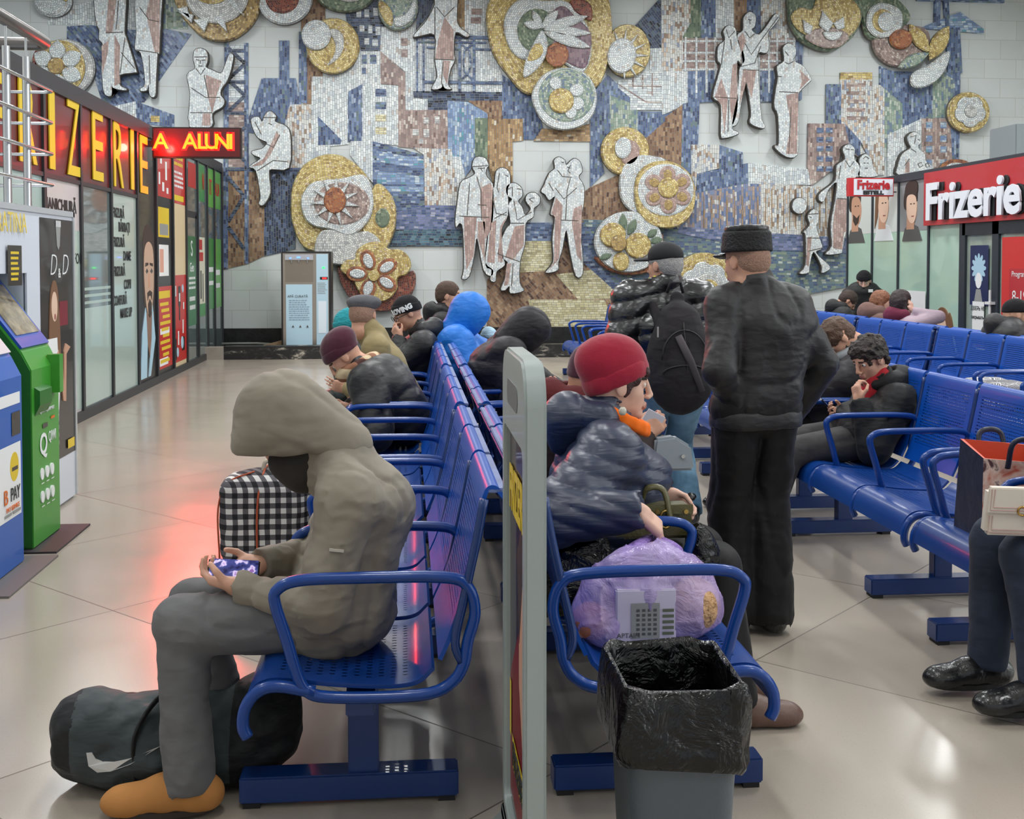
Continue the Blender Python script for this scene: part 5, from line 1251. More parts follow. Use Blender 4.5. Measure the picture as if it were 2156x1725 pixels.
KG = plain('terminal_green', (64, 150, 48), .4, coat=.2); KGD = plain('terminal_side_green', (40, 110, 36), .45)
KB = plain('terminal_blue', (28, 92, 180), .4, coat=.2); KBS = plain('terminal_screen_blue', (42, 84, 176), .35)
SCRM = plain('screen_reflection', (150, 136, 108), .12, coat=.8, var=.5, vscale=14)
MATB = plain('floor_plate', (52, 48, 52), .6)
def terminal(name, label, y0, y1, fx, body, side, kind):
    t = empty(name, (fx, (y0 + y1) / 2, 0), 0, label, 'payment terminal'); h = (y1 - y0) / 2
    prof = [(-.34, .012), (0, .012), (0, 1.0), (-.05, 1.10), (-.34, 1.49), (-.50, 1.49), (-.50, 1.27), (-.34, 1.07)]
    MB().prism(prof, 'y', -h, h).build('body', body, t, bevel=.006)
    MB().prism([(p[0], p[1]) for p in [(-.33, .02), (-.004, .02), (-.004, .995), (-.054, 1.09), (-.34, 1.47), (-.33, 1.07)]], 'y', -h - .004, -h).build('side_panel', side, t)
    d = unit(V3(-.29, 0, .39)); nrm = V3(.39, 0, .29) / math.hypot(.39, .29); base = V3(-.06, 0, 1.115)
    def slab(nm, mat, u0, u1, a, b, th):
        c = [base + d * u0 + V3(0, a, 0), base + d * u1 + V3(0, a, 0), base + d * u1 + V3(0, b, 0), base + d * u0 + V3(0, b, 0)]
        return MB().add([p for p in c] + [p + nrm * th for p in c], [(0, 3, 2, 1), (4, 5, 6, 7), (0, 1, 5, 4), (1, 2, 6, 5), (2, 3, 7, 6), (3, 0, 4, 7)]).build(nm, mat, t)
    slab('screen_bezel', KBS if kind == 'g' else plain('terminal_grey', (196, 200, 204), .4), .0, .46, -h + .01, h - .01, .014)
    slab('screen', SCRM if kind == 'g' else plain('screen_dark', (60, 60, 62), .1, coat=.8), .08, .42, -h + .06, h - .05, .020)
    MB().box(-.42, .14, -h - .06, h + .12, 0, .011).build('floor_plate', MATB if kind == 'g' else plain('floor_plate_grey', (108, 104, 102), .6), t)
    p = Print(t, '+x', 0, 0, 0)
    if kind == 'g':
        MB().prism([(0, .90), (.03, .88), (.03, .80), (0, .74)], 'y', -.20, .02).build('card_tray', KGD, t); MB().box(-.02, .05, .10, .17, .84, 1.06).build('cable_cover', body, t)
        p.text('emblem_letter', 'Q', .17, WHT, -.06, .56, offset=.003); p.text('emblem_word', 'QIWI', .085, WHT, .10, .59, sx=.7)
        p.text('terminal_word', 'QIWI терминал', .036, WHT, .01, .755); p.rects('bill_slot', BLKP, [(-.07, .655, .02, .68)]); p.rects('card_slot', ORNP, [(.08, .69, .15, .705)])
        for i in range(3):
            for j in range(2): p.poly('service_icon', WHT, E_(-.09 + .085*i, .40 - .13*j, .031, .034, n=16)); p.rects('icon_caption', WHT, [(-.115 + .085*i, .345 - .13*j, -.065 + .085*i, .35 - .13*j)])
    else:
        p.rects('white_label', WHT, [(-h + .04, .28, h - .04, .66), (-h + .04, .86, h - .04, .92)]); p.rects('bill_acceptor', BLKP, [(h - .17, .70, h - .04, .82)])
        p.poly('smiling_face_print', YEL, E_(h - .14, .54, .065, .075)); p.rects('face_print_moustache', BLKP, [(h - .18, .52, h - .09, .54)]); p.text('terminal_word', 'B', .11, ORNP, h - .28, .40); p.text('terminal_word', 'PAY', .10, BLKT, h - .14, .40, sx=.8); p.text('terminal_word', 'PAY SERVICE', .035, ORNP, h - .18, .335); p.rects('label_print', GREYP, [(h - .3, .30, h - .2, .315), (h - .18, .30, h - .06, .315)])
    return t
gy0, gy1 = at_x(70, 1100, -2.05)[1], at_x(128, 1100, -2.05)[1]
terminal('payment_terminal', 'green payment terminal with a slanted blue framed screen at the left', gy0, gy1 - .005, -2.05, KG, KGD, 'g')
by1 = at_x(50, 1100, -2.02)[1]
terminal('payment_terminal', 'blue payment terminal cut off by the left edge, in front of the green one', by1 - .6, by1, -2.02, KB, KB, 'b')

# ------------------------------------------------------------------ water dispenser standing behind the kerb
def dispenser():
    x0, x1, y = -2.085, -1.255, 19.62
    t = empty('water_dispenser', ((x0+x1)/2, y, .09), 0, 'tall steel water dispenser with pale blue panels standing behind the black kerb', 'water dispenser')
    w = (x1 - x0) / 2; H = 1.67
    MB().box(-w, w, .02, .55, 0, H).build('cabinet', plain('dispenser_black', (36, 36, 38), .4), t, bevel=.01)
    SS = plain('brushed_steel', (176, 170, 160), .32, metal=.9); PB = plain('pale_blue_panel', (176, 206, 222), .35, coat=.2)
    MB().box(-w + .03, w - .04, 0, .02, 0, H - .03).build('steel_front', SS, t)
    MB().box(-w + .08, .10, -.012, 0, 0, 1.12).build('front_panel', PB, t)
    MB().box(.17, w - .05, -.012, 0, 0, H - .04).build('control_panel', PB, t)
    MB().box(-w + .07, .12, -.004, 0, 1.16, H - .12).build('fill_niche', plain('steel_niche', (150, 142, 130), .35, metal=.8), t)
    tp = MB().box(-w + .07, .12, -.03, 0, H - .14, H - .05).build('tap_bar', plain('steel_tap_bar', (196, 202, 210), .3, metal=.6), t)
    for u in (-.24, -.12, .02): MB().cyl((u, -.02, H - .19), .012, .06, 10).build('tap', STAINL, tp, smooth='auto')
    lamp = plain('blue_indicator', (80, 120, 255), .4, emis=(70, 110, 255), estr=4.0)
    MB().box(-.15, -.09, -.034, -.03, H - .11, H - .085).box(-.27, -.24, -.034, -.03, H - .12, H - .10).box(.02, .05, -.034, -.03, H - .12, H - .10).build('indicator_lamp', lamp, tp)
    p = Print(t, '-y', 0, -.012, 0)
    p.rects('red_display', BLKP, [(.23, 1.20, .36, 1.245)]); p.rects('red_digits', plain('red_digits', (255, 40, 40), .4, emis=(255, 30, 30), estr=4.0), [(.27, 1.21, .34, 1.235)]); p.poly('green_lamp', plain('green_lamp', (60, 220, 100), .4, emis=(40, 220, 90), estr=3.0), E_(.29, 1.40, .024, .018))
    p.rects('panel_sheet', plain('pale_sheet', (214, 226, 236), .5), [(.20, .30, w - .08, .84)]); p.lines('panel_print', GREYP, .19, w - .07, 1.15, .95, 7, 5, .4); p.lines('panel_print', plain('printed_blue_grey', (130, 150, 168), .5), -w + .13, .05, .86, .5, 10, 6, .35); p.text('panel_title', 'APĂ CURATĂ', .055, DGREYP, -.14, .92, sx=1.0)
    p.poly('panel_icon', DGREYP, [(-.24,.40),(-.20,.40),(-.22,.44)]); p.poly('panel_icon', DGREYP, [(-.12,.40),(-.08,.40),(-.10,.44)]); p.poly('panel_icon', DGREYP, [(0,.40),(.04,.40),(.02,.44)])
dispenser()
# ------------------------------------------------------------------ people
SKIN = plain('skin', (206, 158, 134), .5, var=.06, vscale=30, spec=.35)
SKIN_PALE = plain('skin_pale', (222, 180, 160), .5, var=.06, vscale=30, spec=.35)
LIPS = plain('lips', (186, 122, 110), .45); BROW = plain('eyebrow_hair', (52, 40, 34), .7); EYEW = plain('eye_white', (226, 222, 216), .25); IRIS = plain('iris', (54, 50, 44), .15)
UP = V3(0, 0, 1)
def ik(a, c, l1, l2, pole):
    a, c = np.asarray(a, float), np.asarray(c, float); d = np.linalg.norm(c - a); dmax = (l1 + l2) * .995
    if d > dmax: c = a + (c - a) * dmax / d; d = dmax
    x = unit(c - a); t = (l1*l1 - l2*l2 + d*d) / (2*d); hgt = math.sqrt(max(l1*l1 - t*t, 1e-6))
    p = np.asarray(pole, float); p = unit(p - x * (p @ x))
    return a + x*t + p*hgt, c

class Human:
    """pose: every point is (forward, left, up) in the person's own frame, metres"""
    def __init__(s, x, y, face, pelvis, chest, neck, head, pitch=0, hyaw=0, roll=0, sc=1.05, lhand=None, rhand=None, lfoot=None, rfoot=None, lpole=(-.6, .7, -.5), rpole=(-.6, -.7, -.5), kpole=(1, 0, .6), shw=.178, shdrop=.06, hips=.09):
        a = math.radians(face); s.F = V3(math.cos(a), math.sin(a), 0); s.L = V3(-math.sin(a), math.cos(a), 0); s.o = V3(x, y, 0); s.sc = sc
        s.pel, s.che, s.nek, s.hed = [s.w(q) for q in (pelvis, chest, neck, head)]
        s.up = unit(s.nek - s.che); s.tup = unit(s.che - s.pel)
        pa, ya, ra = map(math.radians, (pitch, hyaw, roll))
        f0 = s.F * math.cos(ya) + s.L * math.sin(ya); l = -s.F * math.sin(ya) + s.L * math.cos(ya)
        f = f0 * math.cos(pa) - UP * math.sin(pa); u = f0 * math.sin(pa) + UP * math.cos(pa)
        l2 = l * math.cos(ra) + u * math.sin(ra); u = -l * math.sin(ra) + u * math.cos(ra); s.R = np.stack([f, l2, u], 1)
        s.sh = [s.nek + s.L * sg * shw * sc - s.up * shdrop * sc - UP * .02 for sg in (1, -1)]
        s.el, s.wr = [None, None], [None, None]
        for i, (hnd, pole) in enumerate(((lhand, lpole), (rhand, rpole))):
            sg = 1 - 2*i; t = s.w(hnd) if hnd is not None else s.sh[i] - UP * .5 * sc + s.F * .08
            s.el[i], s.wr[i] = ik(s.sh[i], t, .30*sc, .265*sc, s.w(pole) - s.o)
        s.hip = [s.pel + s.L * sg * hips * sc - UP * .03 for sg in (1, -1)]
        s.kn, s.an = [None, None], [None, None]
        for i, ft in enumerate((lfoot, rfoot)):
            s.kn[i], s.an[i] = ik(s.hip[i], s.w(ft), .445*sc, .43*sc, s.w(kpole) - s.o)
        s.foot = [None, None]
    def w(s, q): return s.o + s.F * q[0] + s.L * q[1] + UP * q[2]
    def h(s, c): return s.hed + s.R @ (np.asarray(c, float) * s.sc)
    def hE(s, S, c, r, k=.012, op=1): S.ell(s.h(c), np.asarray(r, float) * s.sc, k, op, s.R)
    def hC(s, S, a, b, ra, rb=None, k=.012, op=1): S.cap(s.h(a), s.h(b), ra * s.sc, (rb or ra) * s.sc, k, op)
    def footdir(s, i):
        return s.foot[i] if s.foot[i] is not None else s.F

    # ---- body: one continuous skin surface
    def body(s, name, label, group=None, h=.008, hands=None, skin=None, face=True, female=False, cat='person'):
        S = Sdf(); c = s.sc; skin = skin or SKIN
        for sg in (1, -1):
            S.cap(s.pel + s.L*sg*.06, s.che + s.L*sg*.07, .085, .09, .05)
        S.cap(s.che, s.nek, .09, .06, .05)
        for i in (0, 1):
            S.cap(s.nek - UP*.02, s.sh[i], .05, .045, .03); S.cap(s.sh[i], s.el[i], .043, .036, .02); S.cap(s.el[i], s.wr[i], .036, .026, .02)
            S.cap(s.hip[i], s.kn[i], .070, .05, .03); S.cap(s.kn[i], s.an[i], .046, .034, .02)
            S.cap(s.an[i], s.an[i] + s.footdir(i)*.10*c - UP*.03, .034, .028, .02)
        s.hC(S, (-.022, 0, -.06), (-.04, 0, -.10), .055, .058, .03); S.cap(s.h((-.03, 0, -.09)), s.nek, .056*c, .064*c, .03)
        s.hE(S, (-.012, 0, .032), (.099, .078, .088), .03); s.hE(S, (-.045, 0, -.005), (.062, .066, .065), .03)
        s.hE(S, (.028, 0, -.048), (.060, .056, .066), .025)
        for l in (1, -1): s.hE(S, (.045, l*.034, -.022), (.030, .026, .030), .02)
        s.hE(S, (.068, 0, -.098), (.021, .024, .018), .02)
        if face:
            s.hC(S, (.080, -.030, .028), (.080, .030, .028), .011, None, .014)
            for l in (1, -1): s.hE(S, (.100, l*.032, .006), (.020, .017, .010), .010, -1)
            for l in (1, -1): s.hE(S, (.0750, l*.032, .005), (.0128, .0140, .0120), .002)
            s.hC(S, (.092, 0, .016), (.107, 0, -.026), .0085, .0110, .010); s.hE(S, (.109, 0, -.030), (.012, .0115, .010), .006)
            for l in (1, -1): s.hE(S, (.100, l*.012, -.037), (.012, .009, .008), .006)
            s.hC(S, (.090, -.017, -.0605), (.090, .017, -.0605), .006, None, .007); s.hE(S, (.0945, 0, -.0605), (.007, .014, .0055), .006)
            s.hC(S, (.089, -.015, -.0725), (.089, .015, -.0725), .007, None, .006); s.hE(S, (.092, 0, -.0725), (.007, .014, .006), .006)
            s.hC(S, (.103, -.024, -.0662), (.103, .024, -.0662), .0028, None, .003, -1)
        for l in (1, -1): s.hE(S, (-.004, l*.080, -.004), (.020, .008, .033), .006)
        for i, sp in enumerate(hands or (None, None)):
            if sp: s.hand(S, i, **sp)
        Rt, hc, ic = s.R, s.hed, 1.0 / c
        def paint(fc):
            q = ((fc - hc) @ Rt) * ic; f, l, u = q[:, 0], np.abs(q[:, 1]), q[:, 2]; m = np.zeros(len(fc), int)
            if face:
                m[(f > .080) & (l < .021) & (u > -.080) & (u < -.0555)] = 1
                m[(f > .066) & (l > .012) & (l < .050) & (u > .022 + .05*np.abs(l-.03)*0) & (u < .031)] = 2
                d = (f - .0765)**2 + (l - .032)**2 + (u - .005)**2
                e = (d < .0146**2) & (f > .078) & (np.abs(u - .005) < .0085); m[e] = 3
                m[e & ((l - .032)**2 + (u - .005)**2 < .0062**2)] = 4
            return m
        o = S.mesh(name, h, [skin, LIPS, BROW, EYEW, IRIS], paint=paint, relax=1)
        s.root = tag(o, label, cat, group); return o
    def hand(s, S, i, d, n, curl=.35, spread=.0, thumb=.35, sc=1.0, roll=0):
        """d: direction of the fingers, n: the way the palm faces (world-ish, own frame)"""
        k = s.sc * sc * .98; x = unit(s.w(d) - s.o); n = s.w(n) - s.o; n = unit(n - x * (n @ x)); t = np.cross(n, x) * (1 if i == 0 else -1)
        W_ = s.wr[i]; R = np.stack([x, t, n], 1)
        S.cap(W_ - unit(W_ - s.el[i])*.05*k, W_ + x*.02*k, .026*k, .027*k, .012); S.box(W_ + x*.048*k, V3(.046, .040, .0145)*k, .0135*k, .012, 1, R)
        S.ell(W_ + x*.03*k + t*.022*k + n*.008*k, V3(.032, .020, .016)*k, .012, 1, R)
        cu = curl if isinstance(curl, (list, tuple)) else [curl]*4
        for j, (ln, r) in enumerate(zip((.074, .083, .077, .060), (.0090, .0092, .0088, .0078))):
            p = W_ + x*(.088 - .004*abs(j - 1.2))*k + t*(.029 - .0195*j)*k; a = cu[j]*.7; dirn = x
            sv = t * spread * (1.5 - j) * .12
            for q, fr in enumerate((.44, .32, .26)):
                dd = unit(x*math.cos(a) + n*math.sin(a) + sv); e = p + dd*ln*fr*k
                S.cap(p, e, r*k*(1 - .07*q), r*k*(.93 - .08*q), .0035); p = e; a += cu[j]*(1.15 if q == 0 else .8)
        p = W_ + x*.028*k + t*.034*k + n*.006*k; d1 = unit(x*.62 + t*(.62 - thumb*.4) + n*(.25 + thumb*.5)); e = p + d1*.042*k
        S.cap(p, e, .0125*k, .0105*k, .008); d2 = unit(x*.85 + t*(.15 - thumb*.5) + n*(.3 + thumb*.4)); S.cap(e, e + d2*.033*k, .0102*k, .0088*k, .004)
    # ---- clothes
    def wrinkle(s, amp, f1=16, f2=38, seed=1, quilt=None):
        """quilt=(spacing, depth): horizontal stitched baffles"""
        tup, pel = s.tup, s.pel
        def disp(P):
            q = P * V3(1, 1, 1)
            wq = q + .03 * np.stack([vnoise(q, 7, seed + 11), vnoise(q, 7, seed + 12), vnoise(q, 7, seed + 13)], -1)
            n1 = vnoise(wq * V3(1, 1, .5), f1 * .5, seed); n2 = vnoise(wq * V3(.8, .8, 1.5), f2 * .5, seed + 3)
            d = amp * .7 * vnoise(q, f1 * .5, seed + 5) + amp * .8 * np.maximum(0, 1 - np.abs(n1) * 3.2)**2 - amp * .35 * np.maximum(0, 1 - np.abs(n2) * 3.0)**2
            if quilt:
                t = ((P - pel) @ tup) / quilt[0] + .15 * vnoise(P, 5, seed + 7)
                d = d - quilt[1] * (np.abs(np.sin(PI * t)) ** .55 - .6)
            return d
        return disp
    def jacket(s, mat, h=.011, puff=0.0, name='jacket', belly=0.0, bust=0.0, hem=None, cuff=.05, wr=.006, quilt=None, seed=1, collar=.03, extra=None, sleeve=1.0, cut=None, paint=None, mats=None, armk=.02):
        S = Sdf(); c = s.sc; L = s.L
        for i in (0, 1):                        # sleeves first: the cuff cut must not bite into the trunk
            S.cap(s.sh[i], s.el[i], (.076 + puff)*c*sleeve, (.064 + puff*.9)*c*sleeve, .025)
            v = unit(s.wr[i] - s.el[i]); S.cap(s.el[i], s.wr[i] - v*cuff*.4, (.062 + puff*.9)*c*sleeve, (.046 + puff*.5)*c, .025)
        for i in (0, 1):
            v = unit(s.wr[i] - s.el[i]); p = s.wr[i] - v*cuff*.25
            S.ell(p + v*.10, V3(.10, .085, .085), .004, -1, np.stack([v, unit(np.cross(v, V3(.1, .2, 1))), np.cross(v, unit(np.cross(v, V3(.1, .2, 1))))], 1))
        tk = armk
        for sg in (1, -1):
            S.cap(s.pel + L*sg*.065*c + UP*.02, s.che + L*sg*.075*c, (.125 + puff*.7)*c, (.125 + puff)*c, tk if sg > 0 else .06)
        S.cap(s.che, s.nek - s.up*.02, (.125 + puff)*c, .085*c, .06)
        if belly: S.ell((s.pel + s.che)/2 + s.F*(.06 + belly*.4) + UP*.0, V3(.15 + belly, .19 + belly*.5, .19), .06, 1, np.stack([s.F, L, UP], 1))
        if bust: S.ell(s.che + s.F*.09, V3(.11 + bust, .17, .11), .05, 1, np.stack([s.F, L, UP], 1))
        for i in (0, 1): S.cap(s.nek - s.up*.03, s.sh[i], .075*c, (.078 + puff*.6)*c, .04)
        if collar: S.cap(s.nek - s.up*.01, s.nek + (s.h((-.02, 0, -.07)) - s.nek)*.55, (.072 + collar*.3)*c, (.068 + collar*.4)*c, .02)
        if extra: extra(S)
        if hem is not None: S.half(V3(*s.pel) * V3(1, 1, 0) + UP*hem, -UP)
        if collar: S.cap(s.nek + s.up*.03, s.h((0, 0, -.06)), .056*c, .064*c, .006, -1)
        if cut: cut(S)
        S.disp = s.wrinkle(wr, seed=seed, quilt=quilt); S.dmax = wr*1.5 + (quilt[1] if quilt else 0)
        return S.mesh(name, h, mats or mat, s.root, paint=paint)
    def trousers(s, mat, h=.012, r=(.098, .076, .066, .064), wr=.005, seed=5, name='trousers', top=.10):
        S = Sdf(); c = s.sc
        S.cap(s.hip[0] + UP*.02, s.hip[1] + UP*.02, .115*c, .115*c, .04); S.cap(s.pel - UP*.02, s.pel + s.tup*top, .13*c, .12*c, .04)
        for i in (0, 1):
            S.cap(s.hip[i], s.kn[i], r[0]*c, r[1]*c, .012 if i else .012); S.cap(s.kn[i], s.an[i], r[2]*c*1.06, r[3]*c, .02)
            v = unit(s.an[i] - s.kn[i]); S.ell(s.an[i] + v*.115, V3(.09, .09, .12)*1.0, .004, -1, None)
        S.disp = s.wrinkle(wr, 14, 34, seed); S.dmax = wr*1.5
        return S.mesh(name, h, mat, s.root)
    def shoes(s, mat, h=.008, size=1.0, boot=.05, sole=None, laces=None, name='shoe'):
        for i in (0, 1):
            S = Sdf(); f = s.footdir(i); c = s.sc*size; g = s.an[i].copy(); z = s.an[i][2] - .085*s.sc
            B = V3(g[0], g[1], z); l = np.cross(UP, f)
            S.cap(B - f*.045*c + UP*.045*c, B + f*.06*c + UP*.048*c, .043*c, .045*c, .03); S.cap(B + f*.06*c + UP*.042*c, B + f*.165*c + UP*.032*c, .046*c, .036*c, .03); S.ell(B + f*.14*c + UP*.03*c, V3(.075, .050, .036)*c, .02, 1, np.stack([f, l, UP], 1))
            S.cap(B - f*.01*c + UP*.05*c, s.an[i] + UP*boot*c, .044*c, .046*c, .03)
            S.half(B + UP*.004, -UP, .004)
            o = S.mesh(name, h, mat, s.root)
            if laces is not None:
                m = MB()
                for k in range(4):
                    z0 = .098 - .013*k; q = B + f*(.035 + .026*k)*c + UP*z0*c
                    m.tube([q - l*.030*c - UP*.012*c, q - l*.012*c, q + l*.012*c, q + l*.030*c - UP*.012*c], .0045, 6)
                m.build('lace', laces, o, smooth=True)
            if sole:
                pts = [tuple((B + f*(.06 + .125*math.cos(t))*c + l*(.047 + .006*math.cos(t))*math.sin(t)*c)[:2]) for t in [2*PI*k/20 for k in range(20)]]
                MB().prism(pts, 'z', max(z, .001), z + .024).build('sole', sole, o, bevel=.004)
    def beanie(s, mat, cuff=True, h=.007, tilt=.10, tall=.0, mats=None, paint=None, wr=.003, slouch=0.0, name='knit_hat', low=0.02):
        S = Sdf()
        s.hE(S, (-.014 - slouch*.4, 0, .042 + tall*.5), (.110 + slouch*.2, .090, .096 + tall*.6), .02)
        if slouch: s.hE(S, (-.06 - slouch, 0, .075), (.085, .082, .07), .05)
        s.hE(S, (-.045, 0, .0), (.075, .080, .072), .02)
        n = s.R @ unit(V3(tilt, 0, -1)); S.half(s.h((0, 0, low)), n)
        S.disp = s.wrinkle(wr, 22, 60, 9); S.dmax = wr*1.5
        o = S.mesh(name, h, mats or mat, s.root, paint=paint)
        if cuff:
            T = Sdf(); s.hE(T, (-.014, 0, .040), (.116, .096, .104), .02); s.hE(T, (-.045, 0, 0), (.081, .086, .078), .02)
            T.half(s.h((0, 0, low - .004)), n); T.half(s.h((0, 0, low + .062)), -n); T.disp = s.wrinkle(.002, 40, 90, 4); T.dmax = .003
            T.mesh('turned_cuff', h, mat, o)
        return o
    def hair(s, mat, h=.007, amp=.007, back=.02, long=None, front=.0, name='hair', vol=1.0, f=55, low=-.055):
        S = Sdf()
        s.hE(S, (-.012, 0, .040), (.106*vol, .086*vol, .094*vol), .02); s.hE(S, (-.05, 0, .0), (.066*vol, .078*vol, .075*vol), .02)
        if long: 
            s.hC(S, (-.05, 0, .0), (-.055, 0, -long), .075, .055, .03)
            for l in (1, -1): s.hC(S, (-.01, l*.066, .02), (.0, l*.075, -long*.75), .03, .025, .02)
        s.hE(S, (.105, 0, -.045 + front), (.070, .062, .105), .015, -1)
        if not long:
            for l in (1, -1): s.hE(S, (.034, l*.085, -.040), (.050, .04, .058), .008, -1)
            S.half(s.h((-.04, 0, low)), s.R @ unit(V3(.5, 0, -1)), .01)
        S.disp = lambda P: amp * vnoise(P, f, 3) + amp * .6 * vnoise(P, f*2.3, 5); S.dmax = amp*1.6
        return S.mesh(name, h, mat, s.root, relax=1)
    def hood_up(s, mat, h=.009, big=1.0, open_dir=(1, 0, -.15), name='hood', wr=.005, quilt=None, peak=0.0, neck=True, cutp=None, opr=(.085, .072, .105), opc=(.105, 0, -.035), seed=2):
        S = Sdf(); b = big
        s.hE(S, (-.015, 0, .025), (.130*b, .114*b, .124*b), .03); s.hE(S, (.02, 0, -.035), (.108*b, .106*b, .112*b), .04)
        if peak: s.hE(S, (.07, 0, .055), (.07 + peak, .088*b, .055), .03)
        if neck: S.cap(s.h((-.04, 0, -.07)), s.nek, .095*b, .10*b, .05)
        s.hE(S, (.0, 0, .008), (.112*b, .090*b, .108*b), .006, -1)
        s.hE(S, opc, opr, .012, -1)
        if cutp is not None: S.half(cutp, -UP, .01)
        S.disp = s.wrinkle(wr, 15, 36, seed, quilt); S.dmax = wr*1.5
        return S.mesh(name, h, mat, s.root)
    def hood_down(s, mat, h=.011, r=.075, back=.10, wr=.005, name='hood', lining=None, seed=3):
        S = Sdf(); c = s.sc; b = s.nek - s.F*back*.6*c + s.up*.02
        for sg in (1, -1):
            S.cap(b - s.F*.03, s.nek + s.L*sg*.085*c - s.F*.01 + s.up*.03, r*c, r*.72*c, .04); S.cap(s.nek + s.L*sg*.085*c + s.up*.03, s.nek + s.L*sg*.05*c + s.F*.075*c + s.up*.01, r*.62*c, r*.4*c, .03)
        S.cap(b - s.F*.02, b - s.F*.05 - s.up*.08, r*c, r*.7*c, .05)
        S.ell(s.nek + s.up*.10*c + s.F*.02, V3(.082, .082, .12)*c, .012, -1)
        S.disp = s.wrinkle(wr, 15, 36, seed); S.dmax = wr*1.5
        return S.mesh(name, h, mat, s.root)
def frame(x0, y0, face):
    """photo position at depth y0+dy -> the sitter's own (forward, left, up)"""
    a = math.radians(face); F = (math.cos(a), math.sin(a)); L = (-math.sin(a), math.cos(a))
    def g(px, py, dy=0.0):
        X, Y, Z = at_y(px, py, y0 + dy); dx, d2 = X - x0, Y - y0
        return (dx*F[0] + d2*F[1], dx*L[0] + d2*L[1], Z)
    return g
BLACKJ = cloth('black_jacket_cloth', (24, 24, 26), .6, fold=.6, fscale=11, spec=.4)
BLACKP = cloth('black_padded_nylon', (27, 26, 29), .5, fold=.4, fscale=12, spec=.5)
BLACKG = cloth('glossy_black_down', (18, 19, 22), .27, fold=.6, fscale=12, spec=.7, coat=.25, sheen=0)
NAVYJ = cloth('navy_quilted_nylon', (34, 44, 70), .40, fold=.45, fscale=14, stretch=(.6, .6, 3.2), spec=.6, coat=.12, sheen=.05)
GREYJ = cloth('grey_olive_softshell', (134, 126, 113), .75, fold=.8, fscale=5, rgb2=(142, 134, 120), bs=1.0)
DKBRN = cloth('dark_brown_jacket', (48, 36, 36), .7)
KHAKI = cloth('khaki_cotton', (142, 128, 92), .8, fold=.5)
BLUEJ = cloth('bright_blue_down', (20, 112, 204), .5, fold=.7, fscale=10, spec=.4)
DENIMG = cloth('grey_denim', (106, 106, 107), .85, var=.2, weave=.4)
DENIMB = cloth('blue_denim', (82, 120, 150), .85, var=.35, weave=.4, rgb2=(120, 158, 184))
DENIMD = cloth('dark_navy_denim', (38, 46, 62), .85, var=.3, weave=.4, rgb2=(48, 58, 76))
BLKTR = cloth('black_trousers', (21, 20, 22), .6, fold=.7, fscale=7, stretch=(1.6, 1.6, .6))
DKGTR = cloth('charcoal_trousers', (66, 64, 64), .8, weave=.4)
LEATH = plain('black_leather', (22, 22, 24), .28, coat=.3, bump=.4, bscale=40)
BRNL = plain('brown_leather', (104, 78, 68), .4, bump=.3, bscale=40)
SUEDE = plain('tan_suede', (176, 120, 62), .85, var=.15)
REDK = cloth('crimson_knit', (150, 22, 48), .85, fold=.25, weave=.8, wscale=220, sheen=.3)
BURGK = cloth('burgundy_knit', (74, 30, 46), .9, fold=.25, weave=.8, wscale=220, sheen=.3)
BLACKK = cloth('black_knit', (26, 25, 28), .9, fold=.25, weave=.8, wscale=220)
TEALK = cloth('teal_chunky_knit', (46, 150, 160), .9, fold=.6, fscale=40, weave=.8)
PALEK = cloth('pale_blue_knit', (166, 196, 214), .9, fold=.4, fscale=40)
TWEED = cloth('grey_tweed', (92, 92, 96), .9, var=.25, weave=.9, wscale=180)
HDARK = plain('dark_brown_hair', (44, 34, 30), .55, bump=1.0, bscale=90, var=.3, vscale=50)
HBROWN = plain('brown_hair', (86, 62, 46), .55, bump=1.0, bscale=90, var=.3, vscale=50)
HAUB = plain('auburn_hair', (134, 86, 60), .5, bump=1.0, bscale=90, var=.3, vscale=50)
HGREY = plain('grey_cropped_hair', (166, 164, 162), .7, bump=1.0, bscale=120, var=.2, vscale=60)
HSTUB = plain('cropped_brown_hair', (158, 124, 106), .7, bump=.8, bscale=160, var=.2, vscale=80)
ORNG = cloth('orange_fleece', (238, 112, 28), .9, fold=.2)
PHONE_B = plain('phone_black', (20, 20, 22), .2, coat=.5)

# 1 -- hooded man in the foreground
g = frame(-.19, 3.51, 180)
m1 = Human(-.19, 3.51, 180, (0, 0, .58), g(766, 1070), g(712, 945), g(600, 893), pitch=56, sc=1.04,
           lhand=g(506, 1238, -.13), rhand=g(548, 1190, .06), lfoot=(.44, .15, .10), rfoot=(.37, -.16, .10), lpole=(-.2, .40, -1), rpole=(-.3, -.8, -.6), shdrop=.10, shw=.185)
m1.body('person', 'person in a grey olive hooded jacket bent over a phone in the foreground', h=.006,
        hands=(dict(d=(.85, -.45, .12), n=(.0, -.35, 1), curl=[.55, .6, .65, .7], thumb=.5), dict(d=(.9, .35, -.1), n=(.1, .45, .9), curl=[.5, .55, .6, .65], thumb=.2)))
def m1_extra(S):
    S.ell(m1.pel + m1.F*.03 - UP*.035, V3(.19, .245, .135), .05, 1, np.stack([m1.F, m1.L, UP], 1))
    S.cap(m1.nek - m1.F*.02 - UP*.02, m1.nek + m1.F*.07 - UP*.075, .085, .075, .03)
m1.jacket(GREYJ, h=.008, puff=.008, cuff=.02, armk=.004, wr=.015, seed=4, collar=.05, extra=m1_extra, hem=.40)
m1.hood_up(GREYJ, h=.008, big=1.05, peak=.02, wr=.008, opr=(.115, .088, .125), opc=(.125, 0, -.075), cutp=m1.w(g(560, 950)))
S = Sdf(); S.cap(m1.w(g(664, 940)), m1.w(g(602, 972)), .074, .054, .03); S.cap(m1.w(g(672, 950)), m1.w(g(640, 988)), .078, .074, .03)
S.mesh('inner_collar', .008, cloth('dark_grey_lining', (52, 48, 46), .9), m1.root)
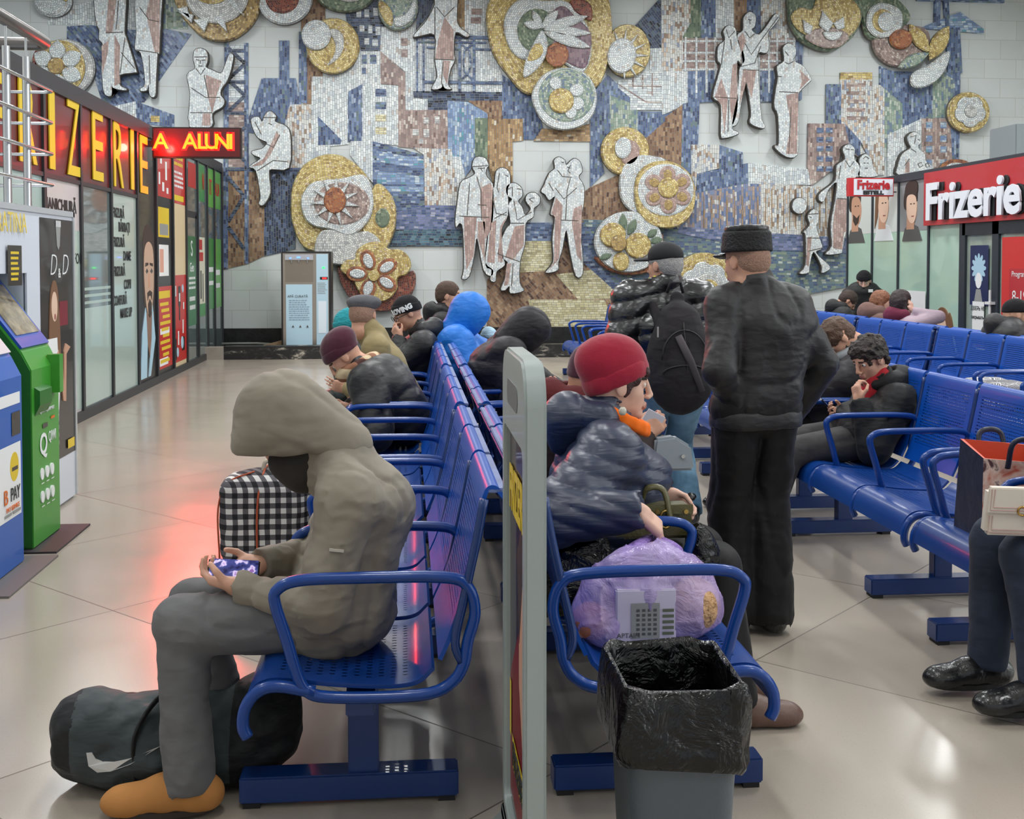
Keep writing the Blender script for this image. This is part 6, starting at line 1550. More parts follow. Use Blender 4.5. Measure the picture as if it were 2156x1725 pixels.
m1.trousers(DENIMG, h=.008, r=(.098, .082, .070, .070), wr=.012)
m1.shoes(SUEDE, h=.007, size=1.12, sole=plain('dark_rubber_sole', (50, 40, 34), .7), boot=.06, laces=PHONE_B)
p_ = m1.el[0]*.40 + m1.sh[0]*.60 + m1.L*.084
o = MB().box(-.020, .020, -.003, .003, -.0035, .0035).build('sleeve_mark', plain('pale_sleeve_mark', (190, 184, 172), .6), m1.root); o.location = p_; o.rotation_euler = (0, .12, 0)
ph = empty('mobile_phone', m1.w(g(492, 1200, -.06)), 0, 'black mobile phone with a lit screen held by the grey hooded man', 'phone')
_n = V3(.15, -.62, .77); _x = unit(np.cross(V3(-.1, 1, .1), _n)); _y = np.cross(unit(_n), _x); ph.rotation_euler = Matrix((( _x[0], _y[0], unit(_n)[0]), (_x[1], _y[1], unit(_n)[1]), (_x[2], _y[2], unit(_n)[2]))).to_euler()
MB().box(-.075, .075, -.037, .037, -.004, .004).build('case', PHONE_B, ph, bevel=.004)
def phone_screen():
    m, nt, b = new_mat('lit_phone_screen'); v = nt.new('ShaderNodeTexVoronoi'); nt.put(v.inputs['Vector'], nt.coord()); v.inputs['Scale'].default_value = 60
    c = nt.ramp(nt.noise(nt.coord(), 30, 2), [(.35, (.01, .01, .05)), (.55, (.05, .06, .22)), (.62, (.6, .5, .75)), (.7, (.2, .1, .3))]); nt.put(b.inputs['Base Color'], c); nt.put(b.inputs['Emission Color'], c); b.inputs['Emission Strength'].default_value = .8; b.inputs['Roughness'].default_value = .1
    return m
MB().box(-.070, .070, -.033, .033, .004, .0052).build('screen', phone_screen(), ph)

# 2 -- woman in the red beanie
g = frame(.60, 4.04, 0)
m2 = Human(.60, 4.04, 0, (0, 0, .61), g(1268, 1000), g(1262, 890), g(1303, 809), pitch=4, sc=1.05, lhand=g(1402, 1040, .20), rhand=g(1343, 1074, -.42), lfoot=(.50, .08, .09), rfoot=(.52, -.20, .09), lpole=(-.3, .8, -.7), rpole=(-.7, -.5, -.6), shw=.19)
m2.body('person', 'person in a red beanie and navy quilted coat holding the lilac carrier bag', h=.0055, skin=SKIN_PALE,
        hands=(dict(d=(.75, -.2, -.55), n=(-.3, -.8, -.3), curl=[.7, .8, .85, .9], thumb=.4), dict(d=(.74, .05, -.67), n=(-.62, .35, -.7), curl=[.85, .9, .95, 1.0], thumb=.45, sc=1.08)))
m2.jacket(NAVYJ, h=.0075, puff=.030, belly=.04, bust=.05, cuff=.03, armk=.012, wr=.003, quilt=(.056, .009), seed=8, collar=.05, hem=.44)
m2.hood_down(NAVYJ, h=.008, r=.075, back=.13, wr=.007)
S = Sdf()
for k in range(16):
    a, b2 = [2*PI*(k + q)/16 for q in (0, 1)]
    f = lambda t: m2.h((.008 + .096*math.cos(t), .092*math.sin(t), -.098 - .040*math.cos(t)))
    S.cap(f(a), f(b2), .014, .014, .01); S.cap(f(a) + UP*-.02, f(b2) + UP*-.02, .015, .015, .01)
S.mesh('orange_collar', .006, ORNG, m2.root)
m2.beanie(REDK, low=.004, tilt=.48, tall=.03, slouch=.012, h=.006)
S = Sdf()
for l in (1, -1): m2.hE(S, (.010, l*.076, .008), (.022, .009, .044), .01); m2.hE(S, (.040, l*.070, .024), (.022, .010, .024), .01); m2.hE(S, (.082, l*.026, .050), (.016, .032, .022), .01)
S.disp = lambda P: .003*vnoise(P, 90, 2); S.dmax = .004
S.mesh('hair', .005, plain('dark_red_brown_hair', (60, 34, 34), .5, bump=.8, bscale=120), m2.root)
tg = MB().ball(m2.w(g(1311, 866, -.17)), (.014, .010, .016), 6); tg.build('cord_lock', plain('clear_toggle', (200, 196, 180), .2, coat=.5), m2.root, smooth=True)
m2.trousers(BLKTR, h=.011, r=(.11, .088, .08, .08)); m2.shoes(BRNL, h=.008, size=1.08, boot=.06)

# 3 -- person beyond her with the burgundy hood
g = frame(.62, 4.66, 0)
m3 = Human(.62, 4.66, 0, (0, 0, .60), g(1200, 915), g(1206, 850), g(1256, 800), pitch=14, lhand=(.38, .16, .62), rhand=g(1352, 915, -.05), lfoot=(.46, .1, .09), rfoot=(.46, -.1, .09), rpole=(-.3, -.6, -.8))
m3.body('person', 'person in a dark brown jacket and burgundy hat mostly hidden behind the red beanie', h=.008, hands=(None, dict(d=(.75, .1, .5), n=(.2, .9, .1), curl=[.8, .85, .9, .95], thumb=.6)))
m3.jacket(DKBRN, puff=.02, wr=.006, hem=.42, seed=12); m3.hood_down(cloth('burgundy_fleece', (92, 34, 36), .9), r=.07, back=.09)
m3.beanie(BURGK, cuff=False, low=.0, tall=.01); m3.trousers(BLKTR); m3.shoes(LEATH)
tk = MB().box(-.035, .045, -.004, .004, -.03, .035).build('paper_ticket', plain('ticket_paper', (206, 206, 220), .6), bevel=.001); tk.location = m3.w(g(1372, 884, -.05)); tk.rotation_euler = (.2, .5, .1)
tag(tk, 'small pale paper slip in the hand beside the red beanie woman\'s chin', 'paper')

# 4 -- standing man with the backpack
x4, y4 = at_y(1408, 830, 6.9)[0], 6.9
g = frame(x4, y4, 93)
m4 = Human(x4, y4, 93, g(1424, 800), g(1402, 700), g(1398, 600), g(1398, 560), pitch=0, hyaw=35, sc=1.08, lhand=(.12, .24, .86), rhand=(.12, -.24, .86), lfoot=(.02, .10, .09), rfoot=(-.02, -.13, .09), lpole=(-1, .6, 0), rpole=(-1, -.6, 0), kpole=(1, 0, 0), shw=.19)
m4.body('person', 'standing person in a black cap and shiny black down jacket wearing a backpack', h=.008, hands=(dict(d=(.2, 0, -1), n=(0, -1, 0)), dict(d=(.2, 0, -1), n=(0, 1, 0))))
m4.jacket(BLACKG, h=.010, puff=.035, wr=.004, quilt=(.11, .018), seed=21, hem=.80, collar=.05)
m4.trousers(DENIMB, h=.010, r=(.10, .082, .078, .075), wr=.008); m4.shoes(LEATH)
m4.hair(HGREY, h=.007, amp=.002, vol=.98)
def cap_hat(p, mat):
    S = Sdf(); p.hE(S, (-.012, 0, .055), (.108, .090, .082), .02); S.half(p.h((0, 0, .030)), p.R @ unit(V3(-.12, 0, -1))); S.disp = p.wrinkle(.002); S.dmax = .004
    o = S.mesh('peaked_cap', .006, mat, p.root)
    T = Sdf(); p.hE(T, (.12, 0, .028), (.085, .072, .020), .01); p.hE(T, (.10, 0, .012), (.12, .09, .020), .005, -1); T.mesh('cap_peak', .005, mat, o)
cap_hat(m4, plain('black_cap_cotton', (24, 25, 28), .8))
S = Sdf()
for sg in (1, -1):
    pts = [m4.nek + m4.L*sg*.06 - m4.F*.02 + UP*.045, m4.nek + m4.L*sg*.075 + m4.F*.05 + UP*.035]
    S.cap(pts[0], pts[1], .012, .012, .01)
S.cap(m4.nek + m4.L*.06 - m4.F*.03 + UP*.045, m4.nek - m4.F*.085 + UP*.04, .008, .008, .008); S.cap(m4.nek - m4.L*.06 - m4.F*.03 + UP*.045, m4.nek - m4.F*.085 + UP*.04, .008, .008, .008)
S.mesh('yellow_collar_piping', .006, plain('lime_piping', (206, 214, 40), .5), m4.root)
# the backpack hangs on him
BAGC = cloth('black_backpack_cloth', (36, 33, 36), .8, fold=.6, fscale=9)
bk = empty('backpack', m4.w(g(1405, 740)), 0, 'black backpack hanging on the standing man in the black cap', 'backpack')
bb = bk.location; FL, LL = m4.F, m4.L
def BP(f, l, u): return V3(*bb) + FL*f + LL*l + UP*u
S = Sdf(); Rb = np.stack([FL, LL, UP], 1)
S.ell(BP(-.26, 0, -.05), V3(.12, .20, .30), .04, 1, Rb); S.ell(BP(-.29, 0, -.14), V3(.12, .185, .20), .04, 1, Rb); S.ell(BP(-.23, 0, .20), V3(.09, .13, .12), .05, 1, Rb); S.ell(BP(-.20, 0, .325), V3(.02, .05, .05), .02, 1, Rb)
S.ell(BP(-.02, 0, 0), V3(.165, .4, .6), .01, -1, Rb)
S.disp = m4.wrinkle(.008, 12, 30, 31); S.dmax = .014
def bk_link(o): o.parent = bk; o.matrix_parent_inverse = Matrix.Translation(bk.location).inverted()
for nm, SS, hh, mt in (('main_bag', S, .009, BAGC),): bk_link(SS.mesh(nm, hh, mt))
m = MB()
m.tube([BP(-.385, .045, .12), BP(-.405, -.02, -.02), BP(-.42, -.09, -.20)], [.022, .024, .018], 8, ry=.008)
bk_link(m.build('front_strap', plain('worn_strap', (72, 66, 70), .8), smooth=True))
def bsurf(l, u, e=.004): return BP(-.275 - .125*math.sqrt(max(0, 1 - (l/.20)**2 - ((u + .07)/.30)**2)) - e, l, u)
m = MB(); m.tube([bsurf(-.0 + .005*math.sin(k), .20 - .045*k) for k in range(11)], .004, 6)
m.tube([bsurf(.135*math.cos(t), -.02 + .17*math.sin(t)) for t in [PI*k/16 for k in range(17)]], .005, 6); m.tube([bsurf(.13*math.cos(t), -.10 + .05*math.sin(t)) for t in [PI*k/16 for k in range(17)]], .005, 6)
bk_link(m.build('seam_zip', plain('zip_tape', (22, 21, 23), .5), smooth=True))
m = MB().box(-.02, .02, -.008, .008, -.02, .02); o = m.build('strap_buckle', plain('black_buckle', (16, 16, 18), .3), bevel=.004); o.parent = bk; o.location = bsurf(.0, .06) - V3(*bb)
m = MB().tube([BP(-.16, .05, .36), BP(-.17, .03, .42), BP(-.17, -.03, .42), BP(-.16, -.05, .36)], .010, 6); bk_link(m.build('grab_handle', BAGC, smooth=True))
for l, u in ((.155, .14), (-.145, .07)):
    m = MB().box(-.004, .004, -.006, .006, -.03, .03); o = m.build('zip_puller', plain('pale_metal', (196, 190, 186), .35, metal=.6)); o.location = BP(-.345, l, u); o.location = V3(*o.location) - V3(*bb); o.parent = bk
S2 = Sdf()
for sg in (1, -1): S2.cap(m4.sh[0 if sg > 0 else 1]*.55 + m4.nek*.45 + UP*.07, BP(-.17, sg*.10, .16), .030, .030, .01, 1, (UP, 1.8))
bk_link(S2.mesh('shoulder_strap', .009, BAGC))

# 5 -- standing man in the flat topped hat
x5, y5 = at_y(1595, 900, 4.84)[0], 4.84
g = frame(x5, y5, 100)
m5 = Human(x5, y5, 100, g(1592, 850), g(1612, 690), g(1584, 592, .02), g(1570, 552, .03), pitch=2, hyaw=20, sc=1.0, lhand=g(1545, 862, .02), rhand=g(1672, 870, .16), lfoot=(.03, .085, .09), rfoot=(-.03, -.055, .09), lpole=(-.9, .8, 0), rpole=(-.5, -1, 0), kpole=(1, 0, 0), shw=.155, shdrop=.09)
m5.body('person', 'standing person in a black flat topped hat and black padded jacket, seen from behind', h=.0065, hands=(dict(d=(.5, -.1, -1), n=(0, -1, 0), curl=.5), dict(d=(.2, .1, -1), n=(0, 1, 0))))
m5.jacket(BLACKP, h=.0085, puff=.008, wr=.011, seed=33, hem=.82, collar=.05, cuff=.0)
S = Sdf(); S.cap(m5.pel - UP*.07 + m5.L*.07, m5.pel - UP*.07 - m5.L*.07, .135, .135, .03); S.half(m5.pel - UP*.10, -UP); S.half(m5.pel - UP*.02, UP); S.disp = m5.wrinkle(.004); S.mesh('jacket_waistband', .009, BLACKP, m5.root)
m5.trousers(BLKTR, h=.009, r=(.108, .094, .094, .100), wr=.011, seed=15); m5.shoes(LEATH, size=1.05)
m5.hair(HSTUB, amp=.0012, vol=.96)
S = Sdf(); S.cap(m5.h((-.008, 0, .052)), m5.h((-.010, 0, .118)), .110, .104, .004); S.half(m5.h((0, 0, .042)), -m5.R[:, 2]); S.half(m5.h((0, 0, .132)), m5.R[:, 2], .012); o = S.mesh('flat_topped_hat', .006, plain('black_astrakhan', (20, 20, 23), .7, bump=1.0, bscale=90), m5.root)
S = Sdf(); S.cap(m5.h((-.008, 0, .150)), m5.h((-.008, 0, .151)), .096, .094, .004); S.half(m5.h((0, 0, .156)), m5.R[:, 2], .006); S.half(m5.h((0, 0, .125)), -m5.R[:, 2]); S.mesh('leather_crown', .006, LEATH, o)
S = Sdf(); m5.hE(S, (.105, 0, .030), (.055, .075, .014), .01); S.mesh('hat_peak', .005, LEATH, o)

# 6 -- burgundy beanie, 7 -- flat cap, teal beanie, 8 -- lettered beanie  (left row, facing the shops)
g = frame(0, 7.25, 180)
m6 = Human(0, 7.25, 180, (.0, 0, .60), g(800, 808), g(762, 782), g(722, 752), pitch=48, hyaw=8, lhand=g(742, 862, -.12), rhand=g(735, 858, .1), lfoot=(.48, .12, .09), rfoot=(.48, -.12, .09), lpole=(-.4, .7, -.6))
m6.body('person', 'person in a burgundy beanie and checked scarf bowing forward on the left row', h=.008, hands=(dict(d=(1, 0, -.2), n=(0, -.5, .9), curl=.6), dict(d=(1, 0, -.2), n=(0, .5, .9), curl=.6)))
m6.jacket(BLACKP, h=.010, puff=.05, wr=.009, seed=41, hem=.42, quilt=(.16, .012)); m6.beanie(BURGK, low=.02, tilt=.25, tall=.02, slouch=.015); m6.trousers(BLKTR); m6.shoes(LEATH)
def plaid():
    m, nt, b = new_mat('brown_checked_scarf'); s = nt.sep(nt.coord()); a = nt.math('GREATER_THAN', nt.math('FRACT', nt.math('MULTIPLY', s[2], 8.0)), .5); c = nt.math('GREATER_THAN', nt.math('FRACT', nt.math('MULTIPLY', nt.math('ADD', s[0], s[1]), 8.0)), .5)
    f = nt.math('MULTIPLY', nt.math('ADD', a, c), .5); nt.put(b.inputs['Base Color'], nt.ramp(f, [(0, srgb(204, 184, 150)), (.4, srgb(142, 98, 74)), (.9, srgb(74, 42, 36))], 'CONSTANT')); b.inputs['Roughness'].default_value = .9; return m
S = Sdf()
for k in range(12):
    a, b2 = [2*PI*(k + q)/12 for q in (0, 1)]
    f = lambda t: m6.nek + m6.F*(.10*math.cos(t) + .02) + m6.L*.10*math.sin(t) + UP*(.03 - .05*math.cos(t))
    S.cap(f(a), f(b2), .042, .042, .02)
S.disp = m6.wrinkle(.006, 20, 40, 3); S.dmax = .01; S.mesh('checked_scarf', .009, plaid(), m6.root)

g = frame(0, 7.88, 180)
m7 = Human(0, 7.88, 180, (.0, 0, .60), g(806, 768), g(786, 706), g(764, 664), pitch=4, hyaw=-105, lhand=g(732, 818, -.05), rhand=(.40, -.18, .62), lfoot=(.48, .12, .09), rfoot=(.48, -.12, .09), lpole=(-.4, .7, -.6))
m7.body('person', 'person in a grey flat cap and khaki jacket with the head turned away', h=.009, hands=(dict(d=(1, 0, .25), n=(.1, -.9, .2), curl=[.25, .35, .45, .5], spread=.6, thumb=.0), None))
m7.jacket(KHAKI, puff=.012, wr=.008, seed=51, hem=.42, collar=.06); m7.hair(HSTUB, amp=.0012, vol=.965); m7.trousers(DKGTR); m7.shoes(LEATH)
S = Sdf(); m7.hE(S, (.015, 0, .085), (.135, .112, .050), .02); m7.hE(S, (-.01, 0, .062), (.108, .094, .050), .02); m7.hE(S, (.12, 0, .055), (.05, .07, .014), .02); S.half(m7.h((0, 0, .036)), m7.R @ unit(V3(.05, 0, -1)), .01); S.disp = m7.wrinkle(.003); S.dmax = .005; S.mesh('flat_cap', .007, TWEED, m7.root)

g = frame(0, 8.48, 180)
mt_ = Human(0, 8.48, 180, (.05, 0, .60), g(752, 780), g(748, 730), g(735, 690), pitch=20, lhand=g(692, 838, -.1), rhand=(.5, -.1, .66), lfoot=(.5, .12, .09), rfoot=(.5, -.12, .09), lpole=(.1, .6, -.7))
mt_.body('person', 'person in a teal knitted hat almost hidden behind the flat cap man', h=.011); mt_.jacket(cloth('dark_green_down', (30, 40, 40), .5), puff=.03, wr=.007, hem=.42, seed=61); mt_.beanie(TEALK, low=.0, h=.009, wr=.006); mt_.trousers(BLKTR, h=.014); mt_.shoes(LEATH, h=.011)

g = frame(0, 9.17, 180)
m8 = Human(0, 9.17, 180, (.02, 0, .60), g(893, 750), g(888, 700), g(856, 660), pitch=26, hyaw=18, lhand=g(842, 712, -.10), rhand=(.40, -.15, .62), lfoot=(.48, .12, .09), rfoot=(.48, -.12, .09), lpole=(-.1, .5, -.9))
m8.body('person', 'person in a black beanie with white lettering and glasses, hand at the mouth', h=.009, hands=(dict(d=(.5, -.3, .8), n=(-.5, -.6, .3), curl=.8), None))
m8.jacket(BLACKP, h=.011, puff=.03, wr=.008, seed=71, hem=.42); m8.hood_down(BLACKP, r=.08, back=.1); b8 = m8.beanie(BLACKK, low=.016, tilt=.25); m8.trousers(BLKTR, h=.014); m8.shoes(LEATH, h=.011)
me = text_mesh('LOVING', .052, .002, offset=.003); R8 = np.stack([-m8.R[:, 0]*.75 + m8.R[:, 1]*0 + 0*m8.R[:, 2], m8.R[:, 2], m8.R[:, 1]], 1)
for v in me.vertices:
    t = .95 + v.co.x / .118; q = m8.h(((.117 + v.co.z)*math.cos(t) - .014, (.099 + v.co.z)*math.sin(t), .054 + v.co.y)); v.co = q
link_mesh('white_lettering', me, WHT, b8)
gl = MB()
for l in (.034, -.034): gl.tube([tuple(m8.h((.108, l + .024*math.cos(2*PI*k/14), .004 + .019*math.sin(2*PI*k/14)))) for k in range(14)], .0028, 5, closed=True)
gl.tube([tuple(m8.h((.106, .058, .010))), tuple(m8.h((.0, .086, .012)))], .003, 5); gl.tube([tuple(m8.h((.112, .010, .008))), tuple(m8.h((.112, -.010, .008)))], .0025, 5)
gl.build('glasses', PHONE_B, m8.root)

# middle row, facing the aisle
g = frame(.60, 7.88, 0)
m12 = Human(.60, 7.88, 0, (0, 0, .60), g(1042, 778), g(1072, 720), g(1112, 700), pitch=58, lhand=(.55, .12, .66), rhand=g(1140, 822, -.1), lfoot=(.50, .1, .09), rfoot=(.50, -.1, .09), rpole=(-.2, -.6, -.8))
m12.body('person', 'person in a black down jacket with the hood pulled over a bowed head', h=.009, hands=(None, dict(d=(1, .2, .3), n=(0, .6, .6), curl=.7)))
m12.jacket(cloth('black_matt_down', (31, 28, 33), .55, fold=.7), h=.010, puff=.045, wr=.007, quilt=(.17, .014), seed=81, hem=.42, collar=.06); m12.hood_up(MATS['black_matt_down'], big=1.14, wr=.006, h=.009); m12.trousers(BLKTR, h=.013); m12.shoes(LEATH, h=.010)
g = frame(.60, 9.17, 0)
m11 = Human(.60, 9.17, 0, (-.02, 0, .60), g(958, 740), g(960, 694), g(990, 664), pitch=30, lhand=(.45, .1, .66), rhand=g(1018, 752, -.12), lfoot=(.48, .1, .09), rfoot=(.48, -.1, .09), rpole=(-.3, -.6, -.8))
m11.body('person', 'person in a bright blue down jacket with the hood up', h=.010, hands=(None, dict(d=(1, .2, 0), n=(0, .6, .6), curl=.7)))
m11.jacket(BLUEJ, h=.011, puff=.05, wr=.007, quilt=(.15, .010), seed=91, hem=.42, collar=.06); m11.hood_up(BLUEJ, big=1.22, wr=.005, h=.010); m11.trousers(BLKTR, h=.014); m11.shoes(LEATH, h=.011)
g = frame(.60, 9.78, 0)
m10 = Human(.60, 9.78, 0, (0, 0, .60), g(962, 760), g(985, 690), g(1002, 655), pitch=10, lhand=(.38, .1, .62), rhand=(.38, -.1, .62), lfoot=(.48, .1, .09), rfoot=(.48, -.1, .09))
m10.body('person', 'dark haired person whose head shows behind the blue hood', h=.012); m10.jacket(BLACKJ, h=.013, puff=.01, hem=.42); m10.hair(HDARK, amp=.005, h=.009); m10.trousers(BLKTR, h=.015); m10.shoes(LEATH, h=.012)
g = frame(.56, 10.38, 0)
m9 = Human(.56, 10.38, 0, (0, 0, .62), g(928, 710), g(930, 660), g(945, 624), pitch=0, hyaw=-12, lhand=(.38, .1, .66), rhand=g(972, 668, -.05), lfoot=(.48, .1, .09), rfoot=(.48, -.1, .09))
m9.body('person', 'person with short brown hair and a black hooded jacket beside the mural\'s white stone patch', h=.010); m9.jacket(BLACKJ, h=.012, puff=.015, hem=.42); m9.hood_down(BLACKJ, r=.07, back=.09); m9.hair(plain('short_brown_hair', (78, 58, 46), .7, bump=.8, bscale=130), amp=.003, vol=1.0, h=.008); m9.trousers(BLKTR, h=.015); m9.shoes(LEATH, h=.012)
x, y, z = at_y(1028, 712, 9.9)
mc = Human(x, y, -60, (0, 0, .50), (0, 0, .68), (0, 0, .82), (.02, 0, z), pitch=5, sc=.72, lfoot=(0, .06, .07), rfoot=(0, -.06, .07), lhand=(.15, .15, .55), rhand=(.15, -.15, .55), kpole=(1, 0, 0))
mc.body('person', 'small child in a pale blue striped hat standing behind the black hooded person', h=.010); mc.jacket(BLACKJ, h=.012, puff=.02, hem=.42); mc.beanie(PALEK, low=.0, h=.008); mc.trousers(BLKTR, h=.014); mc.shoes(LEATH, h=.011)

# right middle row
g = frame(2.64, 6.52, 180)
m13 = Human(2.64, 6.52, 180, (.0, 0, .60), g(1872, 878), g(1866, 812), g(1830, 756), pitch=26, hyaw=22, sc=1.03, lhand=g(1808, 846, -.16), rhand=g(1778, 878, .06), lfoot=(.62, .12, .09), rfoot=(.56, -.14, .09), lpole=(.35, .25, -1), rpole=(-.3, -.8, -.6))
m13.body('person', 'young person with curly dark hair in a black parka, fist held at the mouth', h=.006, hands=(dict(d=(.1, -.25, .95), n=(-.9, -.2, .2), curl=[.9, .95, 1, 1.05], thumb=.6), dict(d=(.9, .1, .35), n=(.1, .8, .6), curl=[.6, .65, .7, .75], thumb=.3)))
PARKA = cloth('black_parka_cloth', (27, 28, 30), .65, fold=.6, fscale=10)
m13.jacket(PARKA, h=.009, puff=.032, wr=.008, seed=101, hem=.40, collar=.03, cuff=.03); m13.hood_down(PARKA, h=.009, r=.085, back=.10, wr=.007)
S = Sdf(); S.cap(m13.nek + m13.F*.085 + UP*.03, m13.che + m13.F*.15, .055, .05, .02); S.cap(m13.nek + UP*.05 + m13.F*.03, m13.nek - UP*.02 + m13.F*.03, .070, .085, .02); S.mesh('red_jersey', .008, cloth('red_jersey_cloth', (168, 34, 44), .8, fold=.3), m13.root)
m13.hair(HDARK, h=.006, amp=.016, vol=1.05, f=36, front=-.02, low=-.05); m13.trousers(DKGTR, h=.010, r=(.105, .085, .08, .082), wr=.008); m13.shoes(LEATH, h=.008, size=1.1, boot=.08)
ph = empty('mobile_phone', m13.w(g(1744, 856, .06)), 0, 'dark mobile phone in the hand of the curly haired young man', 'phone'); ph.rotation_euler = (.3, .75, .1)
MB().box(-.075, .075, -.036, .036, -.004, .004).build('case', PHONE_B, ph, bevel=.003); MB().box(-.068, .068, -.031, .031, .004, .005).build('screen', plain('dim_screen', (40, 44, 52), .1, emis=(70, 80, 100), estr=.3), ph)
g = frame(2.64, 7.21, 180)
m14 = Human(2.64, 7.21, 180, (.0, 0, .60), g(1775, 820), g(1788, 752), g(1766, 712), pitch=55, lhand=(.42, .12, .66), rhand=(.42, -.12, .66), lfoot=(.50, .1, .09), rfoot=(.50, -.12, .09))
m14.body('person', 'person with tousled brown hair bowing behind the curly haired young man', h=.009); m14.jacket(cloth('charcoal_down', (50, 48, 52), .5), puff=.04, wr=.008, seed=111, hem=.42, quilt=(.16, .01)); m14.hood_down(plain('grey_hood_lining', (150, 154, 158), .6), r=.085, back=.08); m14.hair(HBROWN, amp=.010, f=40, h=.008); m14.trousers(BLKTR, h=.013); m14.shoes(LEATH, h=.010)

# far right: by the salon
x, y, z = at_y(1818, 592, 14.9)
m15 = Human(x, y, -105, (0, 0, .92), (0, 0, 1.18), (.0, 0, z - .235), (.06, 0, z), pitch=22, hyaw=-10, sc=1.05, lhand=(.16, .16, .86), rhand=(.16, -.16, .86), lfoot=(0, .1, .09), rfoot=(0, -.1, .09), kpole=(1, 0, 0))
m15.body('person', 'young person in a black beanie and black parka standing against the pale green salon glass', h=.010, skin=SKIN_PALE); m15.jacket(BLACKJ, h=.013, puff=.012, wr=.008, hem=.62, seed=121); m15.hood_down(BLACKJ, r=.065, back=.10); m15.beanie(BLACKK, h=.009, low=.03); m15.trousers(BLKTR, h=.014); m15.shoes(LEATH, h=.011)
m15.root  # small white mark on the chest
MB().box(-.03, .03, -.004, .004, -.02, .02).build('chest_mark', WHT, m15.root).location = m15.che + m15.F*.178 + m15.L*.07 + UP*.03
g = frame(5.36, 13.95, 0)
m16 = Human(5.36, 13.95, 0, (0, 0, .60), g(1762, 678), g(1768, 650), g(1785, 634), pitch=40, hyaw=-15, lhand=(.4, .1, .62), rhand=(.4, -.1, .62), lfoot=(.48, .1, .09), rfoot=(.48, -.1, .09))
m16.body('person', 'person with short dark hair looking down, seated in front of the standing black beanie', h=.011); m16.jacket(BLACKJ, h=.014, puff=.03, hem=.42, seed=131); m16.hood_down(BLACKJ, r=.08, back=.1); m16.hair(plain('short_dark_hair', (64, 50, 44), .7, bump=.8, bscale=130), amp=.004, h=.009); m16.trousers(BLKTR, h=.016); m16.shoes(LEATH, h=.012)
g = frame(5.38, 12.72, 0)
m17 = Human(5.38, 12.72, 0, (0, 0, .60), g(1842, 690), g(1846, 662), g(1856, 636), pitch=2, hyaw=-20, lhand=(.4, .1, .62), rhand=(.4, -.1, .62), lfoot=(.48, .1, .09), rfoot=(.48, -.1, .09))
BRF = cloth('brown_fleece_hood', (112, 88, 82), .95, fold=.5)
m17.body('person', 'person with auburn hair and a brown fleece hood near the salon', h=.011, skin=SKIN_PALE); m17.jacket(BRF, h=.014, puff=.02, hem=.42, seed=141); m17.hood_down(BRF, r=.10, back=.13); m17.hair(HAUB, amp=.006, long=.14, h=.010); m17.trousers(BLKTR, h=.016); m17.shoes(LEATH, h=.012)
g = frame(5.40, 12.03, 0)
m18 = Human(5.40, 12.03, 0, (0, 0, .60), g(1905, 692), g(1898, 668), g(1898, 636), pitch=4, hyaw=10, lhand=(.4, .1, .62), rhand=g(1920, 655, -.08), lfoot=(.48, .1, .09), rfoot=(.48, -.1, .09), rpole=(.3, -.6, -.6))
m18.body('person', 'person with dark hair, plum hood and pale lilac jacket, hand raised to the face', h=.011, skin=SKIN_PALE, hands=(None, dict(d=(-.1, .2, 1), n=(-.6, .6, 0), curl=.5))); m18.jacket(cloth('lilac_fleece', (178, 160, 172), .9), h=.014, puff=.0, hem=.42, seed=151); m18.hood_down(cloth('plum_jersey', (110, 44, 66), .9), r=.085, back=.10); m18.hair(plain('black_brown_hair', (48, 36, 38), .5, bump=.8, bscale=90), amp=.006, long=.12, h=.010); m18.trousers(BLKTR, h=.016); m18.shoes(LEATH, h=.012)
g = frame(5.40, 9.5, 0)
m19 = Human(5.40, 9.5, 0, (0, 0, .60), g(2120, 708), g(2118, 688), g(2142, 664), pitch=4, hyaw=-18, lhand=(.4, .1, .62), rhand=(.4, -.1, .62), lfoot=(.48, .1, .09), rfoot=(.48, -.1, .09))
m19.body('person', 'person in a black beanie and black down jacket cut by the right edge', h=.009); m19.jacket(BLACKP, h=.012, puff=.035, hem=.42, seed=161, quilt=(.1, .012)); m19.hood_down(BLACKP, r=.08, back=.10); m19.beanie(BLACKK, cuff=False, low=.025, h=.008); m19.hair(HSTUB, amp=.002, vol=.9, h=.009); m19.trousers(BLKTR, h=.016); m19.shoes(LEATH, h=.012)

# 20 -- the woman at the right edge: knees, boots and lap are in view
g = frame(2.66, 4.0, 180)
m20 = Human(2.66, 4.0, 180, (.02, 0, .60), (-.02, 0, .86), (.0, 0, 1.08), (.05, 0, 1.28), pitch=10, sc=1.04, lhand=(.26, .22, .72), rhand=(.26, -.05, .78), lfoot=(.46, .20, .115), rfoot=(.52, -.06, .115), kpole=(1, 0, .5), lpole=(-.6, .6, -.4))
m20.body('person', 'person in dark jeans and black ankle boots holding a white handbag at the right edge', h=.008, hands=(dict(d=(1, -.2, -.2), n=(0, -.3, -1), curl=.4), dict(d=(1, .2, -.3), n=(0, .2, -1), curl=.4)))
m20.jacket(cloth('grey_wool_coat', (92, 92, 98), .9), h=.011, puff=.015, hem=.46, seed=171, cuff=.04); m20.hair(HBROWN, amp=.006, long=.16, h=.009); m20.trousers(DENIMD, h=.008, r=(.105, .086, .080, .068), wr=.006); 
m20.shoes(LEATH, h=.007, size=1.10, boot=.13, sole=plain('black_rubber_sole', (18, 18, 20), .6))
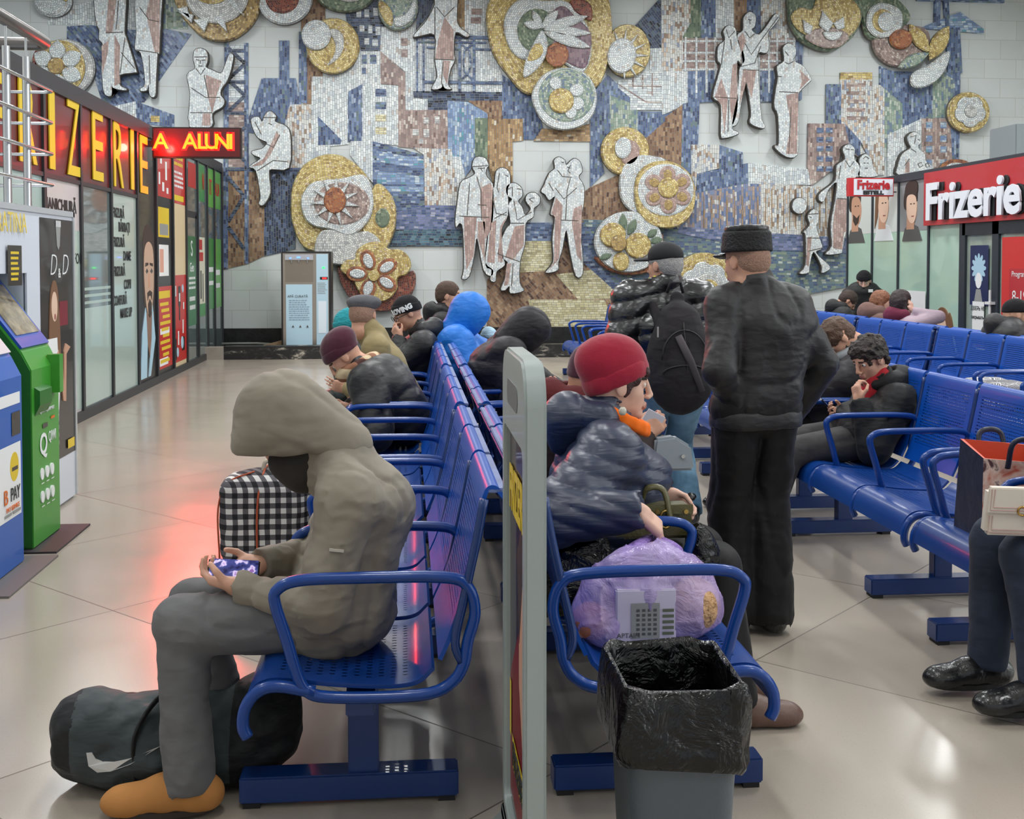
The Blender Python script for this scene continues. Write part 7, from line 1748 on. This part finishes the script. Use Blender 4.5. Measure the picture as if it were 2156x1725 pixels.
# ------------------------------------------------------------------ bags, bin, pavement sign
def at_parent(root, o):
    o.parent = root; o.matrix_parent_inverse = Matrix.Translation(root.location).inverted(); return o
FILMK = crinkle('black_bin_liner', (9, 9, 10), .2, 6.5, 1.0, spec=.45)
BINP = plain('grey_bin_plastic', (88, 96, 104), .5, bump=.15, bscale=200)
def litter_bin():
    cx, y0, y1 = .60, 2.40, 2.72; H = .665
    r = empty('litter_bin', (cx, (y0 + y1)/2, 0), 0, 'grey litter bin lined with a black plastic bag in front of the purple bag seat', 'litter bin')
    def ring(hx, hy, z, rad=.05, n=8, wob=0.0, seed=0):
        out = []
        for qx, qy, a0 in ((1, 1, 0), (-1, 1, 90), (-1, -1, 180), (1, -1, 270)):
            for k in range(n + 1):
                a = math.radians(a0 + 90*k/n); out.append((qx*(hx - rad) + rad*math.cos(a), qy*(hy - rad) + rad*math.sin(a), z))
        return out
    hx, hy = .130, (y1 - y0)/2
    m = MB(); m.loft([ring(hx*.74, hy*.74, .0), ring(hx*.76, hy*.76, .01), ring(hx*.97, hy*.97, H - .02), ring(hx, hy, H)], cap=False); bq = ring(hx*.74, hy*.74, .004); m.add(bq, [tuple(range(len(bq)))]); m.build('bin_body', BINP, r, smooth='auto')
    # liner: inside wall, rolled rim, loose skirt outside
    prof = [(.86, .36), (.90, H - .10), (.95, H + .005), (.99, H + .022), (1.05, H + .015), (1.10, H - .02), (1.13, H - .07), (1.14, H - .12), (1.15, H - .145), (1.10, H - .158)]
    rings = []
    for i, (sc_, z) in enumerate(prof):
        g = []
        for j, p in enumerate(ring(hx*sc_, hy*sc_, z, .05, 14)):
            a = math.atan2(p[1], p[0]); w = vnoise(np.array([[p[0]*2, p[1]*2, z]]), 9, 3)[0]; w2 = vnoise(np.array([[p[0], p[1], z*.4]]), 30, 5)[0]
            k = (0 if i < 1 else .010 + .004*min(i, 7)); kk = 1 + (w*.8 + w2*.5)*k*3
            dz = (w*.012 + w2*.008)*(1 if 2 <= i < 8 else 2.2 if i >= 8 else 0)
            g.append((p[0]*kk, p[1]*kk, z + dz))
        rings.append(g)
    m = MB(); m.loft(rings, cap=False); n = len(rings[0]); m.add(rings[0], [tuple(range(n))])
    m.build('bin_liner', FILMK, r, smooth=True)
litter_bin()

GSTAND = plain('grey_green_plastic_frame', (158, 168, 166), .35, coat=.2)
def pavement_sign():
    y0, y1, x = 2.42, 2.98, .272
    r = empty('pavement_sign', (x, (y0 + y1)/2, 0), 0, 'grey framed pavement sign seen edge on between the hooded man and the red beanie', 'pavement sign')
    L_ = y1 - y0; h0, h1 = -L_/2, L_/2
    T = .024; TOP = 1.385
    def slab(nm, outline, ta, tb, mat, par=r, inner=None, bevel=.004):
        m = MB()
        if inner is None: m.prism(outline, 'x', ta, tb)
        else:
            n = len(outline)
            vs = [(t, p[0], p[1]) for t in (ta, tb) for p in outline + inner]
            fs = []
            for i in range(n):
                j = (i + 1) % n
                fs += [(i, j, n + j, n + i), (2*n + i, 3*n + i, 3*n + j, 2*n + j), (i, 2*n + i, 2*n + j, j), (n + i, n + j, 3*n + j, 3*n + i)]
            m.add(vs, fs)
        return m.build(nm, mat, par, bevel=bevel, smooth='auto')
    def rr(y0_, y1_, z0, z1, rad, n=6):
        out = []
        for cy0, cz0, a0 in ((y1_ - rad, z1 - rad, 0), (y0_ + rad, z1 - rad, 90), (y0_ + rad, z0 + rad, 180), (y1_ - rad, z0 + rad, 270)):
            out += [(cy0 + rad*math.cos(math.radians(a0 + 90*k/n)), cz0 + rad*math.sin(math.radians(a0 + 90*k/n))) for k in range(n + 1)]
        return out
    outer = rr(h0, h1, .16, TOP, .10); inner = rr(h0 + .05, h1 - .05, .22, TOP - .20, .03)
    slab('frame', outer, -T, T, GSTAND, inner=inner, bevel=.006)
    slab('back_board', rr(h0 + .04, h1 - .04, .20, TOP - .18, .02), -.006, .006, plain('board_dark', (40, 30, 34), .5), bevel=0)
    # grip slot near the top
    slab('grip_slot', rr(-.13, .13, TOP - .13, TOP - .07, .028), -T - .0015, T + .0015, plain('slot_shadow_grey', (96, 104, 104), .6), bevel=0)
    for sg in (-1, 1):
        foot = MB(); foot.loft([[(sg*.0 - .03, yy, .19), (sg*.0 + .03, yy, .19), (sg*.0 + .03, yy, .10), (sg*.0 - .03, yy, .10)] for yy in (h0 + .02, h1 - .02)])
        foot.add([(-.028, h0 + .02, .17), (.028, h0 + .02, .17), (.028, h1 - .02, .17), (-.028, h1 - .02, .17), (sg*.13 - .06, h0 - .02, 0), (sg*.13 + .06, h0 - .02, 0), (sg*.13 + .06, h1 + .02, 0), (sg*.13 - .06, h1 + .02, 0)], [(0, 1, 5, 4), (1, 2, 6, 5), (2, 3, 7, 6), (3, 0, 4, 7), (4, 5, 6, 7), (0, 3, 2, 1)])
        foot.build('splayed_foot', plain('grey_foot', (120, 126, 124), .5), r, bevel=.004)
    p = Print(r, '-x', -.006, h1 - .04, 0); w = L_ - .08
    p.rects('poster_sheet', plain('poster_dark_plum', (44, 24, 32), .3, coat=.4), [(.012, .23, w - .012, TOP - .21)])
    p.poly('poster_dark_red', plain('poster_deep_red', (120, 28, 26), .35), [(.02, .25), (w - .02, .25), (w - .02, .62), (w*.5, .72), (.02, .55)])
    p.poly('poster_face', SKIN_P, [(.25, .85), (.36, .92), (w - .02, .95), (w - .02, .50), (.34, .45), (.25, .60)])
    p.poly('poster_hair', HAIR_P, [(.20, .90), (.32, .99), (w - .02, 1.01), (w - .02, .90), (.34, .88), (.26, .70)])
    p.text('poster_word', 'FRIZERIE', .15, YEL, w*.5, 1.03, sx=.72, offset=.004); p.rects('poster_yellow_arrow', YEL, [(.03, .40, .07, .54), (.10, .34, .40, .42)]); p.text('poster_word', 'FRIZERIE', .085, BLKT, .25, .38, sx=.75)
    q = Print(r, '+x', .006, h0 + .04, 0); q.rects('poster_sheet', MATS['poster_dark_plum'], [(.012, .23, w - .012, TOP - .21)])
pavement_sign()

# lilac carrier bag on the seat
def carrier():
    r = empty('carrier_bag', (.70, 3.41, .46), 0, 'lilac plastic carrier bag full of shopping on the nearest middle seat', 'bag')
    c = V3(.70, 3.41, .46)
    film = crinkle('lilac_film', (186, 160, 226), .22, 7, .7, alpha=.58, rgb2=(206, 186, 236), spec=.8)
    S = Sdf(); S.box(c + V3(-.02, 0, .10), V3(.15, .085, .10), .05, .06); S.ell(c + V3(-.13, 0, .07), V3(.08, .09, .075), .05); S.ell(c + V3(.15, 0, .10), V3(.105, .095, .105), .05); S.ell(c + V3(.03, 0, .20), V3(.17, .075, .075), .05)
    S.cap(c + V3(-.06, 0, .20), c + V3(.02, .03, .255), .050, .022, .04); S.cap(c + V3(.12, 0, .18), c + V3(.08, .03, .25), .05, .022, .04)
    S.half(c + V3(0, 0, .004), -UP)
    S.disp = lambda P: .012*vnoise(P*V3(1, 1, .35), 16, 2) - .008*np.maximum(0, 1 - np.abs(vnoise(P*V3(1, 1, .4), 20, 4))*4)**2; S.dmax = .022
    at_parent(r, S.mesh('bag_film', .007, film, None))
    f2 = crinkle('lilac_film_solid', (160, 128, 208), .25, 16, .9)
    hn = m2.wr[1] + V3(.055, .03, -.10)
    m = MB()
    for a, b in ((V3(-.06, -.03, .25), V3(.06, -.03, .24)), (V3(.0, .03, .26), V3(.12, .03, .24))):
        m.tube(smooth_path([c + a, (c + a)*.45 + hn*.55 + V3(-.02, 0, 0), hn, (c + b)*.5 + hn*.5 + V3(.03, 0, 0), c + b], 6), .013, 8, ry=.022)
    at_parent(r, m.build('bag_handles', f2, None, smooth=True))
    # contents that show through the film
    bx = MB().box(c[0] - .09, c[0] + .09, c[1] - .094, c[1] + .02, c[2] + .02, c[2] + .175).build('printed_carton', plain('pale_lilac_carton', (206, 198, 220), .5), None, bevel=.004)
    at_parent(r, bx); p = Print(None, '-y', c[0] - .09, c[1] - .094, c[2] + .02)
    for nm, mt, rs in (('printed_photo', GREYP, [(.045, .01, .13, .115)]), ('printed_photo_pattern', DGREYP, [(.06 + .017*i, .02 + .014*j, .07 + .017*i, .028 + .014*j) for i in range(4) for j in range(6)]), ('printed_stripes', plain('printed_olive', (96, 104, 84), .5), [(.138, .02 + .017*k, .172, .029 + .017*k) for k in range(5)])):
        o = p.rects(nm, mt, rs); at_parent(bx, o); o.matrix_parent_inverse = Matrix.Identity(4) if False else o.matrix_parent_inverse
        o.matrix_parent_inverse = Matrix.Translation(r.location).inverted() @ Matrix.Identity(4) if False else Matrix.Identity(4)
    o = place_text('printed_word', 'CAPTAIN', .02, DGREYP, (c[0] - .06, c[1] - .097, c[2] + .04), '-y', None, extrude=.0005); o.parent = bx
    S = Sdf(); S.ell(c + V3(.165, -.01, .10), V3(.08, .08, .085), .02); at_parent(r, S.mesh('bread_bag', .010, crinkle('ochre_wrapper', (206, 160, 110), .3, 18, .8), None))
    S = Sdf(); S.ell(c + V3(-.15, -.01, .06), V3(.06, .08, .055), .02); at_parent(r, S.mesh('orange_bundle', .010, plain('dull_orange_cloth', (190, 116, 84), .6), None))
carrier()

# black plastic sack behind it and the olive handbag on the woman's lap
S = Sdf(); c = V3(.56, 3.71, .44); S.ell(c + V3(-.03, 0, .10), V3(.16, .10, .12), .05); S.ell(c + V3(.02, .0, .20), V3(.09, .07, .08), .05); S.ell(c + V3(.42, .06, .16), V3(.06, .06, .12), .04); S.cap(c + V3(.05, 0, .08), c + V3(.36, 0, .10), .08, .08, .05); S.half(c + V3(0, 0, .012), -UP)
S.disp = lambda P: .012*vnoise(P, 24, 6) + .007*vnoise(P, 55, 8); S.dmax = .022
tag(S.mesh('plastic_sack', .009, FILMK, None), 'crinkled black plastic sack behind the lilac carrier bag', 'bag')
def handbag():
    g2 = frame(0, 3.85, 0); x0, _, z0 = at_y(1262, 1176, 3.85); x1, _, z1 = at_y(1455, 1092, 3.85)
    OL = plain('olive_leather', (92, 88, 52), .4, coat=.1, bump=.3, bscale=60); z0 = max(z0, .66)
    r = empty('handbag', ((x0 + x1)/2, 3.85, z0), 0, 'olive green leather handbag on the lap of the red beanie woman', 'handbag'); w = (x1 - x0)/2
    MB().prism([(-w, 0), (w, 0), (w*.96, .115), (-w*.96, .115)], 'y', -.035, .05).build('bag_body', OL, r, bevel=.012, smooth='auto')
    MB().prism([(-w*.98, .118), (w*.98, .118), (w*.98, .085), (-w*.98, .085)], 'y', -.042, -.036).build('front_flap', OL, r, bevel=.002)
    BR = plain('brass', (190, 160, 90), .3, metal=.9)
    for u in (-w*.82, w*.82, w*.2): MB().cyl((u, -.048, .095), .008, .010, 10, axis='y').build('stud', BR, r)
    MB().tube(smooth_path([(-w*.1, -.0, .115), (.0, -.02, .17), (w*.35, -.03, .165), (w*.5, -.045, .06)], 5), .009, 8, ry=.014).build('strap', OL, r, smooth=True)
    MB().tube([(w*.38 + .02*math.cos(t), -.045, .07 + .03*math.sin(t)) for t in [2*PI*k/12 for k in range(12)]], .004, 6, closed=True).build('buckle', BR, r, smooth=True)
handbag()
gb = empty('small_handbag', m3.w(frame(.62, 4.66, 0)(1408, 948, -.1)), 0, 'pale grey clasp handbag on the lap behind the red beanie woman', 'handbag')
MB().prism([(-.08, -.08), (.10, -.08), (.085, .02), (.02, .06), (-.06, .05)], 'y', -.03, .03).build('bag_body', plain('pale_grey_leather', (150, 160, 168), .4), gb, bevel=.01); MB().cyl((.05, -.04, -.02), .008, .012, 10, axis='y').build('stud', STAINL, gb)

# duffel bag under the man in the foreground
def duffel():
    c = V3(-.72, 3.60, 0.0); r = empty('duffel_bag', (c[0], c[1], 0), 0, 'black and grey duffel bag on the floor behind the grey hooded man\'s feet', 'bag')
    S = Sdf(); S.cap(c + V3(-.22, 0, .14), c + V3(.24, 0, .14), .135, .135, .03); S.ell(c + V3(-.24, -.02, .20), V3(.12, .12, .085), .05); S.ell(c + V3(.27, .02, .22), V3(.12, .11, .10), .05); S.ell(c + V3(0, -.0, .10), V3(.36, .17, .10), .05); S.half(c + V3(0, 0, .004), -UP)
    S.disp = lambda P: .014*vnoise(P, 11, 12) + .007*vnoise(P, 26, 14); S.dmax = .022
    A_, B_ = cloth('black_duffel_cloth', (26, 27, 29), .6, fold=.8, fscale=12), cloth('grey_green_duffel_cloth', (58, 66, 68), .6, fold=.7, fscale=12)
    def paint(fc):
        u = fc[:, 0] - c[0]; return ((np.abs(u + .17) < .10) | ((u > .09) & (u < .19)) | ((np.abs(u) < .08))).astype(int) * (fc[:, 2] > .035) * (fc[:, 1] < c[1] + .03)
    at_parent(r, S.mesh('bag_body', .008, [A_, B_], None, paint=paint))
    m = MB(); m.tube(smooth_path([c + V3(-.08, -.14, .05), c + V3(-.08, -.15, .20), c + V3(-.02, -.08, .29), c + V3(.04, -.02, .27)], 6), .007, 6, ry=.018); m.tube(smooth_path([c + V3(.10, -.15, .05), c + V3(.10, -.155, .18), c + V3(.06, -.08, .28), c + V3(.04, -.02, .27)], 6), .007, 6, ry=.018)
    at_parent(r, m.build('carry_handles', A_, None, smooth=True))
    g = MB().tube([c + V3(.33, -.02, .30), c + V3(.37, -.03, .31), c + V3(.38, -.03, .28)], .008, 6); at_parent(r, g.build('strap_ring', plain('dark_buckle', (50, 50, 54), .4), None, smooth=True))
    sw = [(-.22, .155), (-.215, .115), (-.19, .095), (-.15, .10), (-.09, .125), (-.01, .165), (-.09, .14), (-.14, .128), (-.175, .125), (-.195, .135), (-.205, .155)]
    def hit(u, v):
        ys = np.linspace(-.26, 0, 131); d = S.eval_blocks(np.stack([np.full(131, c[0] + u), c[1] + ys, np.full(131, v)], 1), np.zeros((1, 3)), .01)[:, 0]
        k = int(np.argmax(d < 0)); return V3(c[0] + u, c[1] + ys[k] - .004, v)
    m = MB(); n = len(sw); fr = [hit(u, v) for u, v in sw]; m.add(fr + [p + V3(0, .004, 0) for p in fr], [tuple(range(n)), tuple(range(2*n - 1, n - 1, -1))] + [(i, i + n, (i + 1) % n + n, (i + 1) % n) for i in range(n)]); at_parent(r, m.build('white_swoosh', plain('swoosh_print', (206, 206, 204), .5), None))
duffel()

# gingham rucksack on the next seat
def gingham():
    def mat():
        m, nt, b = new_mat('black_white_gingham'); s = nt.sep(nt.coord()); q = lambda v: nt.math('GREATER_THAN', nt.math('FRACT', nt.math('MULTIPLY', v, 18.0)), .5)
        f = nt.math('MULTIPLY', nt.math('ADD', q(nt.math('ADD', s[0], nt.math('MULTIPLY', s[1], .8))), q(s[2])), .5)
        nt.put(b.inputs['Base Color'], nt.ramp(f, [(0, srgb(216, 214, 210)), (.3, srgb(92, 88, 92)), (.8, srgb(24, 24, 30))], 'CONSTANT')); b.inputs['Roughness'].default_value = .85; return m
    c = V3(-.80, 6.25, .0); r = empty('rucksack', tuple(c), 0, 'black and white gingham travel bag with rust piping on the floor beyond the hooded man', 'bag')
    S = Sdf(); S.box(c + V3(.05, 0, .23), V3(.235, .15, .232), .08, .01); S.ell(c + V3(.05, 0, .41), V3(.20, .13, .085), .04); S.half(c + V3(0, 0, .004), -UP); S.disp = lambda P: .005*vnoise(P, 14, 3); S.dmax = .008
    at_parent(r, S.mesh('bag_body', .008, mat(), None))
    OR = plain('rust_piping', (172, 78, 44), .6)
    m = MB(); m.tube(smooth_path([c + V3(.02, -.155, .02), c + V3(.02, -.16, .25), c + V3(.03, -.145, .40), c + V3(.05, -.06, .495), c + V3(.05, .06, .495)], 5), .006, 6); m.tube(smooth_path([c + V3(-.182, -.10, .02), c + V3(-.188, -.10, .30), c + V3(-.13, -.11, .44), c + V3(.0, -.08, .49)], 5), .005, 6)
    at_parent(r, m.build('piping', OR, None, smooth=True))
    at_parent(r, MB().tube(smooth_path([c + V3(.04, -.04, .48), c + V3(.06, -.05, .54), c + V3(.16, -.05, .54), c + V3(.18, -.04, .48)], 5), .012, 8).build('top_handle', plain('cream_handle', (206, 196, 176), .6), None, smooth=True))
gingham()

# things on the right bench
def tote():
    c = V3(2.50, 4.60, .455); r = empty('tote_bag', tuple(c), 0, 'tall tote bag with dark navy side and pink floral front on the right bench', 'bag')
    NV = plain('navy_woven_plastic', (42, 44, 62), .35, bump=.6, bscale=14)
    def floral():
        m, nt, b = new_mat('pink_floral_print'); v = nt.noise(nt.coord(), 9, 3, .5, 1.5); nt.put(b.inputs['Base Color'], nt.ramp(v, [(.34, srgb(206, 96, 70)), (.45, srgb(226, 178, 158)), (.58, srgb(236, 206, 190)), (.68, srgb(90, 60, 64))])); b.inputs['Roughness'].default_value = .4; return m
    H = .36; hx0, hx1, hy0, hy1 = .17, .155, .12, .10
    P0 = [(-hx0, -hy0, 0), (hx0, -hy0, 0), (hx0, hy0, 0), (-hx0, hy0, 0)]; P1 = [(-hx1, -hy1, H - .02), (hx1, -hy1, H - .05), (hx1, hy1, H), (-hx1, hy1, H + .03)]
    m = MB(); vs = P0 + P1; m.mat(1).add(vs, [(0, 1, 5, 4), (2, 3, 7, 6)]); m.mat(0).add(vs, [(3, 0, 4, 7), (1, 2, 6, 5), (0, 3, 2, 1)])
    inn = [(p[0]*.93, p[1]*.93, p[2]) for p in P1] + [(p[0]*.9, p[1]*.9, .08) for p in P0]
    m.mat(2).add(P1 + inn, [(0, 1, 5, 4), (1, 2, 6, 5), (2, 3, 7, 6), (3, 0, 4, 7), (4, 5, 9, 8), (5, 6, 10, 9), (6, 7, 11, 10), (7, 4, 8, 11), (8, 9, 10, 11)])
    m.build('bag_body', [NV, floral(), plain('orange_lining', (216, 88, 60), .5)], r, fix=False)
    for y in (-.115, .105):
        MB().tube(smooth_path([(-.06, y, H - .06), (-.05, y + (.03 if y > 0 else -.03), H + .05), (.04, y + (.03 if y > 0 else -.03), H + .05), (.05, y, H - .06)], 6), .012, 8, ry=.008).build('handle', NV, r, smooth=True)
    MB().prism([(-.03, .0), (.05, .0), (.02, .07)], 'y', -.02, .03).build('white_packet', plain('white_paper', (226, 222, 214), .6), r).location = (.10, -.05, H - .03)
tote()
def white_bag():
    c = at_y(2150, 1078, 3.83); r = empty('white_handbag', tuple(c), math.radians(-14), 'cream white quilted flap handbag with gold clasp on the lap at the right edge', 'handbag')
    WL = plain('cream_leather', (220, 210, 196), .4, coat=.15); PK = plain('pinkish_piping', (196, 160, 150), .5); GD = plain('gold_clasp', (190, 150, 80), .25, metal=1.0)
    MB().prism([(-.13, -.08), (.13, -.08), (.115, .085), (-.115, .085)], 'y', -.035, .035).build('bag_body', WL, r, bevel=.014, smooth='auto')
    f = MB().prism([(-.127, .0), (.127, .0), (.118, .09), (-.118, .09)], 'y', -.046, -.036).build('flap', WL, r, bevel=.004)
    for k in (0, 1):
        d = .012 + .010*k; MB().tube([(-.120 + d, -.047, .085), (-.126 + d, -.047, d), (.126 - d, -.047, d), (.120 - d, -.047, .085)], .0018, 5).build('piping', PK, f); 
        MB().tube([(-.126 + d, -.037, -.01), (-.130 + d, -.037, -.08 + d), (.130 - d, -.037, -.08 + d), (.126 - d, -.037, -.01)], .0018, 5).build('piping', PK, r)
    m = MB()
    for cx_, a0 in ((-.009, 50), (.009, 230)): m.tube([(cx_ + .015*math.cos(math.radians(a0 + 260*k/12)), -.049, .012 + .015*math.sin(math.radians(a0 + 260*k/12))) for k in range(13)], .0035, 6)
    m.build('interlocked_clasp', GD, f, smooth=True)
    MB().tube([(.05 + .012*math.cos(2*PI*k/10), 0, .1 + .014*math.sin(2*PI*k/10)) for k in range(10)], .004, 6, closed=True).build('chain_ring', GD, r, smooth=True)
white_bag()
def patterned():
    m, nt, b = new_mat('grey_geometric_print'); v = nt.new('ShaderNodeTexVoronoi', feature='DISTANCE_TO_EDGE'); nt.put(v.inputs['Vector'], nt.coord()); v.inputs['Scale'].default_value = 9
    f = nt.math('FRACT', nt.math('MULTIPLY', v.outputs['Distance'], 14.0)); nt.put(b.inputs['Base Color'], nt.mix(nt.math('GREATER_THAN', f, .42), srgb(206, 204, 204), srgb(70, 68, 72))); b.inputs['Roughness'].default_value = .7
    p = at_y(2132, 822, 9.55); S = Sdf(); c = V3(4.58, 8.62, .46); S.box(c + V3(0, 0, .11), V3(.17, .26, .105), .06, .03); S.half(c + V3(0, 0, .005), -UP); S.disp = lambda P: .012*vnoise(P, 9, 3); S.dmax = .018
    tag(S.mesh('holdall', .012, m, None), 'grey and white geometric patterned holdall on the far right row', 'bag')
patterned()
# on the middle and left rows
q = empty('paper_bag', (.62, 8.48, .455), 0, 'grey lilac paper bag with a white folder between the blue and black hoods', 'bag')
MB().prism([(-.16, 0), (.12, 0), (.11, .24), (-.15, .20)], 'y', -.08, .10).build('bag_body', plain('grey_lilac_paper', (146, 134, 148), .7), q, bevel=.004); o = MB().box(-.085, .085, -.008, .008, -.09, .09).build('white_folder', plain('white_folder_card', (206, 216, 218), .5), q, bevel=.003); o.location = (.09, -.10, .17); o.rotation_euler = (0, .45, .3)
S = Sdf(); c = V3(.02, 7.85, .46); S.ell(c + V3(.10, -.28, .07), V3(.10, .13, .08), .03); S.half(c + V3(0, 0, .004), -UP); S.disp = lambda P: .012*vnoise(P, 16, 3); S.dmax = .018
tag(S.mesh('small_bag', .011, cloth('black_bag_cloth', (28, 28, 30), .7), None), 'small black bag tucked behind the burgundy beanie person', 'bag')
# ------------------------------------------------------------------ camera, daylight and lamps
cam_d = D.cameras.new('camera'); cam = D.objects.new('camera', cam_d); COL.objects.link(cam)
cam_d.sensor_fit = 'HORIZONTAL'; cam_d.sensor_width = 36.0; cam_d.lens = 36.0 * FOC / 2156.0; cam_d.clip_end = 200; cam_d.shift_y = -(862.5 - PCY) / 2156.0
Mx = Matrix(((RT[0], UPV[0], -FW[0], 0), (RT[1], UPV[1], -FW[1], 0), (RT[2], UPV[2], -FW[2], EYE), (0, 0, 0, 1)))
cam.matrix_world = Mx
sc = bpy.context.scene; sc.camera = cam
w = D.worlds.new('daylight'); sc.world = w; w.use_nodes = True
bg = w.node_tree.nodes['Background']; bg.inputs[0].default_value = (.82, .9, 1.0, 1); bg.inputs[1].default_value = .5
def area(name, loc, rot, sx, sy, power, col=(1, 1, 1)):
    l = D.lights.new(name, 'AREA'); l.shape = 'RECTANGLE'; l.size = sx; l.size_y = sy; l.energy = power; l.color = col
    o = D.objects.new(name, l); COL.objects.link(o); o.location = loc; o.rotation_euler = rot; return o
# daylight through the windows (right wall and behind the photographer)
for p, q in RW: area('window_daylight', (XR - .12, (p + q) / 2, 3.5), (0, math.radians(90), 0), 4.4, q - p - .1, 130 * LK, (.93, .97, 1))
for p, q in FWN: area('window_daylight', ((p + q) / 2, YF + .12, 3.35), (math.radians(90), 0, 0), q - p - .1, 4.6, 12 * LK, (.95, .97, 1))
# strip lamps on the ceiling
LAMP = plain('lamp_diffuser', (255, 252, 245), .6, emis=(255, 250, 240), estr=3.0)
LBODY = plain('lamp_body', (220, 220, 220), .5)
for i in range(4):
    for j in range(5):
        x, y = -4.5 + i * 4.4, -3.5 + j * 5.2
        t = empty('ceiling_lamp', (x, y, ZC), 0, 'white strip lamp on the ceiling above the waiting hall', 'lamp', 'ceiling strip lamps')
        MB().box(-.28, .28, -.95, .95, -.07, 0).build('lamp_body', LBODY, t)
        MB().box(-.25, .25, -.92, .92, -.085, -.07).build('diffuser', LAMP, t)
        area('ceiling_lamp_light', (x, y, ZC - .12), (0, 0, 0), .5, 1.84, (14, 62, 112, 150, 150)[j] * LK, (.96, .99, 1))
sc.view_settings.view_transform = 'Standard'; sc.view_settings.look = 'None'; sc.view_settings.gamma = 1.0
sc.view_settings.use_curve_mapping = False; sc.view_settings.exposure = EXPO
